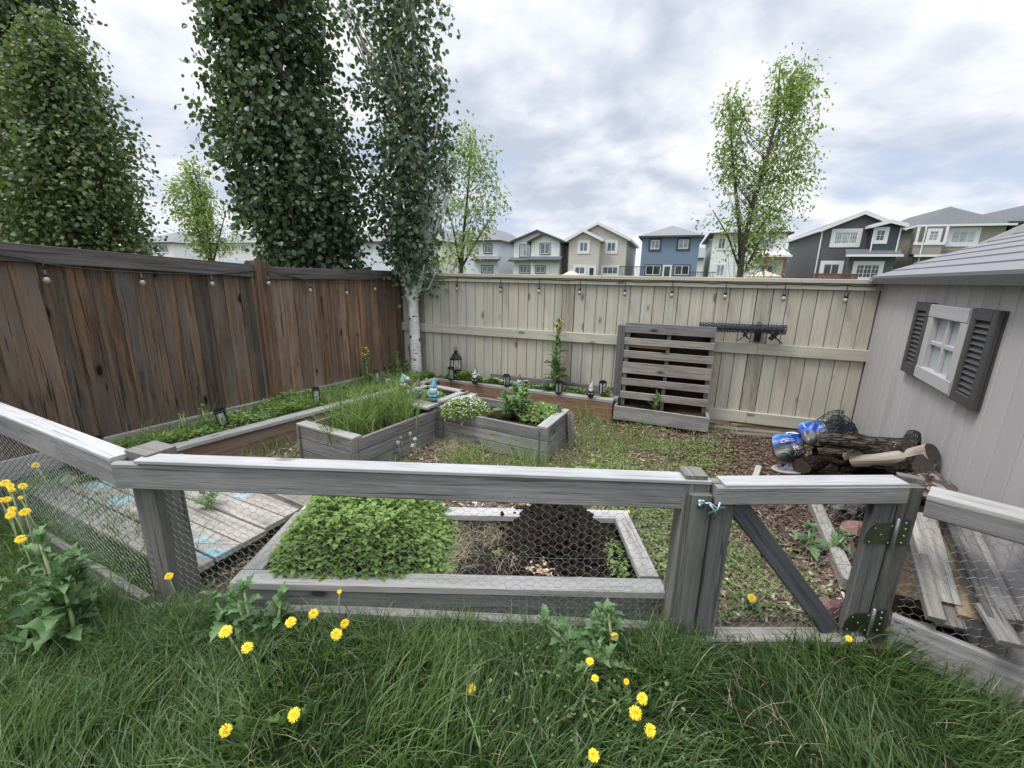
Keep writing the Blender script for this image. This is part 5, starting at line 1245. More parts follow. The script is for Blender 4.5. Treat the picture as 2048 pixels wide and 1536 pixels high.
# straw
stw = SCAT(); P = inside(garden_poly, 5200); P = P[free(P)]; k = vnoise(P, 2.4, 41) > .45; P = P[k]; n = len(P); P[:, 2] = .02; a = rng.uniform(0, 2*PI, n); le = rng.uniform(.8, 1.5, n)
grass(stw, P, rng.uniform(.04, .11, n), .003, np.stack([np.cos(a)*le, np.sin(a)*le], 1), np.clip(rng.normal(.5, .3, n), 0, 1), segs=3)
for (px, py, z, r, m_) in ((870, 1125, .10, .09, 380), (900, 1100, .10, .10, 260), (940, 1065, .10, .09, 160), (985, 1085, .10, .07, 90), (1005, 1060, .10, .05, 60), (890, 905, .03, .10, 260), (905, 890, .04, .09, 220), (1110, 905, .03, .10, 120), (1020, 1130, .1, .05, 50)):
    c = G(px, py, z); Q = c+rng.normal(0, 1, (m_, 3))*np.array([r, r, .008]); a = rng.uniform(0, 2*PI, m_); le = rng.uniform(.6, 1.6, m_)
    grass(stw, Q, rng.uniform(.05, .13, m_), .0028, np.stack([np.cos(a)*le, np.sin(a)*le], 1), np.clip(rng.normal(.6, .25, m_), 0, 1), segs=3)
tag(stw.build('dry_straw', M['straw']), 'dry straw and dead stems strewn over the garden floor and the front bed', 'straw', kind='stuff')
# creeping ground cover on the right of the garden
def density(P):
    x, y = P[:, 0], P[:, 1]
    lane = np.clip(1-np.abs(x-(.80+.32*(y-1.75)))/(.62+.10*(y-1.8)), 0, 1)           # green lane from the gate to the back
    d = lane*1.6*np.clip((5.0-y)/1.4, .3, 1); d = np.maximum(d, .55*(vnoise(P, 2.2, 52) > .48)*(x < 1.3))
    d = np.maximum(d, np.clip(1.4-np.abs(y-2.2)/.7, 0, 1)*(x > .7)*(x < 1.75)*np.clip((1.9-x)/.5, 0, 1)*1.4)
    return np.clip(d*np.clip(-.12+1.7*vnoise(P, 3.2, 51)*(.5+vnoise(P, 9, 57)), 0, 1), 0, 1)
P = inside(garden_poly, 110000); P = P[free(P)]; P = P[rng.random(len(P)) < density(P)]; n = len(P)
P[:, 2] = .015+rng.random(n)**2*.045
cv = SCAT(); d = rng.normal(0, 1, (n, 3)); d[:, 2] = rng.uniform(-.1, .7, n)
cv.add(LEAF_OVAL[0], LEAF_OVAL[1], P, frames(d, rng.normal(0, .4, (n, 3))+np.array([0, 0, 1.])), rng.uniform(.014, .031, n), np.clip(.3+.5*rng.random(n)+.3*(vnoise(P, 4, 53)-.5), 0, 1))
tag(cv.build('ground_cover', M['cover']), 'bright green creeping weeds covering the garden floor from the gate to the back fence', 'ground cover', kind='stuff')
# loose weed grass in the garden
wg = SCAT()
def tuft(px, py, n, r, hmin, hmax, z=0.0, wd=.005, lean=.8, t=.45):
    c = G(px, py, z); Q = c+rng.normal(0, 1, (n, 3))*np.array([r, r, 0]); a = rng.uniform(0, 2*PI, n); le = rng.uniform(.1, lean, n)
    grass(wg, Q, rng.uniform(hmin, hmax, n), rng.uniform(wd*.5, wd*1.2, n), np.stack([np.cos(a)*le, np.sin(a)*le], 1), np.clip(rng.normal(t, .22, n), 0, 1), segs=4)
for (px, py, n, r, a, b) in ((520, 930, 60, .10, .08, .22), (480, 915, 40, .14, .06, .16), (560, 900, 40, .08, .08, .2), (985, 960, 110, .16, .12, .36), (1060, 955, 110, .10, .15, .42), (940, 930, 70, .10, .10, .3), (1030, 925, 60, .15, .10, .3), (905, 940, 50, .12, .08, .22), (800, 950, 50, .12, .08, .2), (1150, 880, 60, .14, .10, .3), (1170, 850, 70, .12, .12, .34), (1215, 870, 60, .14, .08, .22), (1130, 930, 40, .12, .08, .2), (1200, 920, 50, .2, .05, .16), (1300, 900, 60, .25, .05, .14), (1240, 960, 60, .2, .05, .16), (1190, 830, 50, .06, .1, .25), (620, 1010, 40, .06, .08, .2), (655, 1005, 40, .08, .05, .14), (1330, 960, 70, .25, .05, .15), (1400, 900, 70, .3, .04, .14), (1260, 880, 70, .16, .08, .24), (1190, 900, 70, .14, .08, .28), (1500, 1120, 60, .15, .05, .14), (700, 955, 40, .2, .06, .2), (1160, 960, 60, .12, .08, .26), (450, 1000, 40, .07, .06, .16), (400, 1000, 40, .07, .05, .14)):
    tuft(px, py, int(n*1.8), r*1.15, a, b*1.1, .02)
tag(wg.build('weed_grass', M['weedgrass']), 'loose tufts of pale weed grass growing between the beds', 'weeds', kind='stuff')
# ---------------------------------------------------------------- foliage of the border bed
def bedstuff(name, label, poly, n, z0, h, size, tmean, white=0, mt='bedleaf', leaf=LEAF_OVAL, seed=1):
    P = inside(poly, n); hh = vnoise(P, 4.0, seed)*.7+vnoise(P, 11.0, seed+1)*.3
    P[:, 2] = z0+hh*h*np.sqrt(rng.random(n)); s_ = SCAT(); d = rng.normal(0, 1, (n, 3)); d[:, 2] = rng.uniform(-.2, .8, n)
    s_.add(leaf[0], leaf[1], P, frames(d, rng.normal(0, .45, (n, 3))+np.array([0, 0, 1.])), rng.uniform(size*.5, size*1.25, n), np.clip(tmean+.4*(hh-.5)+rng.normal(0, .2, n), 0, 1))
    mats = [M[mt]]
    if white:
        Q = inside(poly, white); k = vnoise(Q, 3.0, seed+5) > .45; Q = Q[k]; m_ = len(Q); Q[:, 2] = z0+(vnoise(Q, 4.0, seed)*.7+vnoise(Q, 11.0, seed+1)*.3)*h+.012
        s_.add(LEAF_FLAT[0]-np.array([0, .5, 0]), LEAF_FLAT[1], Q, frames(rng.normal(0, 1, (m_, 3))*np.array([1, 1, .2]), np.array([0, 0, 1.])+rng.normal(0, .3, (m_, 3))), rng.uniform(.012, .022, m_), np.ones(m_), 1)
        s_.add(LEAF_FLAT[0]-np.array([0, .5, 0]), LEAF_FLAT[1], Q+np.array([0, 0, .002]), frames(rng.normal(0, 1, (m_, 3))*np.array([1, 1, .2]), np.array([0, 0, 1.])+rng.normal(0, .3, (m_, 3))), rng.uniform(.012, .022, m_), np.ones(m_), 1); mats.append(M['white'])
    return tag(s_.build(name, mats), label, 'ground cover', kind='stuff')
lw = lin[:2]*-.07
left_poly = [L0[:2]+lw-ld[:2]*.05, L1[:2]+lw, B(.12, 0)[:2]+BN[:2]*.08, B(3.5, 0)[:2]+BN[:2]*.08]
bedstuff('bed_foliage', 'feathery green ground cover filling the border bed along the brown fence', left_poly, 17000, .20, .13, .044, .55, 500, seed=61)
bedstuff('bed_foliage', 'fine feathery leaves standing above the ground cover along the brown fence', left_poly, 9000, .22, .19, .060, .62, 0, leaf=LEAF_NARROW, seed=65)
rear_poly = [R0[:2]-rd[:2]*.45+np.array([0, .12]), R0[:2]-rin[:2]*.1, R1[:2]-rin[:2]*.1-rd[:2]*.1, T(sB-.1, 0, .24)[:2], T(.3, 0, .2)[:2], B(.15, 0, .1)[:2]]
bedstuff('bed_foliage', 'white-flowered leafy ground cover filling the border bed along the tan fence', rear_poly, 26000, .19, .28, .044, .62, 2600, seed=71)
bedstuff('weed_patch', 'dark leafy weeds in the corner below the left run of the wire fence', [(-3.7, 2.75), (-3.3, 2.62), (-2.78, 3.0), (-3.0, 3.4), (-3.4, 3.5)], 2600, .05, .22, .06, .35, 0, seed=81)
# ---------------------------------------------------------------- larger single plants
def lobed(n=9, w=.26, lobe=.55, droop=.35, tip=.2, wav=.04):
    v = []; f = []
    for i in range(n+1):
        t = i/n; env = math.sin(PI*min(1, t**.8*.97+.03))**.8*w+.012
        k = 1.0 if i % 2 == 1 else lobe
        z = .18*math.sin(t*PI*.6)-droop*t*t; dz = .10*env/w*(1 if i % 2 else .3)
        v += [(-env*k, t+(.05 if i % 2 else 0), z+dz+wav*math.sin(i*2.1)), (0, t, z), (env*k, t+(.05 if i % 2 else 0), z+dz-wav*math.sin(i*1.7))]
    for i in range(n): a = 3*i; f += [(a, a+1, a+4, a+3), (a+1, a+2, a+5, a+4)]
    return np.array(v), np.array(f)
LOB = lobed(); LOBW = lobed(11, .34, .66, .42); LOBD = lobed(11, .17, .4, .25)
def rosette(sc_, c, n, size, tilt, m_tint=.5, lf=None, jit=.01, mi=0):
    a = np.arange(n)*2.4+rng.uniform(0, 6); el = rng.uniform(tilt[0], tilt[1], n)
    d = np.stack([np.cos(a)*np.cos(el), np.sin(a)*np.cos(el), np.sin(el)], 1)
    nh = np.stack([-np.cos(a)*np.sin(el), -np.sin(a)*np.sin(el), np.cos(el)], 1)+rng.normal(0, .12, (n, 3))
    lf = lf or LOB
    sc_.add(lf[0], lf[1], np.asarray(c)[None]+rng.normal(0, jit, (n, 3)), frames(d, nh), size*rng.uniform(.6, 1.1, n), np.clip(rng.normal(m_tint, .2, n), 0, 1), mi)
def bigweed(label, base, h, n, size, name='sow_thistle', lean=(0, 0), mt='thistle', cat='weed', lf=None, stems=1, topfl=None, tint=.5, tilt=(.0, .7), sprd=.06):
    o = thing(name, label, cat, base); sc_ = SCAT(); st = MB()
    for s_ in range(stems):
        off = V3(rnd.gauss(0, sprd), rnd.gauss(0, sprd*.8), 0) if s_ else V3(0, 0, 0); hh = h*(1 if s_ == 0 else rnd.uniform(.6, .95))
        topp = np.array(base)+off*1.8+V3(lean[0], lean[1], hh); bs = np.array(base)+off
        st.tube([bs, bs*.5+topp*.5+V3(.01, 0, 0), topp], [.010, .008, .004], 6)
        for k in range(n):
            t = (k+.5)/n; c = bs*(1-t)+topp*t; rosette(sc_, c, 3, size*(1.05-.6*t)*rnd.uniform(.75, 1.2), (tilt[0]+.3*t, tilt[1]+.6*t), tint, lf)
        rosette(sc_, topp, 6, size*.38, (.5, 1.3), tint+.15, lf)
    st.build('stem', M['stem'], o, True); sc_.build('leaves', M[mt], o)
    if topfl is not None:
        fl = SCAT(); Q = topp+rng.normal(0, topfl[0], (topfl[1], 3))*np.array([1, 1, 1.2]); m_ = len(Q)
        fl.add(LEAF_FLAT[0], LEAF_FLAT[1], Q, frames(rng.normal(0, 1, (m_, 3)), rng.normal(0, 1, (m_, 3))), rng.uniform(.02, .035, m_), np.ones(m_)); fl.build('flowers', M['yellow'], o)
    return o
bigweed('big sow thistle with broad jagged grey-green leaves, outside the left corner of the wire fence', V3(-1.93, 1.53, 0), .56, 8, .17, stems=6, lf=LOB, tilt=(-.25, .8), sprd=.11)
bigweed('medium sow thistle against the wire at the left end of the front planter box', V3(-1.18, 1.61, 0), .29, 6, .14, stems=4, tint=.6, lf=LOB)
bigweed('leafy weed with two upright shoots, outside the wire just left of the gate post', V3(.46, 1.56, 0), .24, 4, .13, stems=6, tint=.75, lean=(-.02, .0))
bigweed('small dark leafy weed before the right fence run, next to the lower gate hinge', G(1805, 1285, .05)*np.array([1, 1, 0]), .14, 3, .13, stems=2, mt='dand', tint=.6)
bigweed('small jagged weed growing through the planks beside the corner post', G(425, 1020, .15), .10, 3, .12, stems=2, mt='thistle', tint=.7, lf=LOBD)
bigweed('jagged weed seen through the gate wire, left of the edging board', G(1610, 1100, .02), .16, 4, .14, stems=2, tint=.7)
bigweed('low bright green dock weed with reddish tips in the middle of the garden floor', G(1185, 960, .02), .12, 3, .17, stems=3, mt='cover', tint=.5)
bigweed('tall leafy weed rising above the rim of the middle planter box', G(1030, 832, .27), .30, 8, .19, stems=6, tint=.85, lf=LOB)
bigweed('tall weed with small yellow flowers against the tan fence, left of the pallet', T(ts(1118, 700)[0], .2, .20), .92, 17, .21, stems=1, topfl=(.022, 34), tint=.65, lf=LOB, lean=(.03, 0))
bigweed('slim yellow-flowered weed against the brown fence, left of the birch', B(bt(708, 720)[0]-.05, .2, .16), .50, 10, .15, stems=1, topfl=(.02, 30), tint=.65, lf=LOB)
bigweed('bushy leafy sapling between the brown fence and the birch trunk', B(.30, .22, .16), .36, 7, .13, stems=3, mt='bedleaf', tint=.5, lf=LEAF_OVAL)
bigweed('round-leaved sapling against the brown fence, left one of a pair', B(bt(338, 800)[0], .22, .16), .20, 6, .06, name='sapling', stems=3, mt='cover', tint=.55, lf=LEAF_OVAL, cat='plant')
bigweed('round-leaved sapling against the brown fence, right one of a pair', B(bt(384, 800)[0], .22, .16), .22, 6, .06, name='sapling', stems=3, mt='cover', tint=.55, lf=LEAF_OVAL, cat='plant')
bigweed('broad-leaved green plant at the foot of the brown fence, behind the left solar lantern', G(200, 885, .15), .16, 4, .15, name='leafy_plant', stems=3, mt='bedleaf', tint=.7, cat='plant')
bigweed('upright long-leaved plant growing in the trough of the pallet planter', G(1310, 822, .17), .19, 5, .12, name='leafy_plant', stems=1, mt='thistle', tint=.6, lf=LEAF_OVAL, cat='plant', tilt=(.5, 1.1))
bigweed('thorny green shoot beside the right end of the border bed', G(1203, 775, .22), .20, 6, .07, name='sapling', stems=3, mt='bedleaf', tint=.5, lf=LEAF_OVAL, cat='plant')
bigweed('small bushy green weed at the left end of the pallet trough', G(1225, 838, .0), .12, 5, .07, name='bushy_weed', stems=4, mt='cover', tint=.35, lf=LEAF_NARROW, cat='weed')
# tall grass in planter box A
ga = SCAT(); cA = (A0[:2]+A2x)/2
for (f, g, n) in ((.12, .45, 90), (.25, .30, 130), (.35, .7, 140), (.50, .45, 170), (.62, .75, 150), (.72, .30, 170), (.82, .6, 150), (.92, .5, 120), (.6, .15, 80)):
    c = A0[:2]+(A1x-A0[:2])*f+aw*g; Q = np.concatenate([c+rng.normal(0, .07, (n, 2)), np.full((n, 1), .26)], 1); a = rng.uniform(0, 2*PI, n); le = rng.uniform(.15, 1.1, n)
    grass(ga, Q, rng.uniform(.18, .55, n), rng.uniform(.005, .011, n), np.stack([np.cos(a)*le, np.sin(a)*le], 1), np.clip(rng.normal(.42, .22, n), 0, 1), segs=5)
tag(ga.build('tall_grass', M['weedgrass']), 'clump of tall arching grass growing in the long left planter box', 'grass', kind='stuff')
bigweed('pale green leafy weed in the far right corner of the long left planter box', G(815, 838, .28), .13, 4, .10, name='leafy_weed', stems=2, mt='cover', tint=.7, lf=LEAF_OVAL)
# loose stalks rising out of the left border bed
bs_ = SCAT(); Q = inside(left_poly, 900); a = rng.uniform(0, 2*PI, len(Q)); le = rng.uniform(.1, .8, len(Q)); Q[:, 2] = .22
grass(bs_, Q, rng.uniform(.14, .34, len(Q)), rng.uniform(.003, .006, len(Q)), np.stack([np.cos(a)*le, np.sin(a)*le], 1), np.clip(rng.normal(.5, .2, len(Q)), 0, 1), segs=4)
tag(bs_.build('bed_grass', M['weedgrass']), 'thin grass stalks rising from the border bed along the brown fence', 'grass', kind='stuff')
# white-flowered mound in box B
def mound(label, c, rx, ry, h, n, size, m, nwhite=0, name='flowering_plant', tint=.55, leaf=LEAF_OVAL, cat='plant', wmat='white'):
    o = thing(name, label, cat, c); a = rng.uniform(0, 2*PI, n); r = np.sqrt(rng.random(n)); top = h*np.sqrt(np.clip(1-r**2*.9, 0, 1))
    P = np.stack([r*rx*np.cos(a), r*ry*np.sin(a), top*rng.random(n)**.35], 1)+np.array(c); s_ = SCAT()
    d = np.stack([np.cos(a), np.sin(a), rng.uniform(-.2, .5, n)], 1)+rng.normal(0, .5, (n, 3)); nh = np.stack([np.cos(a)*r, np.sin(a)*r, np.full(n, .9)], 1)+rng.normal(0, .3, (n, 3))
    s_.add(leaf[0], leaf[1], P, frames(d, nh), rng.uniform(size*.6, size*1.2, n), np.clip(rng.normal(tint, .22, n), 0, 1)); s_.build('foliage', M[m], o)
    if nwhite:
        a = rng.uniform(0, 2*PI, nwhite); r = np.sqrt(rng.random(nwhite)); P = np.stack([r*rx*np.cos(a), r*ry*np.sin(a), h*np.sqrt(np.clip(1-r**2*.9, 0, 1))+.012], 1)+np.array(c); f_ = SCAT()
        for k in range(2): f_.add(LEAF_FLAT[0]-np.array([0, .5, 0]), LEAF_FLAT[1], P+np.array([0, 0, .002*k]), frames(rng.normal(0, 1, (nwhite, 3))*np.array([1, 1, .2]), np.array([0, 0, 1.])+rng.normal(0, .4, (nwhite, 3))), rng.uniform(.012, .02, nwhite), np.ones(nwhite))
        f_.build('flowers', M[wmat], o)
    return o
mound('low mound of tiny white flowers at the left end of the middle planter box', G(932, 832, .27), .25, .22, .19, 1700, .035, 'cover', 330, tint=.6)
mound('low green weeds at the right end of the middle planter box', G(1082, 836, .27), .24, .22, .14, 1300, .045, 'bedleaf', 40, name='leafy_weed', tint=.6)
mound('small yellow-flowered plant inside the little gnome planter box', V3(*((C0+C2)/2), .30), .16, .16, .11, 420, .05, 'bedleaf', 44, tint=.55, wmat='yellow')
# oregano in the front bed
o = thing('oregano_bush', 'bright green oregano bush filling the left half of the front planter box', 'herb', (-.85, 2.1, .1)); sc_ = SCAT(); st = MB()
n = 4200; ux = rng.random(n); uy = rng.random(n); X = -1.27+ux*.97; Yy = 1.80+uy*.66
edge = np.clip((-.30-X)/.30, 0, 1)**.6*np.clip((Yy-1.74)/.20, 0, 1)**.5*np.clip((X+1.30)/.22, 0, 1)**.5
hh = (.10+.23*edge+.06*vnoise(np.stack([X, Yy], 1), 7, 91))*edge; P = np.stack([X, Yy, .08+hh*(rng.random(n)**.28)], 1); P = P[edge > .08]; n = len(P)
# leaves in opposite pairs
ang = rng.uniform(0, PI, n)
for sgn in (0, PI):
    el = rng.uniform(-.15, .45, n); d = np.stack([np.cos(ang+sgn)*np.cos(el), np.sin(ang+sgn)*np.cos(el), np.sin(el)], 1)
    sc_.add(LEAF_OVAL[0], LEAF_OVAL[1], P, frames(d, np.array([0, 0, 1.])+rng.normal(0, .25, (n, 3))), rng.uniform(.020, .046, n), np.clip(rng.normal(.55, .22, n), 0, 1))
sc_.build('foliage', M['herb'], o)
for p in P[::9]: st.tube([V3(p[0]+rnd.gauss(0, .02), p[1]+rnd.gauss(0, .02), .07), p], .0025, 4)
st.build('stems', M['stemdark'], o)
mound('small green weeds along the right end board of the front planter box', V3(.60, 2.10, .09), .05, .22, .09, 260, .025, 'bedleaf', name='leafy_weed', tint=.55)
for i, (px, py, s_, w_) in enumerate(((995, 1110, .055, 'in the middle of the dark soil'), (970, 1070, .045, 'near the straw'), (1080, 1095, .045, 'below the soil heap'), (1095, 1090, .04, 'beside the pebbles'))):
    c = G(px, py, .095); o = thing('seedling', 'tiny green seedling in the front planter box, '+w_, 'seedling', c); q = SCAT(); rosette(q, c, 6, s_, (.3, .9), .7, LEAF_OVAL); q.build('leaves', M['bedleaf'], o)
# ---------------------------------------------------------------- dandelions
def petal_mesh(R, rings=((1.0, 22, .16), (.82, 18, .42), (.58, 14, .75), (.34, 9, 1.1)), cup=.25):
    q = MB()
    for (rr, n, el) in rings:
        for k in range(n):
            a = 2*PI*k/n+rnd.uniform(-.1, .1); e = el+rnd.uniform(-.15, .15); r0 = R*.10; r1 = R*rr*rnd.uniform(.9, 1.08); w = R*.115
            d = V3(math.cos(a)*math.cos(e), math.sin(a)*math.cos(e), math.sin(e)); sdv = V3(-math.sin(a), math.cos(a), 0)
            p0 = V3(0, 0, .004)+d*r0; p1 = p0+d*(r1*.65); p2 = p0+d*r1+V3(0, 0, -.12*r1)
            q.poly([p0-sdv*w*.4, p0+sdv*w*.4, p1+sdv*w, p1-sdv*w]); q.poly([p1-sdv*w, p1+sdv*w, p2+sdv*w*.7, p2-sdv*w*.7])
    return q
def dandelion(label, px, py, z, R=.026, tilt=(0, 0), ground=None, leaves=0, name='dandelion', bend=None):
    h = G(px, py, z); g = V3(h[0]+rnd.gauss(0, .025), h[1]+.02+rnd.gauss(0, .015), 0) if ground is None else np.array(ground)
    o = thing(name, label, 'flower', g, 'yellow dandelions')
    mid = g*.5+h*.5+V3(rnd.gauss(0, .012), .012, .01); st = MB(); st.tube([g, mid, h], [.0034, .003, .0028], 6); st.build('stem', M['stem'], o, True)
    R *= .80*rnd.uniform(.82, 1.14); q = petal_mesh(R); to = nrm(np.array([CAMP[0]*.5-h[0]*.35, -h[1]*.45, 1.1])+np.array([tilt[0], tilt[1], 0]))
    zq = Vector(to).to_track_quat('Z', 'Y').to_matrix(); q.v = [tuple(np.array(zq@Vector(v))+h) for v in q.v]; fl = q.build('flower_head', M['yellow'], o)
    c = MB(); c.ball((0, 0, R*.30), R*.30, 8, sz=.6); c.v = [tuple(np.array(zq@Vector(v))+h) for v in c.v]; c.build('centre', M['orange'], fl, True)
    c = MB(); c.lathe([(R*.15, -R*.55), (R*.34, -R*.3), (R*.36, 0), (R*.1, R*.02)], 8); c.v = [tuple(np.array(zq@Vector(v))+h) for v in c.v]; c.build('sepal', M['stemdark'], o, True)
    if leaves:
        s_ = SCAT(); rosette(s_, V3(g[0], g[1], .02), leaves, .115, (.3, 1.0), .4, LOBD, .012); s_.build('leaves', M['dand'], o)
for d in [
    ('dandelion on a tall bare stem, well right of the big sow thistle', 452, 1264, .22, .027, (-.2, 0), 10),
    ('dandelion just below and right of the tall-stemmed one at the left of the lawn', 495, 1296, .17, .026, (0, .1), 8),
    ('dandelion in front of the bottom rail below the oregano, left one of the upper pair', 582, 1245, .14, .025, (-.2, 0), 6),
    ('dandelion touching the white top of the bottom rail below the oregano', 627, 1228, .14, .025, (.1, -.2), 0),
    ('dandelion turned sideways to the right, upper of two touching below the oregano', 689, 1247, .14, .024, (.7, -.4), 0),
    ('dandelion facing up, lower of two touching below the oregano', 673, 1269, .13, .026, (.1, 0), 6),
    ('large dandelion low in the lawn near the bottom left of the picture', 452, 1461, .10, .027, (0, -.2), 5),
    ('large dandelion in the lawn, left of centre near the bottom', 589, 1430, .11, .026, (-.2, -.2), 4),
    ('single dandelion in the middle of the lawn, facing half left', 943, 1377, .09, .022, (-.5, -.5), 3),
    ('dandelion with split head on a tall stem below the weed by the gate post', 1180, 1324, .17, .022, (0, .4), 3),
    ('small half open dandelion just below the split-headed one', 1190, 1358, .14, .019, (.1, .4), 3),
    ('dandelion under the leafy weed by the gate post, against the green leaves', 1229, 1273, .13, .020, (0, -.2), 4),
    ('large dandelion in the right lawn, topmost of the big trio', 1284, 1397, .13, .027, (.2, -.3), 4),
    ('large dandelion in the right lawn, middle one of the big trio', 1271, 1426, .12, .026, (-.3, -.5), 0),
    ('large dandelion in the right lawn, lowest of the big trio', 1300, 1461, .12, .024, (.2, -.4), 4),
    ('dandelion at the very bottom edge of the picture, right of centre', 1187, 1511, .12, .024, (0, -.3), 3),
    ('dandelion in front of the gate, at the foot of the hinge stile', 1697, 1278, .12, .020, (.2, .2), 5),
    ('dandelion with a drooping head in front of the right fence board', 1874, 1270, .16, .024, (.3, .2), 5),
    ('dandelion tilted right in front of the right fence board, between two others', 1926, 1311, .13, .022, (.6, 0), 4),
    ('dandelion at the right edge of the picture, in front of the fence board', 2026, 1349, .10, .022, (.6, .1), 3),
    ('dandelion behind the gate wire, left of the red stone', 1503, 1197, .12, .024, (.3, .1), 6),
    ('small dandelion close to the foot of the corner post', 338, 1153, .22, .022, (.2, 0), 0),
    ('dandelion left of the big sow thistle, lowest and alone', 42, 1079, .34, .026, (0, .1), 6),
    ('dandelion at the left edge, lower front one of a touching pair', 22, 1031, .40, .027, (-.1, -.1), 0),
    ('dandelion at the left edge, rear one of a touching pair', 24, 1020, .41, .024, (-.2, .2), 0),
    ('dandelion right beside the touching pair at the left edge', 50, 1025, .41, .027, (.1, 0), 5),
    ('dandelion in the upper left group, facing up on its right side', 46, 973, .46, .026, (0, .1), 0),
    ('orange-tinged dandelion in the upper left group, nearest the picture edge', 11, 967, .46, .025, (-.2, .1), 0),
    ('faded dandelion in the middle of the upper left group', 21, 973, .45, .020, (-.2, .2), 0),
    ('dandelion seen edge-on, lowest of the upper left group', 23, 981, .44, .022, (-.2, .9), 0),
    ('dandelion cut by the left edge of the picture', 2, 1001, .43, .020, (-.2, .2), 0),
    ('dandelion at the left, between the upper group and the touching pair', 14, 1000, .42, .022, (-.1, 0), 0),
    ('half closed dandelion bud at the left, beside a closed one', 41, 996, .42, .014, (.2, .4), 0),
    ('pale yellow weed flower behind the left wire, above the boardwalk corner', 71, 931, .40, .024, (0, .5), 0),
    ('single dandelion just above the front rail, at the foot of the long left planter box', 757, 936, .10, .022, (0, -.2), 4),
    ('tiny dandelion at the rear right corner of the front planter box', 1257, 1023, .10, .013, (0, 0), 3),
    ('small yellow hawkweed on a thin stem in front of the front planter box', 679, 1184, .20, .014, (0, 0), 0),
    ('small orange-yellow dandelion bud, left of the big trio in the right lawn', 1252, 1363, .13, .014, (.5, -.4), 0)]:
    dandelion(*d[:6], None, d[6])
def puff(label, px, py, z, R=.017, g=None):
    h = G(px, py, z); b = V3(h[0]+rnd.gauss(0, .015), h[1]+rnd.gauss(0, .015), 0 if g is None else g); o = thing('dandelion_clock', label, 'seed head', b, 'white dandelion seed heads')
    st = MB(); st.tube([b, b*.5+h*.5+V3(.008, 0, 0), h], .0026, 5); st.build('stem', M['stem'], o, True)
    f = SCAT(); n = 90; d = rng.normal(0, 1, (n, 3)); d /= np.linalg.norm(d, axis=1)[:, None]
    f.add(np.array([(-.06, 0, 0), (.06, 0, 0), (.22, 1, 0), (-.22, 1, 0)]), np.array([(0, 1, 2, 3)]), np.repeat(h[None], n, 0), frames(d), R*rng.uniform(.85, 1.05, n), np.ones(n)); c = f.build('seed_ball', M['fluff'], o)
    q = MB(); q.ball(h, R*.3, 8); q.build('seeds', M['twig'], c, True)
for p in [('white seed head in front of the long left planter box, leftmost of the upper two', 800, 875, .20), ('white seed head in front of the long left planter box, topmost of five', 820, 867, .22), ('white seed head in front of the long left planter box, farthest right of five', 830, 878, .19), ('white seed head in front of the long left planter box, lowest of five', 825, 891, .16), ('white seed head in front of the long left planter box, lower left of five', 796, 885, .18),
          ('white seed head beside the border bed, left of the long planter box', 581, 842, .12), ('white seed head at the inner corner of the border bed, behind the gnome box', 853, 758, .30, .015, .2), ('tall white seed head against the tan fence, left of two', 992, 709, .52, .018, .2), ('tall white seed head against the tan fence, right of two', 1002, 708, .53, .018, .2), ('white seed head behind the black gnome at the right end of the border bed', 1186, 762, .34, .015, .2)]: puff(*p)
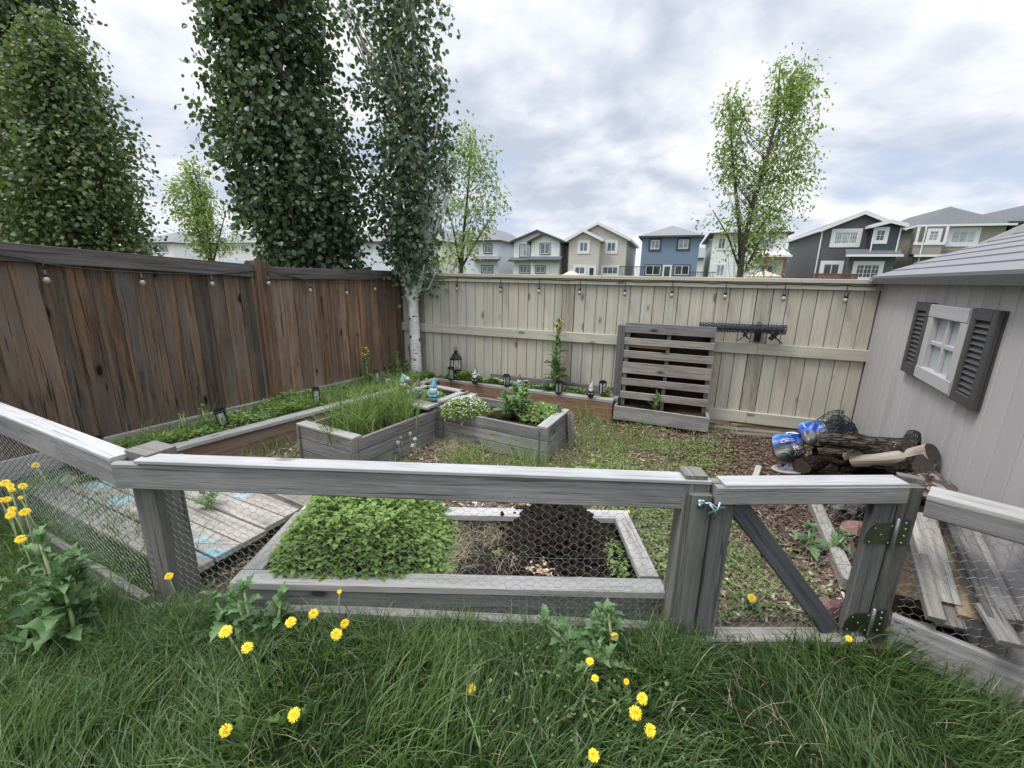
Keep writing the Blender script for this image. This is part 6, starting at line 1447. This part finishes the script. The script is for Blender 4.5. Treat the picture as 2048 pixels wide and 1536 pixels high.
# ---------------------------------------------------------------- garden gnomes
GM = {k: plain('gnome_'+k, c, .45, var=.15, nscale=60) for k, c in dict(turq=(.10, .33, .40), blue=(.09, .22, .36), maroon=(.115, .05, .06), black=(.02, .02, .022), brown=(.10, .065, .05), greyhat=(.13, .11, .11), green=(.20, .36, .28), palehat=(.40, .40, .37), redhat=(.22, .06, .055), skin=(.52, .33, .26), beard=(.66, .65, .61), boot=(.035, .032, .035), base=(.11, .13, .15)).items()}
def gnome(label, loc, h, coat, hat, rz=0.0, tiltx=0.0, bulge=True, group='garden gnomes'):
    o = thing('garden_gnome', label, 'gnome', loc, group, rz); o.rotation_euler = (tiltx, 0, rz); k = h
    q = MB()
    for s_ in (-1, 1): q.ball((s_*.085*k, -.05*k, .055*k), .075*k, 10, sx=.9, sy=1.5, sz=.75)
    q.lathe([(.13*k, .01*k), (.14*k, .03*k), (.13*k, .06*k)], 12, (0, .01*k, 0)); q.build('boots', GM['boot'], o, True, True)
    q = MB(); q.lathe([(.13*k, .06*k), (.205*k, .12*k), (.215*k, .17*k), (.17*k, .21*k), (.205*k, .24*k), (.21*k, .29*k), (.165*k, .33*k), (.19*k, .36*k), (.18*k, .42*k), (.14*k, .48*k), (.08*k, .52*k)], 14, sy=.9); q.build('coat', GM[coat], o, True, True)
    q = MB(); q.lathe([(.197*k, .205*k), (.20*k, .215*k), (.20*k, .235*k), (.195*k, .245*k)], 14, sy=.92); q.build('belt', GM['boot'], o, True, True)
    q = MB()
    for s_ in (-1, 1): q.tube([(s_*.15*k, -.02*k, .44*k), (s_*.215*k, -.06*k, .34*k), (s_*.12*k, -.17*k, .28*k)], [.055*k, .055*k, .05*k], 8)
    q.build('arms', GM[coat], o, True, True)
    q = MB()
    for s_ in (-1, 1): q.ball((s_*.09*k, -.195*k, .275*k), .042*k, 8)
    q.build('hands', GM['skin'], o, True, True)
    q = MB(); q.ball((0, -.01*k, .575*k), .115*k, 12); q.ball((0, -.13*k, .565*k), .034*k, 8)
    for s_ in (-1, 1): q.ball((s_*.115*k, 0, .57*k), .028*k, 6)
    q.build('head', GM['skin'], o, True, True)
    q = MB()
    for s_ in (-1, 1): q.ball((s_*.042*k, -.108*k, .60*k), .014*k, 6)
    q.build('eyes', GM['black'], o, True, True)
    q = MB(); q.lathe([(.01*k, .27*k), (.07*k, .33*k), (.115*k, .42*k), (.13*k, .50*k), (.115*k, .55*k), (.05*k, .565*k)], 12, (0, -.095*k, 0), sy=.62)
    for s_ in (-1, 1): q.ball((s_*.05*k, -.145*k, .535*k), .045*k, 8, sx=1.3, sy=.6, sz=.6); q.ball((s_*.115*k, -.02*k, .52*k), .055*k, 8, sx=.6)
    q.build('beard', GM['beard'], o, True, True)
    q = MB(); q.lathe([(.135*k, .615*k), (.142*k, .635*k), (.12*k, .69*k), (.085*k, .79*k), (.045*k, .90*k), (.012*k, .99*k), (.002*k, 1.0*k)], 14, (0, 0, 0), lean=(.10, .06)); q.build('hat', GM[hat], o, True, True)
    return o
yaw = lambda p: math.atan2(p[0], -p[1]) if False else -math.atan2(p[0], p[1])
def on(px, py, z): return G(px, py, z)
zs_ = .402
g = on(868, 803, zs_); gnome('turquoise garden gnome with a tall turquoise hat, rightmost on the gnome box shelf', g, .255, 'turq', 'turq', -.1)
g = on(837, 796, zs_); gnome('blue-coated garden gnome with a grey hat, middle one on the gnome box shelf', g, .225, 'blue', 'greyhat', .3)
g = on(806, 790, zs_-.005); gnome('maroon-coated garden gnome with a pale green hat, leftmost on the gnome box shelf', g, .235, 'maroon', 'green', .9)
g = on(823, 772, .33); gnome('brown-coated garden gnome with a blue hat lying tilted behind the maroon gnome', g+V3(0, .05, 0), .20, 'brown', 'turq', 1.2, -.85)
g = on(775, 770, .27); gnome('small garden gnome with dull red hat, half hidden in foliage left of the others', g, .17, 'green', 'redhat', .8, .25)
g = on(950, 768, Lz+.02); gnome('black-coated white-bearded garden gnome, left one of three on the rear bed cap', g, .215, 'black', 'palehat', -.1)
g = on(1038, 777, Lz+.02); gnome('garden gnome with blue coat and dull red hat, middle one on the rear bed cap', g, .20, 'blue', 'redhat', -.1)
g = on(1181, 795, Lz+.02); gnome('black-coated white-bearded garden gnome, right one on the rear bed cap, nearest the pallet', g, .205, 'black', 'palehat', -.25)
# ---------------------------------------------------------------- solar lanterns
def lantern(label, base, h, w, tilt=(0, 0), stake=.12, hook=False, roofed=False):
    o = thing('garden_lantern' if hook else 'solar_lantern', label, 'lantern', base, None if hook else 'black solar lanterns of the border bed'); o.rotation_euler = (tilt[0], tilt[1], .5)
    q = MB(); q.box((0, 0, .008), w, w, .016)
    for a in (-1, 1):
        for b in (-1, 1): q.board((a*w*.44, b*w*.44, .016), (a*w*.47, b*w*.47, h-.02), .009, .009, (1, 0, 0))
    q.box((0, 0, h*.10), w*.92, w*.92, .008)
    q.build('frame', M['black'], o, local=True)
    q = MB()
    if roofed:
        q.lathe([(w*.72, h-.03), (w*.70, h-.015), (w*.35, h+.05), (w*.22, h+.055), (w*.22, h+.075), (w*.30, h+.08), (.01, h+.105)], 6); q.tube([(.02*math.cos(a), 0, h+.125+.02*math.sin(a)) for a in np.linspace(-1.5, 4.2, 10)], .004, 5)
    else:
        q.board((-w*.60, 0, h-.011), (w*.60, 0, h-.011), w*1.2, .018, (0, 1, 0), chamf=.004); q.board((-w*.45, 0, h+.004), (w*.45, 0, h+.004), w*.9, .012, (0, 1, 0))
    q.build('top', M['black'], o, local=True)
    q = MB()
    for s_ in (-1, 1):
        q.poly([(-w*.40, s_*w*.41, .02), (w*.40, s_*w*.41, .02), (w*.42, s_*w*.43, h-.03), (-w*.42, s_*w*.43, h-.03)]); q.poly([(s_*w*.41, -w*.40, .02), (s_*w*.41, w*.40, .02), (s_*w*.43, w*.42, h-.03), (s_*w*.43, -w*.42, h-.03)])
    q.build('glass', M['lglass'], o, local=True)
    q = MB(); q.tube([(0, 0, 0), (0, 0, -stake)], [.008, .004], 6); q.lathe([(.012, .016), (.014, .05), (.010, .075)], 8); q.build('stake', M['black'], o, local=True); return o
def lan(label, px, py, z, h, w=.07, **k): lantern(label, on(px, py, z), h, w, **k)
lan('black solar lantern sunk in the weeds behind the left run of the wire fence', 194, 915, .20, .16, .085)
lan('black solar lantern leaning to the left, halfway along the brown fence bed', 450, 850, .29, .155, .072, tilt=(.05, -.18))
lan('black solar lantern by the cap board left of the tall grass box', 634, 806, .30, .165, .062)
lan('black solar lantern half hidden in foliage left of the gnome box', 755, 766, .30, .16, .06)
lan('black solar lantern in front of the big roofed lantern, left end of the rear bed', 902, 760, .29, .175, .06)
lan('small black solar lantern between two gnomes on the rear bed', 1013, 772, .28, .15, .058)
lan('black solar lantern in the rear bed left of the rightmost gnome', 1117, 787, .27, .16, .06)
lan('black solar lantern in the rear bed right of the rightmost gnome', 1204, 792, .27, .185, .055)
_a = T0+TN*.16; lantern('big black roofed lantern with a ring on top, against the tan fence', W(912, 741, _a, _a+TD), .19, .12, stake=.06, hook=True, roofed=True)
# thin stake and wire at the foot of the birch
q = MB(); a = G(826, 748, .25); q.tube([a, Yp(817, 690, a[1]+.02)], .010, 6); tag(q.build('garden_stake', M['twig']), 'thin dark stake leaning against the foot of the birch', 'stake')
q = MB(); a = G(1131, 892, .0); b = Yp(1117, 808, a[1]-.02); q.board(a, b, .035, .018, (1, 0, 0), 0, (.75, .7, .62), 0); tag(q.build('wooden_stake', M['grey']), 'thin grey stake leaning on the right end of the middle planter box', 'stake')
q = MB(); a = G(1143, 893, .0); b = Yp(1140, 826, a[1]+.03); q.board(a, b, .06, .02, (1, 0, 0), 0, (1.15, 1.1, 1.0), 0); tag(q.build('wooden_stake', M['grey']), 'short flat board standing at the rear right corner of the middle planter box', 'stake')
# ---------------------------------------------------------------- soil heap, pebbles
LUMP = []
def lump_t(seed):
    r_ = np.random.default_rng(seed); v = []; k, n = 4, 6
    for i in range(k+1):
        for j in range(n): a = 2*PI*j/n; e = PI*i/k; v.append(np.array([math.sin(e)*math.cos(a), math.sin(e)*math.sin(a), -math.cos(e)])*(1+r_.uniform(-.22, .22)*(0 < i < k)))
    f = [(i*n+j, i*n+(j+1) % n, (i+1)*n+(j+1) % n, (i+1)*n+j) for i in range(k) for j in range(n)]
    return np.array(v)*.5, np.array(f)
LT = [lump_t(i) for i in range(5)]
def RND(n): return frames(rng.normal(0, 1, (n, 3)))
hp = SCAT(); n = 2600; u = rng.random(n); X = .02+u*.62+rng.normal(0, .03, n); Yy = 2.44-np.abs(rng.normal(0, .20, n)); H = .24*np.exp(-((X-.30)/.24)**2)*np.clip(1-(2.46-Yy)/.42, 0, 1)**.8+.02; X = np.clip(X, -.05, .66); Yy = np.clip(Yy, 1.9, 2.44)
Pz = np.stack([X, Yy, .085+H*rng.random(n)**.25], 1)
for i in range(5): k = np.arange(n) % 5 == i; hp.add(LT[i][0], LT[i][1], Pz[k], RND(k.sum()), rng.uniform(.012, .042, k.sum()), np.ones(k.sum()))
m_ = 240; Pz = np.stack([rng.normal(.24, .085, m_), rng.normal(2.455, .03, m_), np.zeros(m_)], 1); Pz[:, 2] = .20+.055*np.exp(-((Pz[:, 0]-.24)/.07)**2)*rng.random(m_)**.4; Pz = Pz[Pz[:, 1] < 2.51]
hp.add(LT[0][0], LT[0][1], Pz, RND(len(Pz)), rng.uniform(.008, .03, len(Pz)), np.ones(len(Pz)))
tag(hp.build('soil_heap', M['soil']), 'heap of dark crumbly soil spilling over the rear board of the front planter box', 'soil', kind='stuff')
pbk = SCAT(); n = 150; c = G(1072, 1132, .10); Pz = c+rng.normal(0, 1, (n, 3))*np.array([.05, .045, .006]); Pz[:, 0] += (Pz[:, 1]-c[1])*-.7
for i in range(5): k = np.arange(n) % 5 == i; pbk.add(LT[i][0], LT[i][1], Pz[k], RND(k.sum()), np.stack([rng.uniform(.012, .026, k.sum())]*2+[rng.uniform(.008, .016, k.sum())], 1), rng.uniform(.7, 1.25, k.sum()))
k = 60; Pz = G(1150, 1120, .10)+rng.normal(0, 1, (k, 3))*np.array([.14, .07, .002]); pbk.add(LT[2][0], LT[2][1], Pz, RND(k), rng.uniform(.004, .009, k), rng.uniform(1.1, 1.6, k))
tag(pbk.build('pebbles', M['pebble']), 'small pile of tan pebbles on the dark soil of the front planter box', 'pebbles', kind='stuff')
# ---------------------------------------------------------------- firewood pile
def log(label, a, b, ra, rb, m='bark', n=16, seg=9, rough=.10, name='firewood_log', flare=0.0, end='endgrain', stub=None, bend=.02, group='logs of the firewood pile'):
    a = np.array(a, float); b = np.array(b, float); o = thing(name, label, 'log', (a+b)/2, group); d = nrm(b-a); x = nrm(np.cross(d, (0, 0, 1))); y = np.cross(x, d)
    ph = [rnd.uniform(0, 6) for _ in range(6)]; q = MB(); rows = []; L = np.linalg.norm(b-a)
    for i in range(seg+1):
        t = i/seg; c = a+(b-a)*t+y*bend*math.sin(PI*t+ph[0])+x*bend*math.sin(2*PI*t+ph[1]); r = ra*(1-t)+rb*t+flare*max(0, t-.7)**2*8; ring = []
        for j in range(n):
            an = 2*PI*j/n; rr = r*(1+rough*(math.sin(2*an+ph[2])+.6*math.sin(5*an+ph[3]+2*t)+.5*math.sin(7*t+3*an+ph[4]))+rnd.uniform(-rough, rough)*.35); ring.append(q.vert(c+(x*math.cos(an)+y*math.sin(an))*rr))
        rows.append(ring)
    uo = rnd.uniform(0, 30)
    for i in range(seg):
        for j in range(n):
            j2 = (j+1) % n; q.face((rows[i][j], rows[i][j2], rows[i+1][j2], rows[i+1][j]), [(uo+L*i/seg, uo+j*2*PI*ra/n), (uo+L*i/seg, uo+(j+1)*2*PI*ra/n), (uo+L*(i+1)/seg, uo+(j+1)*2*PI*ra/n), (uo+L*(i+1)/seg, uo+j*2*PI*ra/n)])
    if stub is not None: q.tube([np.array(stub[0]), np.array(stub[1])], [stub[2], stub[2]*.7], 9)
    q.build('log_side', M[m], o, True)
    src = o.children[0].data
    for ring, s_ in ((rows[0], -1), (rows[-1], 1)):
        q = MB(); P = [np.array(src.vertices[k].co)+d*s_*.001 for k in ring]; cc = sum(P)/n
        for j in range(n):
            A_, B_ = P[j], P[(j+1) % n]; q.poly([A_, B_, cc] if s_ > 0 else [B_, A_, cc], t=(.85, .78, .72))
        q.build('cut_end', M[end], o)
    return o
def LG(p, z): return G(p[0], p[1], z)
log('long bare pale log with split flared end, slanting across the front of the woodpile', LG((1706, 924), .46), SW(1864, 906, .065), .039, .055, 'barelog', flare=.012, rough=.06, bend=.008)
log('dark barked log lying end-on at the left front of the woodpile', LG((1608, 931), .12), LG((1655, 905), .16), .070, .07, 'barkdark', rough=.08)
log('short split log with a dark end, between the end-on log and the pale log', LG((1672, 936), .28), LG((1745, 920), .36), .048, .05, 'barkdark', rough=.16)
log("log with round grey cut end at the woodpile's left, above the end-on log", LG((1638, 906), .36), LG((1728, 895), .48), .034, .04, 'bark', rough=.06)
log('pale forked log with a dark barked tail, in the middle of the woodpile', LG((1692, 912), .45), SW(1800, 901, .17), .036, .040, 'barelog', rough=.12, stub=(LG((1705, 905), .47), LG((1750, 893), .53), .022))
log('huge rough-barked log along the back of the woodpile, black hollow end at right', LG((1640, 878), .58), SW(1833, 891, .085), .048, .066, 'bark', rough=.13, flare=.010, stub=(SW(1822, 886, .09), SW(1828, 866, .07), .050))
log('knotted barked limb resting across the middle of the woodpile', LG((1715, 889), .56), SW(1812, 894, .17), .028, .038, 'bark', rough=.14, bend=.03)
log('dark log buried in the middle of the woodpile', LG((1720, 945), .32), SW(1850, 935, .10), .055, .06, 'barkdark', rough=.1)
log('dark log at the bottom rear of the woodpile', LG((1640, 905), .16), SW(1790, 905, .14), .075, .085, 'barkdark', rough=.1)
log('thick dark log at the very bottom of the woodpile, mostly covered', LG((1690, 965), .08), SW(1800, 985, .16), .085, .085, 'barkdark', rough=.1)
log('dark log supporting the pale log, behind the gate rail', LG((1700, 972), .26), SW(1850, 975, .10), .075, .08, 'barkdark', rough=.1)
log('dark log near the ground behind the gate top rail', LG((1665, 975), .10), LG((1770, 1010), .12), .09, .09, 'barkdark', rough=.1)
for i, (a_, za, b_, ob, r_, m_) in enumerate((((1655, 915), .34, (1720, 925), .30, .03, 'barkdark'), ((1745, 905), .50, (1815, 906), .14, .022, 'bark'), ((1665, 882), .55, (1735, 874), .24, .026, 'bark'), ((1690, 940), .34, (1780, 938), .20, .03, 'barkdark'))):
    log(('thin dark branch low at the left front of the woodpile', 'thin barked branch squeezed above the pale log', 'thin barked branch on top of the woodpile, beside the soil bags', 'thin dark branch under the pale log')[i], LG(a_, za), SW(*b_, ob), r_, r_*.8, m_, n=10, rough=.12, bend=.03)
# ---------------------------------------------------------------- bags
def pillow(corners, th, n=12, wr=.012, seed=1):
    """corners bl, br, tr, tl; returns grid function and mesh builder data"""
    bl, br, tr, tl = [np.array(c, float) for c in corners]; nn = nrm(np.cross(br-bl, tl-bl)); r_ = np.random.default_rng(seed); T_ = r_.random((8, 8))
    def P(u, v, side=1):
        u0_, v0_ = u, v; u = .5+(u-.5)*(1-.20*abs(2*v0_-1)**4); v = .5+(v-.5)*(1-.16*abs(2*u0_-1)**4)+.025*math.sin(5*u0_+seed); b = (bl*(1-u)+br*u)*(1-v)+(tl*(1-u)+tr*u)*v; u, v = u0_, v0_; e = (1-abs(2*u-1)**3.2)*(1-abs(2*v-1)**3.2)
        w = wr*(math.sin(9*u+4*v+seed)+.7*math.sin(13*v-6*u+seed*2)+.5*math.sin(23*u+seed))*(e**.5+.15)
        pin = .05*math.sin(PI*u)*math.sin(PI*v)
        c = (bl+br+tr+tl)/4
        return b+(c-b)*pin*0+nn*(th*e*side+w)
    return P, nn
def bag(name, label, corners, th, zones, seed=1, cat='bag', group=None, back='bagbrown'):
    P, nn = pillow(corners, th, seed=seed); c = sum(np.array(x) for x in corners)/4; o = thing(name, label, cat, c, group); n = 26; q = MB(); mats = []
    for (v0, v1, m) in zones:
        if m not in mats: mats.append(m)
    if back not in mats: mats.append(back)
    for side in (1, -1):
        gi = [[q.vert(P(i/n, j/n, side)) for j in range(n+1)] for i in range(n+1)]
        for i in range(n):
            for j in range(n):
                u0, u1, v0, v1 = i/n, (i+1)/n, j/n, (j+1)/n; idx = [gi[i][j], gi[i+1][j], gi[i+1][j+1], gi[i][j+1]]
                m = back
                if side > 0:
                    for (a, b, mm) in zones:
                        if a <= (v0+v1)/2+.06*math.sin(u0*2.5) < b: m = mm
                q.face(idx if side > 0 else idx[::-1], [(u0, v0), (u1, v0), (u1, v1), (u0, v1)], mats.index(m))
    ob = q.build('sack', [M[m] for m in mats], o, True); me = ob.data
    return o, P
def film(name, c, var=.2, rough=.3):
    m = plain(name, c, rough, var=var, nscale=22, bmp=.25, spec=.6); return m
M['bagblue'] = film('blue_bag_film', (.016, .060, .30)); M['bagsky'] = film('light_blue_bag_film', (.05, .22, .50)); M['bagbrown'] = film('brown_bag_film', (.075, .062, .058)); M['print'] = plain('white_print', (.66, .66, .66), .4); M['printg'] = plain('green_print', (.05, .26, .17), .4); M['printgrey'] = plain('grey_print', (.26, .25, .25), .4)
def textmesh(txt, size=1.0):
    cu = bpy.data.curves.new('lettering', 'FONT'); cu.body = txt; cu.size = size; cu.align_x = 'LEFT'; cu.resolution_u = 2
    ob = bpy.data.objects.new('lettering', cu); COL.objects.link(ob); dg = bpy.context.evaluated_depsgraph_get(); me = bpy.data.meshes.new_from_object(ob.evaluated_get(dg))
    v = [tuple(x.co) for x in me.vertices]; f = [tuple(p.vertices) for p in me.polygons]; bpy.data.objects.remove(ob); bpy.data.curves.remove(cu); bpy.data.meshes.remove(me); return np.array(v), f
def onbag(parent, P, v, f, u0, v0, w, h, m, name, lift=.008, skew=0.0):
    """lay flat artwork (x 0..1, y 0..1 after scaling) on a bag"""
    v = np.array(v, float); lo = v[:, :2].min(0); sp_ = v[:, :2].max(0)-lo; q = MB()
    for p in v:
        x = (p[0]-lo[0])/sp_[0]; y = (p[1]-lo[1])/sp_[1]; u = u0+x*w; vv = v0+y*h+skew*x; a = P(u, vv); du = P(u+.01, vv)-P(u-.01, vv); dv = P(u, vv+.01)-P(u, vv-.01); nn = nrm(np.cross(du, dv)); q.vert(a+nn*lift)
    for k in f: q.face(k)
    return q.build(name, M[m], parent)
def strips(parent, P, lst, m, name='print'):
    q = MB()
    for (u0, v0, w, h) in lst:
        k = 6; i0 = len(q.v)
        for i in range(k+1):
            for vv in (v0, v0+h):
                u = u0+w*i/k; a = P(u, vv); du = P(u+.01, vv)-P(u-.01, vv); dv = P(u, vv+.01)-P(u, vv-.01); q.vert(a+nrm(np.cross(du, dv))*.007)
        for i in range(k): q.face((i0+2*i, i0+2*i+2, i0+2*i+3, i0+2*i+1))
    return q.build(name, M[m], parent)
def swirl(parent, P, u0, v0, w, h, m, name):
    q = MB(); k = 14; i0 = len(q.v)
    for i in range(k+1):
        t = i/k; th = .16*math.sin(PI*t)+.02
        for s_ in (-1, 1):
            u = u0+w*t; vv = v0+h*(.5+.45*math.sin(t*5.0))+s_*th*h; a = P(u, vv); du = P(u+.01, vv)-P(u-.01, vv); dv = P(u, vv+.01)-P(u, vv-.01); q.vert(a+nrm(np.cross(du, dv))*.008)
    for i in range(k): q.face((i0+2*i, i0+2*i+2, i0+2*i+3, i0+2*i+1))
    return q.build(name, M[m], parent)
def quadpx(bl, br, tr, tl, zb, zt, lean=.0):
    a = G(*bl, zb); b = G(*br, zb); y = (a[1]+b[1])/2; c = Yp(*tr, b[1]+lean); d = Yp(*tl, a[1]+lean); return [a, b, c, d]
o, P1 = bag('soil_bag', "blue and brown soil bag with white lettering, slumped at the woodpile's left end", quadpx((1555, 926), (1617, 917), (1594, 861), (1540, 868), .12, .36, .17), .085, [(0, .58, 'bagbrown'), (.58, .90, 'bagblue'), (.90, 1.01, 'bagsky')], 3, group='bags of garden soil')
v, f = textmesh('Nature'); onbag(o, P1, v, f, .34, .31, .46, .13, 'print', 'lettering')
v, f = textmesh('SCAPES'); onbag(o, P1, v, f, .34, .16, .50, .12, 'print', 'lettering')
swirl(o, P1, .06, .16, .24, .16, 'printg', 'leaf_emblem'); strips(o, P1, [(.12, .62, .36, .012), (.12, .70, .36, .012), (.12, .62, .012, .09), (.47, .62, .012, .09), (.17, .65, .25, .025)], 'print'); swirl(o, P1, .38, .80, .45, .14, 'print', 'print'); strips(o, P1, [(.52, .50, .12, .04), (.10, .50, .34, .012), (.10, .46, .3, .012), (.52, .45, .34, .010)], 'printgrey')
o, P2 = bag('soil_bag', 'blue and brown soil bag lying higher, between the lettered bag and the dark netting', quadpx((1613, 893), (1656, 889), (1652, 846), (1590, 844), .28, .42, .26), .075, [(0, .45, 'bagbrown'), (.45, .85, 'bagblue'), (.85, 1.01, 'bagsky')], 7, group='bags of garden soil')
swirl(o, P2, .45, .70, .42, .16, 'print', 'print'); strips(o, P2, [(.50, .48, .36, .012), (.50, .57, .36, .012), (.50, .48, .012, .09), (.855, .48, .012, .09), (.55, .51, .24, .025), (.12, .60, .025, .28)], 'print'); strips(o, P2, [(.55, .36, .3, .012), (.5, .30, .3, .012)], 'printgrey')
o, P3 = bag('soil_bag', 'flattened blue bag lying on the ground under the two soil bags', [G(1560, 940, .03), G(1612, 938, .03), G(1608, 920, .05), G(1565, 922, .05)], .03, [(0, .4, 'print'), (.4, 1.01, 'bagblue')], 9, group='bags of garden soil', back='bagblue')
q = MB(); c = (G(1556, 938, .02)+G(1600, 945, .02))/2; q.lathe([(.11, -.01), (.13, .015), (.125, .022), (.10, .010)], 18, c, sx=1.2, sy=.7); tag(q.build('tray', M['framewhite'], None, True), 'pale plastic tray under the flattened blue bag', 'tray')
def chipbag():
    m, nt, b = mat('bark_chip_bag'); vo = nd(nt, 'ShaderNodeTexVoronoi', Scale=1.0, feature='F1'); lk(nt, uvmap(nt, (9, 22)), vo.inputs['Vector']); sp = nt.nodes.new('ShaderNodeSeparateColor'); lk(nt, vo.outputs['Color'], sp.inputs[0])
    lk(nt, ramp(nt, sp.outputs[0], [(.35, (.040, .022, .016)), (.7, (.09, .052, .038)), (.92, (.30, .24, .20))]), b.inputs['Base Color']); b.inputs['Roughness'].default_value = .25; b.inputs['Specular IOR Level'].default_value = .6; bump(nt, vo.outputs['Distance'], b, .6, .02); return m
M['chipbag'] = chipbag()
bag('bark_bag', 'clear plastic bag of dark red-brown bark chips lying against the shed below the pale log', [SW(1792, 985, .30), SW(1906, 1003, .22), SW(1921, 970, .03), SW(1832, 938, .06)], .055, [(0, 1.01, 'chipbag')], 5, back='chipbag')
# dark netting heap in the corner
o = thing('netting_heap', 'crumpled heap of dark blue-grey wire netting where the tan fence meets the shed', 'netting', T(ts(1668, 840)[0], 0, .22))
c = T(ts(1668, 840)[0], .02, .22)
for k, (rx, ry, rz_) in enumerate(((.30, .17, .30), (.27, .15, .26), (.24, .13, .22), (.20, .11, .17))):
    ph = rnd.uniform(0, 6)
    def fn(u, v, rx=rx, ry=ry, rz_=rz_, ph=ph):
        a = u/.30; e = v/.30; w = 1+.10*math.sin(3*a+ph)+.07*math.sin(5*e+2*a)
        sl_ = 1-.55*max(0, math.cos(a))*.6
        return c+TD*rx*math.cos(a)*math.cos(e)*w+TN*ry*math.sin(a)*math.cos(e)*w+V3(0, 0, rz_*math.sin(e)*w*sl_+.02)
    mb = MB(); hexnet(mb, fn, 2*PI*.30, .30*PI/2, .042, .0022, .2); mb.build('netting', M['netting'], o)
# ---------------------------------------------------------------- timber
def plank(label, a, b, w, th, m='grey', tint=None, up=(0, 0, 1), name='timber', group='loose timber beside the shed', end=None):
    q = MB(); q.board(a, b, w, th, up, 0, tint, .1, end=end, chamf=.004); return tag(q.build(name, M[m]), label, 'board', group)
fl = lambda a, b: np.cross(nrm(np.array(b)-np.array(a)), (0, 0, 1))
def flat(label, a, b, w, th, **k): return plank(label, a, b, w, th, up=fl(a, b), **k)
flat('thick pale beam with square dark end, topmost of the timber behind the right fence run', SW(1886, 1208, .20), SW(1838, 1030, .24), .115, .055, tint=(1.7, 1.66, 1.6), end=(.7, .68, .64))
flat('orange-tan plank lying right of the thick pale beam behind the right fence run', SW(1941, 1239, .12), SW(1868, 1040, .15), .085, .03, m='newwood', tint=(1, 1, 1))
flat('wide grey board with a shaded edge lying right of the orange-tan plank', SW(2003, 1240, .085), SW(1910, 1040, .10), .075, .035, tint=(1.05, 1.05, 1.08))
flat('dark strip standing in for the shaded left side of the wide grey board', SW(1976, 1242, .13), SW(1890, 1040, .15), .025, .06, m='greydark', tint=(.8, .75, .7))  # shade on the wide board's left side, added as a dark strip
flat('narrow grey board nearest the shed wall, right end of the timber', SW(2034, 1244, .03), SW(1943, 1050, .035), .035, .03, tint=(1.1, 1.08, 1.04))
flat('short grey board poking out below the timber, its near end by the right picture edge', SW(2022, 1290, .10), SW(1975, 1215, .12), .075, .025, tint=(1.1, 1.08, 1.08))
flat('pale board under the thick beam, its end poking out towards the fence', SW(1903, 1255, .18), SW(1858, 1120, .22), .10, .03, tint=(1.5, 1.42, 1.34))
flat('rough grey board leaning against the left side of the thick beam', SW(1872, 1240, .26), SW(1836, 1110, .28), .06, .04, tint=(1.15, 1.12, 1.08))
flat('dark red-brown log lying across under the timber behind the hinge post', G(1790, 1212, .06), G(1900, 1240, .06), .10, .08, m='barkdark', tint=(1.3, .9, .8))
flat('pale flat board lying on the ground behind the right fence run', G(1792, 1225, .03), G(1870, 1262, .03), .09, .03, tint=(1.5, 1.4, 1.3))
a = G(1625, 1000, .05); b = G(1700, 1172, .04)
flat('pale weathered edging board lying along the mulch, seen through the gate wire', a, b, .075, .07, tint=(1.4, 1.34, 1.25), group=None)
flat('pale stake lying on the mulch behind the gate, pointing at the soil bags', G(1500, 985, .03), G(1517, 935, .03), .05, .04, tint=(1.7, 1.65, 1.6), group=None)
for k, (p, r_, z, tt, lb_) in enumerate((((1460, 846), (1600, 857), .05, (1.1, 1, .9), 'top board of the thin plank stack along the foot of the tan fence'), ((1415, 852), (1590, 870), .025, (.95, .85, .75), 'lower board of the thin plank stack along the foot of the tan fence'), ((1410, 862), (1560, 874), .012, (.8, .7, .6), 'front board of the thin plank stack, half sunk in the mulch'))):
    flat(lb_, G(*p, z), G(*r_, z), .09, .022, m='newwood' if k == 0 else 'grey', tint=tt, group='thin planks along the tan fence')
# chunks and bricks behind the gate
for i, (px, py, s_, mm, lb_) in enumerate(((1690, 1040, .085, 'barkdark', 'dark bark chunk behind the gate, nearest the edging board'), (1712, 1058, .095, 'stone', 'reddish brown chunk behind the gate hinge stile'), (1732, 1040, .08, 'barkdark', 'dark chunk of bark behind the upper gate hinge'), (1712, 1018, .085, 'barelog', 'mossy pale wood chunk just below the gate top rail'), (1676, 1012, .06, 'grey', 'small grey wood offcut below the gate top rail'), (1735, 1090, .08, 'barkdark', 'dark chunk low behind the gate hinge stile'))):
    c = G(px, py, .05); q = MB(); v, f = lump_t(40+i); v = v*np.array([s_*2, s_*1.6, s_*1.3])
    for p in v: q.vert(c+p)
    for k in f: q.face(tuple(int(x) for x in k))
    tag(q.build('wood_chunk', M[mm]), lb_, 'chunk', 'chunks of bark and wood behind the gate')
c = G(1655, 1222, .05); q = MB(); v, f = lump_t(77); v = v*np.array([.17, .12, .15])
for p in v: q.vert(c+p)
for k in f: q.face(tuple(int(x) for x in k))
tag(q.build('red_stone', M['stone'], bevel=.006), 'pinkish red stone at the foot of the gate brace', 'stone')
c = G(1392, 818, .16); q = MB(); v, f = lump_t(5); v = v*np.array([.06, .04, .05])
for p in v: q.vert(c+p)
for k in f: q.face(tuple(int(x) for x in k))
tag(q.build('plant_label', M['white']), 'torn white scrap in the right end of the pallet trough', 'litter')

# caps and shelves: light on their tops put into a paler wood colour
for o_ in COL.objects:
    if o_.name.split('.')[0] in ('cap_board', 'shelf_board') and o_.type == 'MESH':
        me = o_.data; me.materials.clear(); me.materials.append(M['greytop']); ca = me.color_attributes['tint']; n_ = len(ca.data); buf = np.zeros(n_*4, np.float32); ca.data.foreach_get('color', buf); buf = buf.reshape(-1, 4); buf[:, :3] /= 1.78; ca.data.foreach_set('color', buf.ravel())
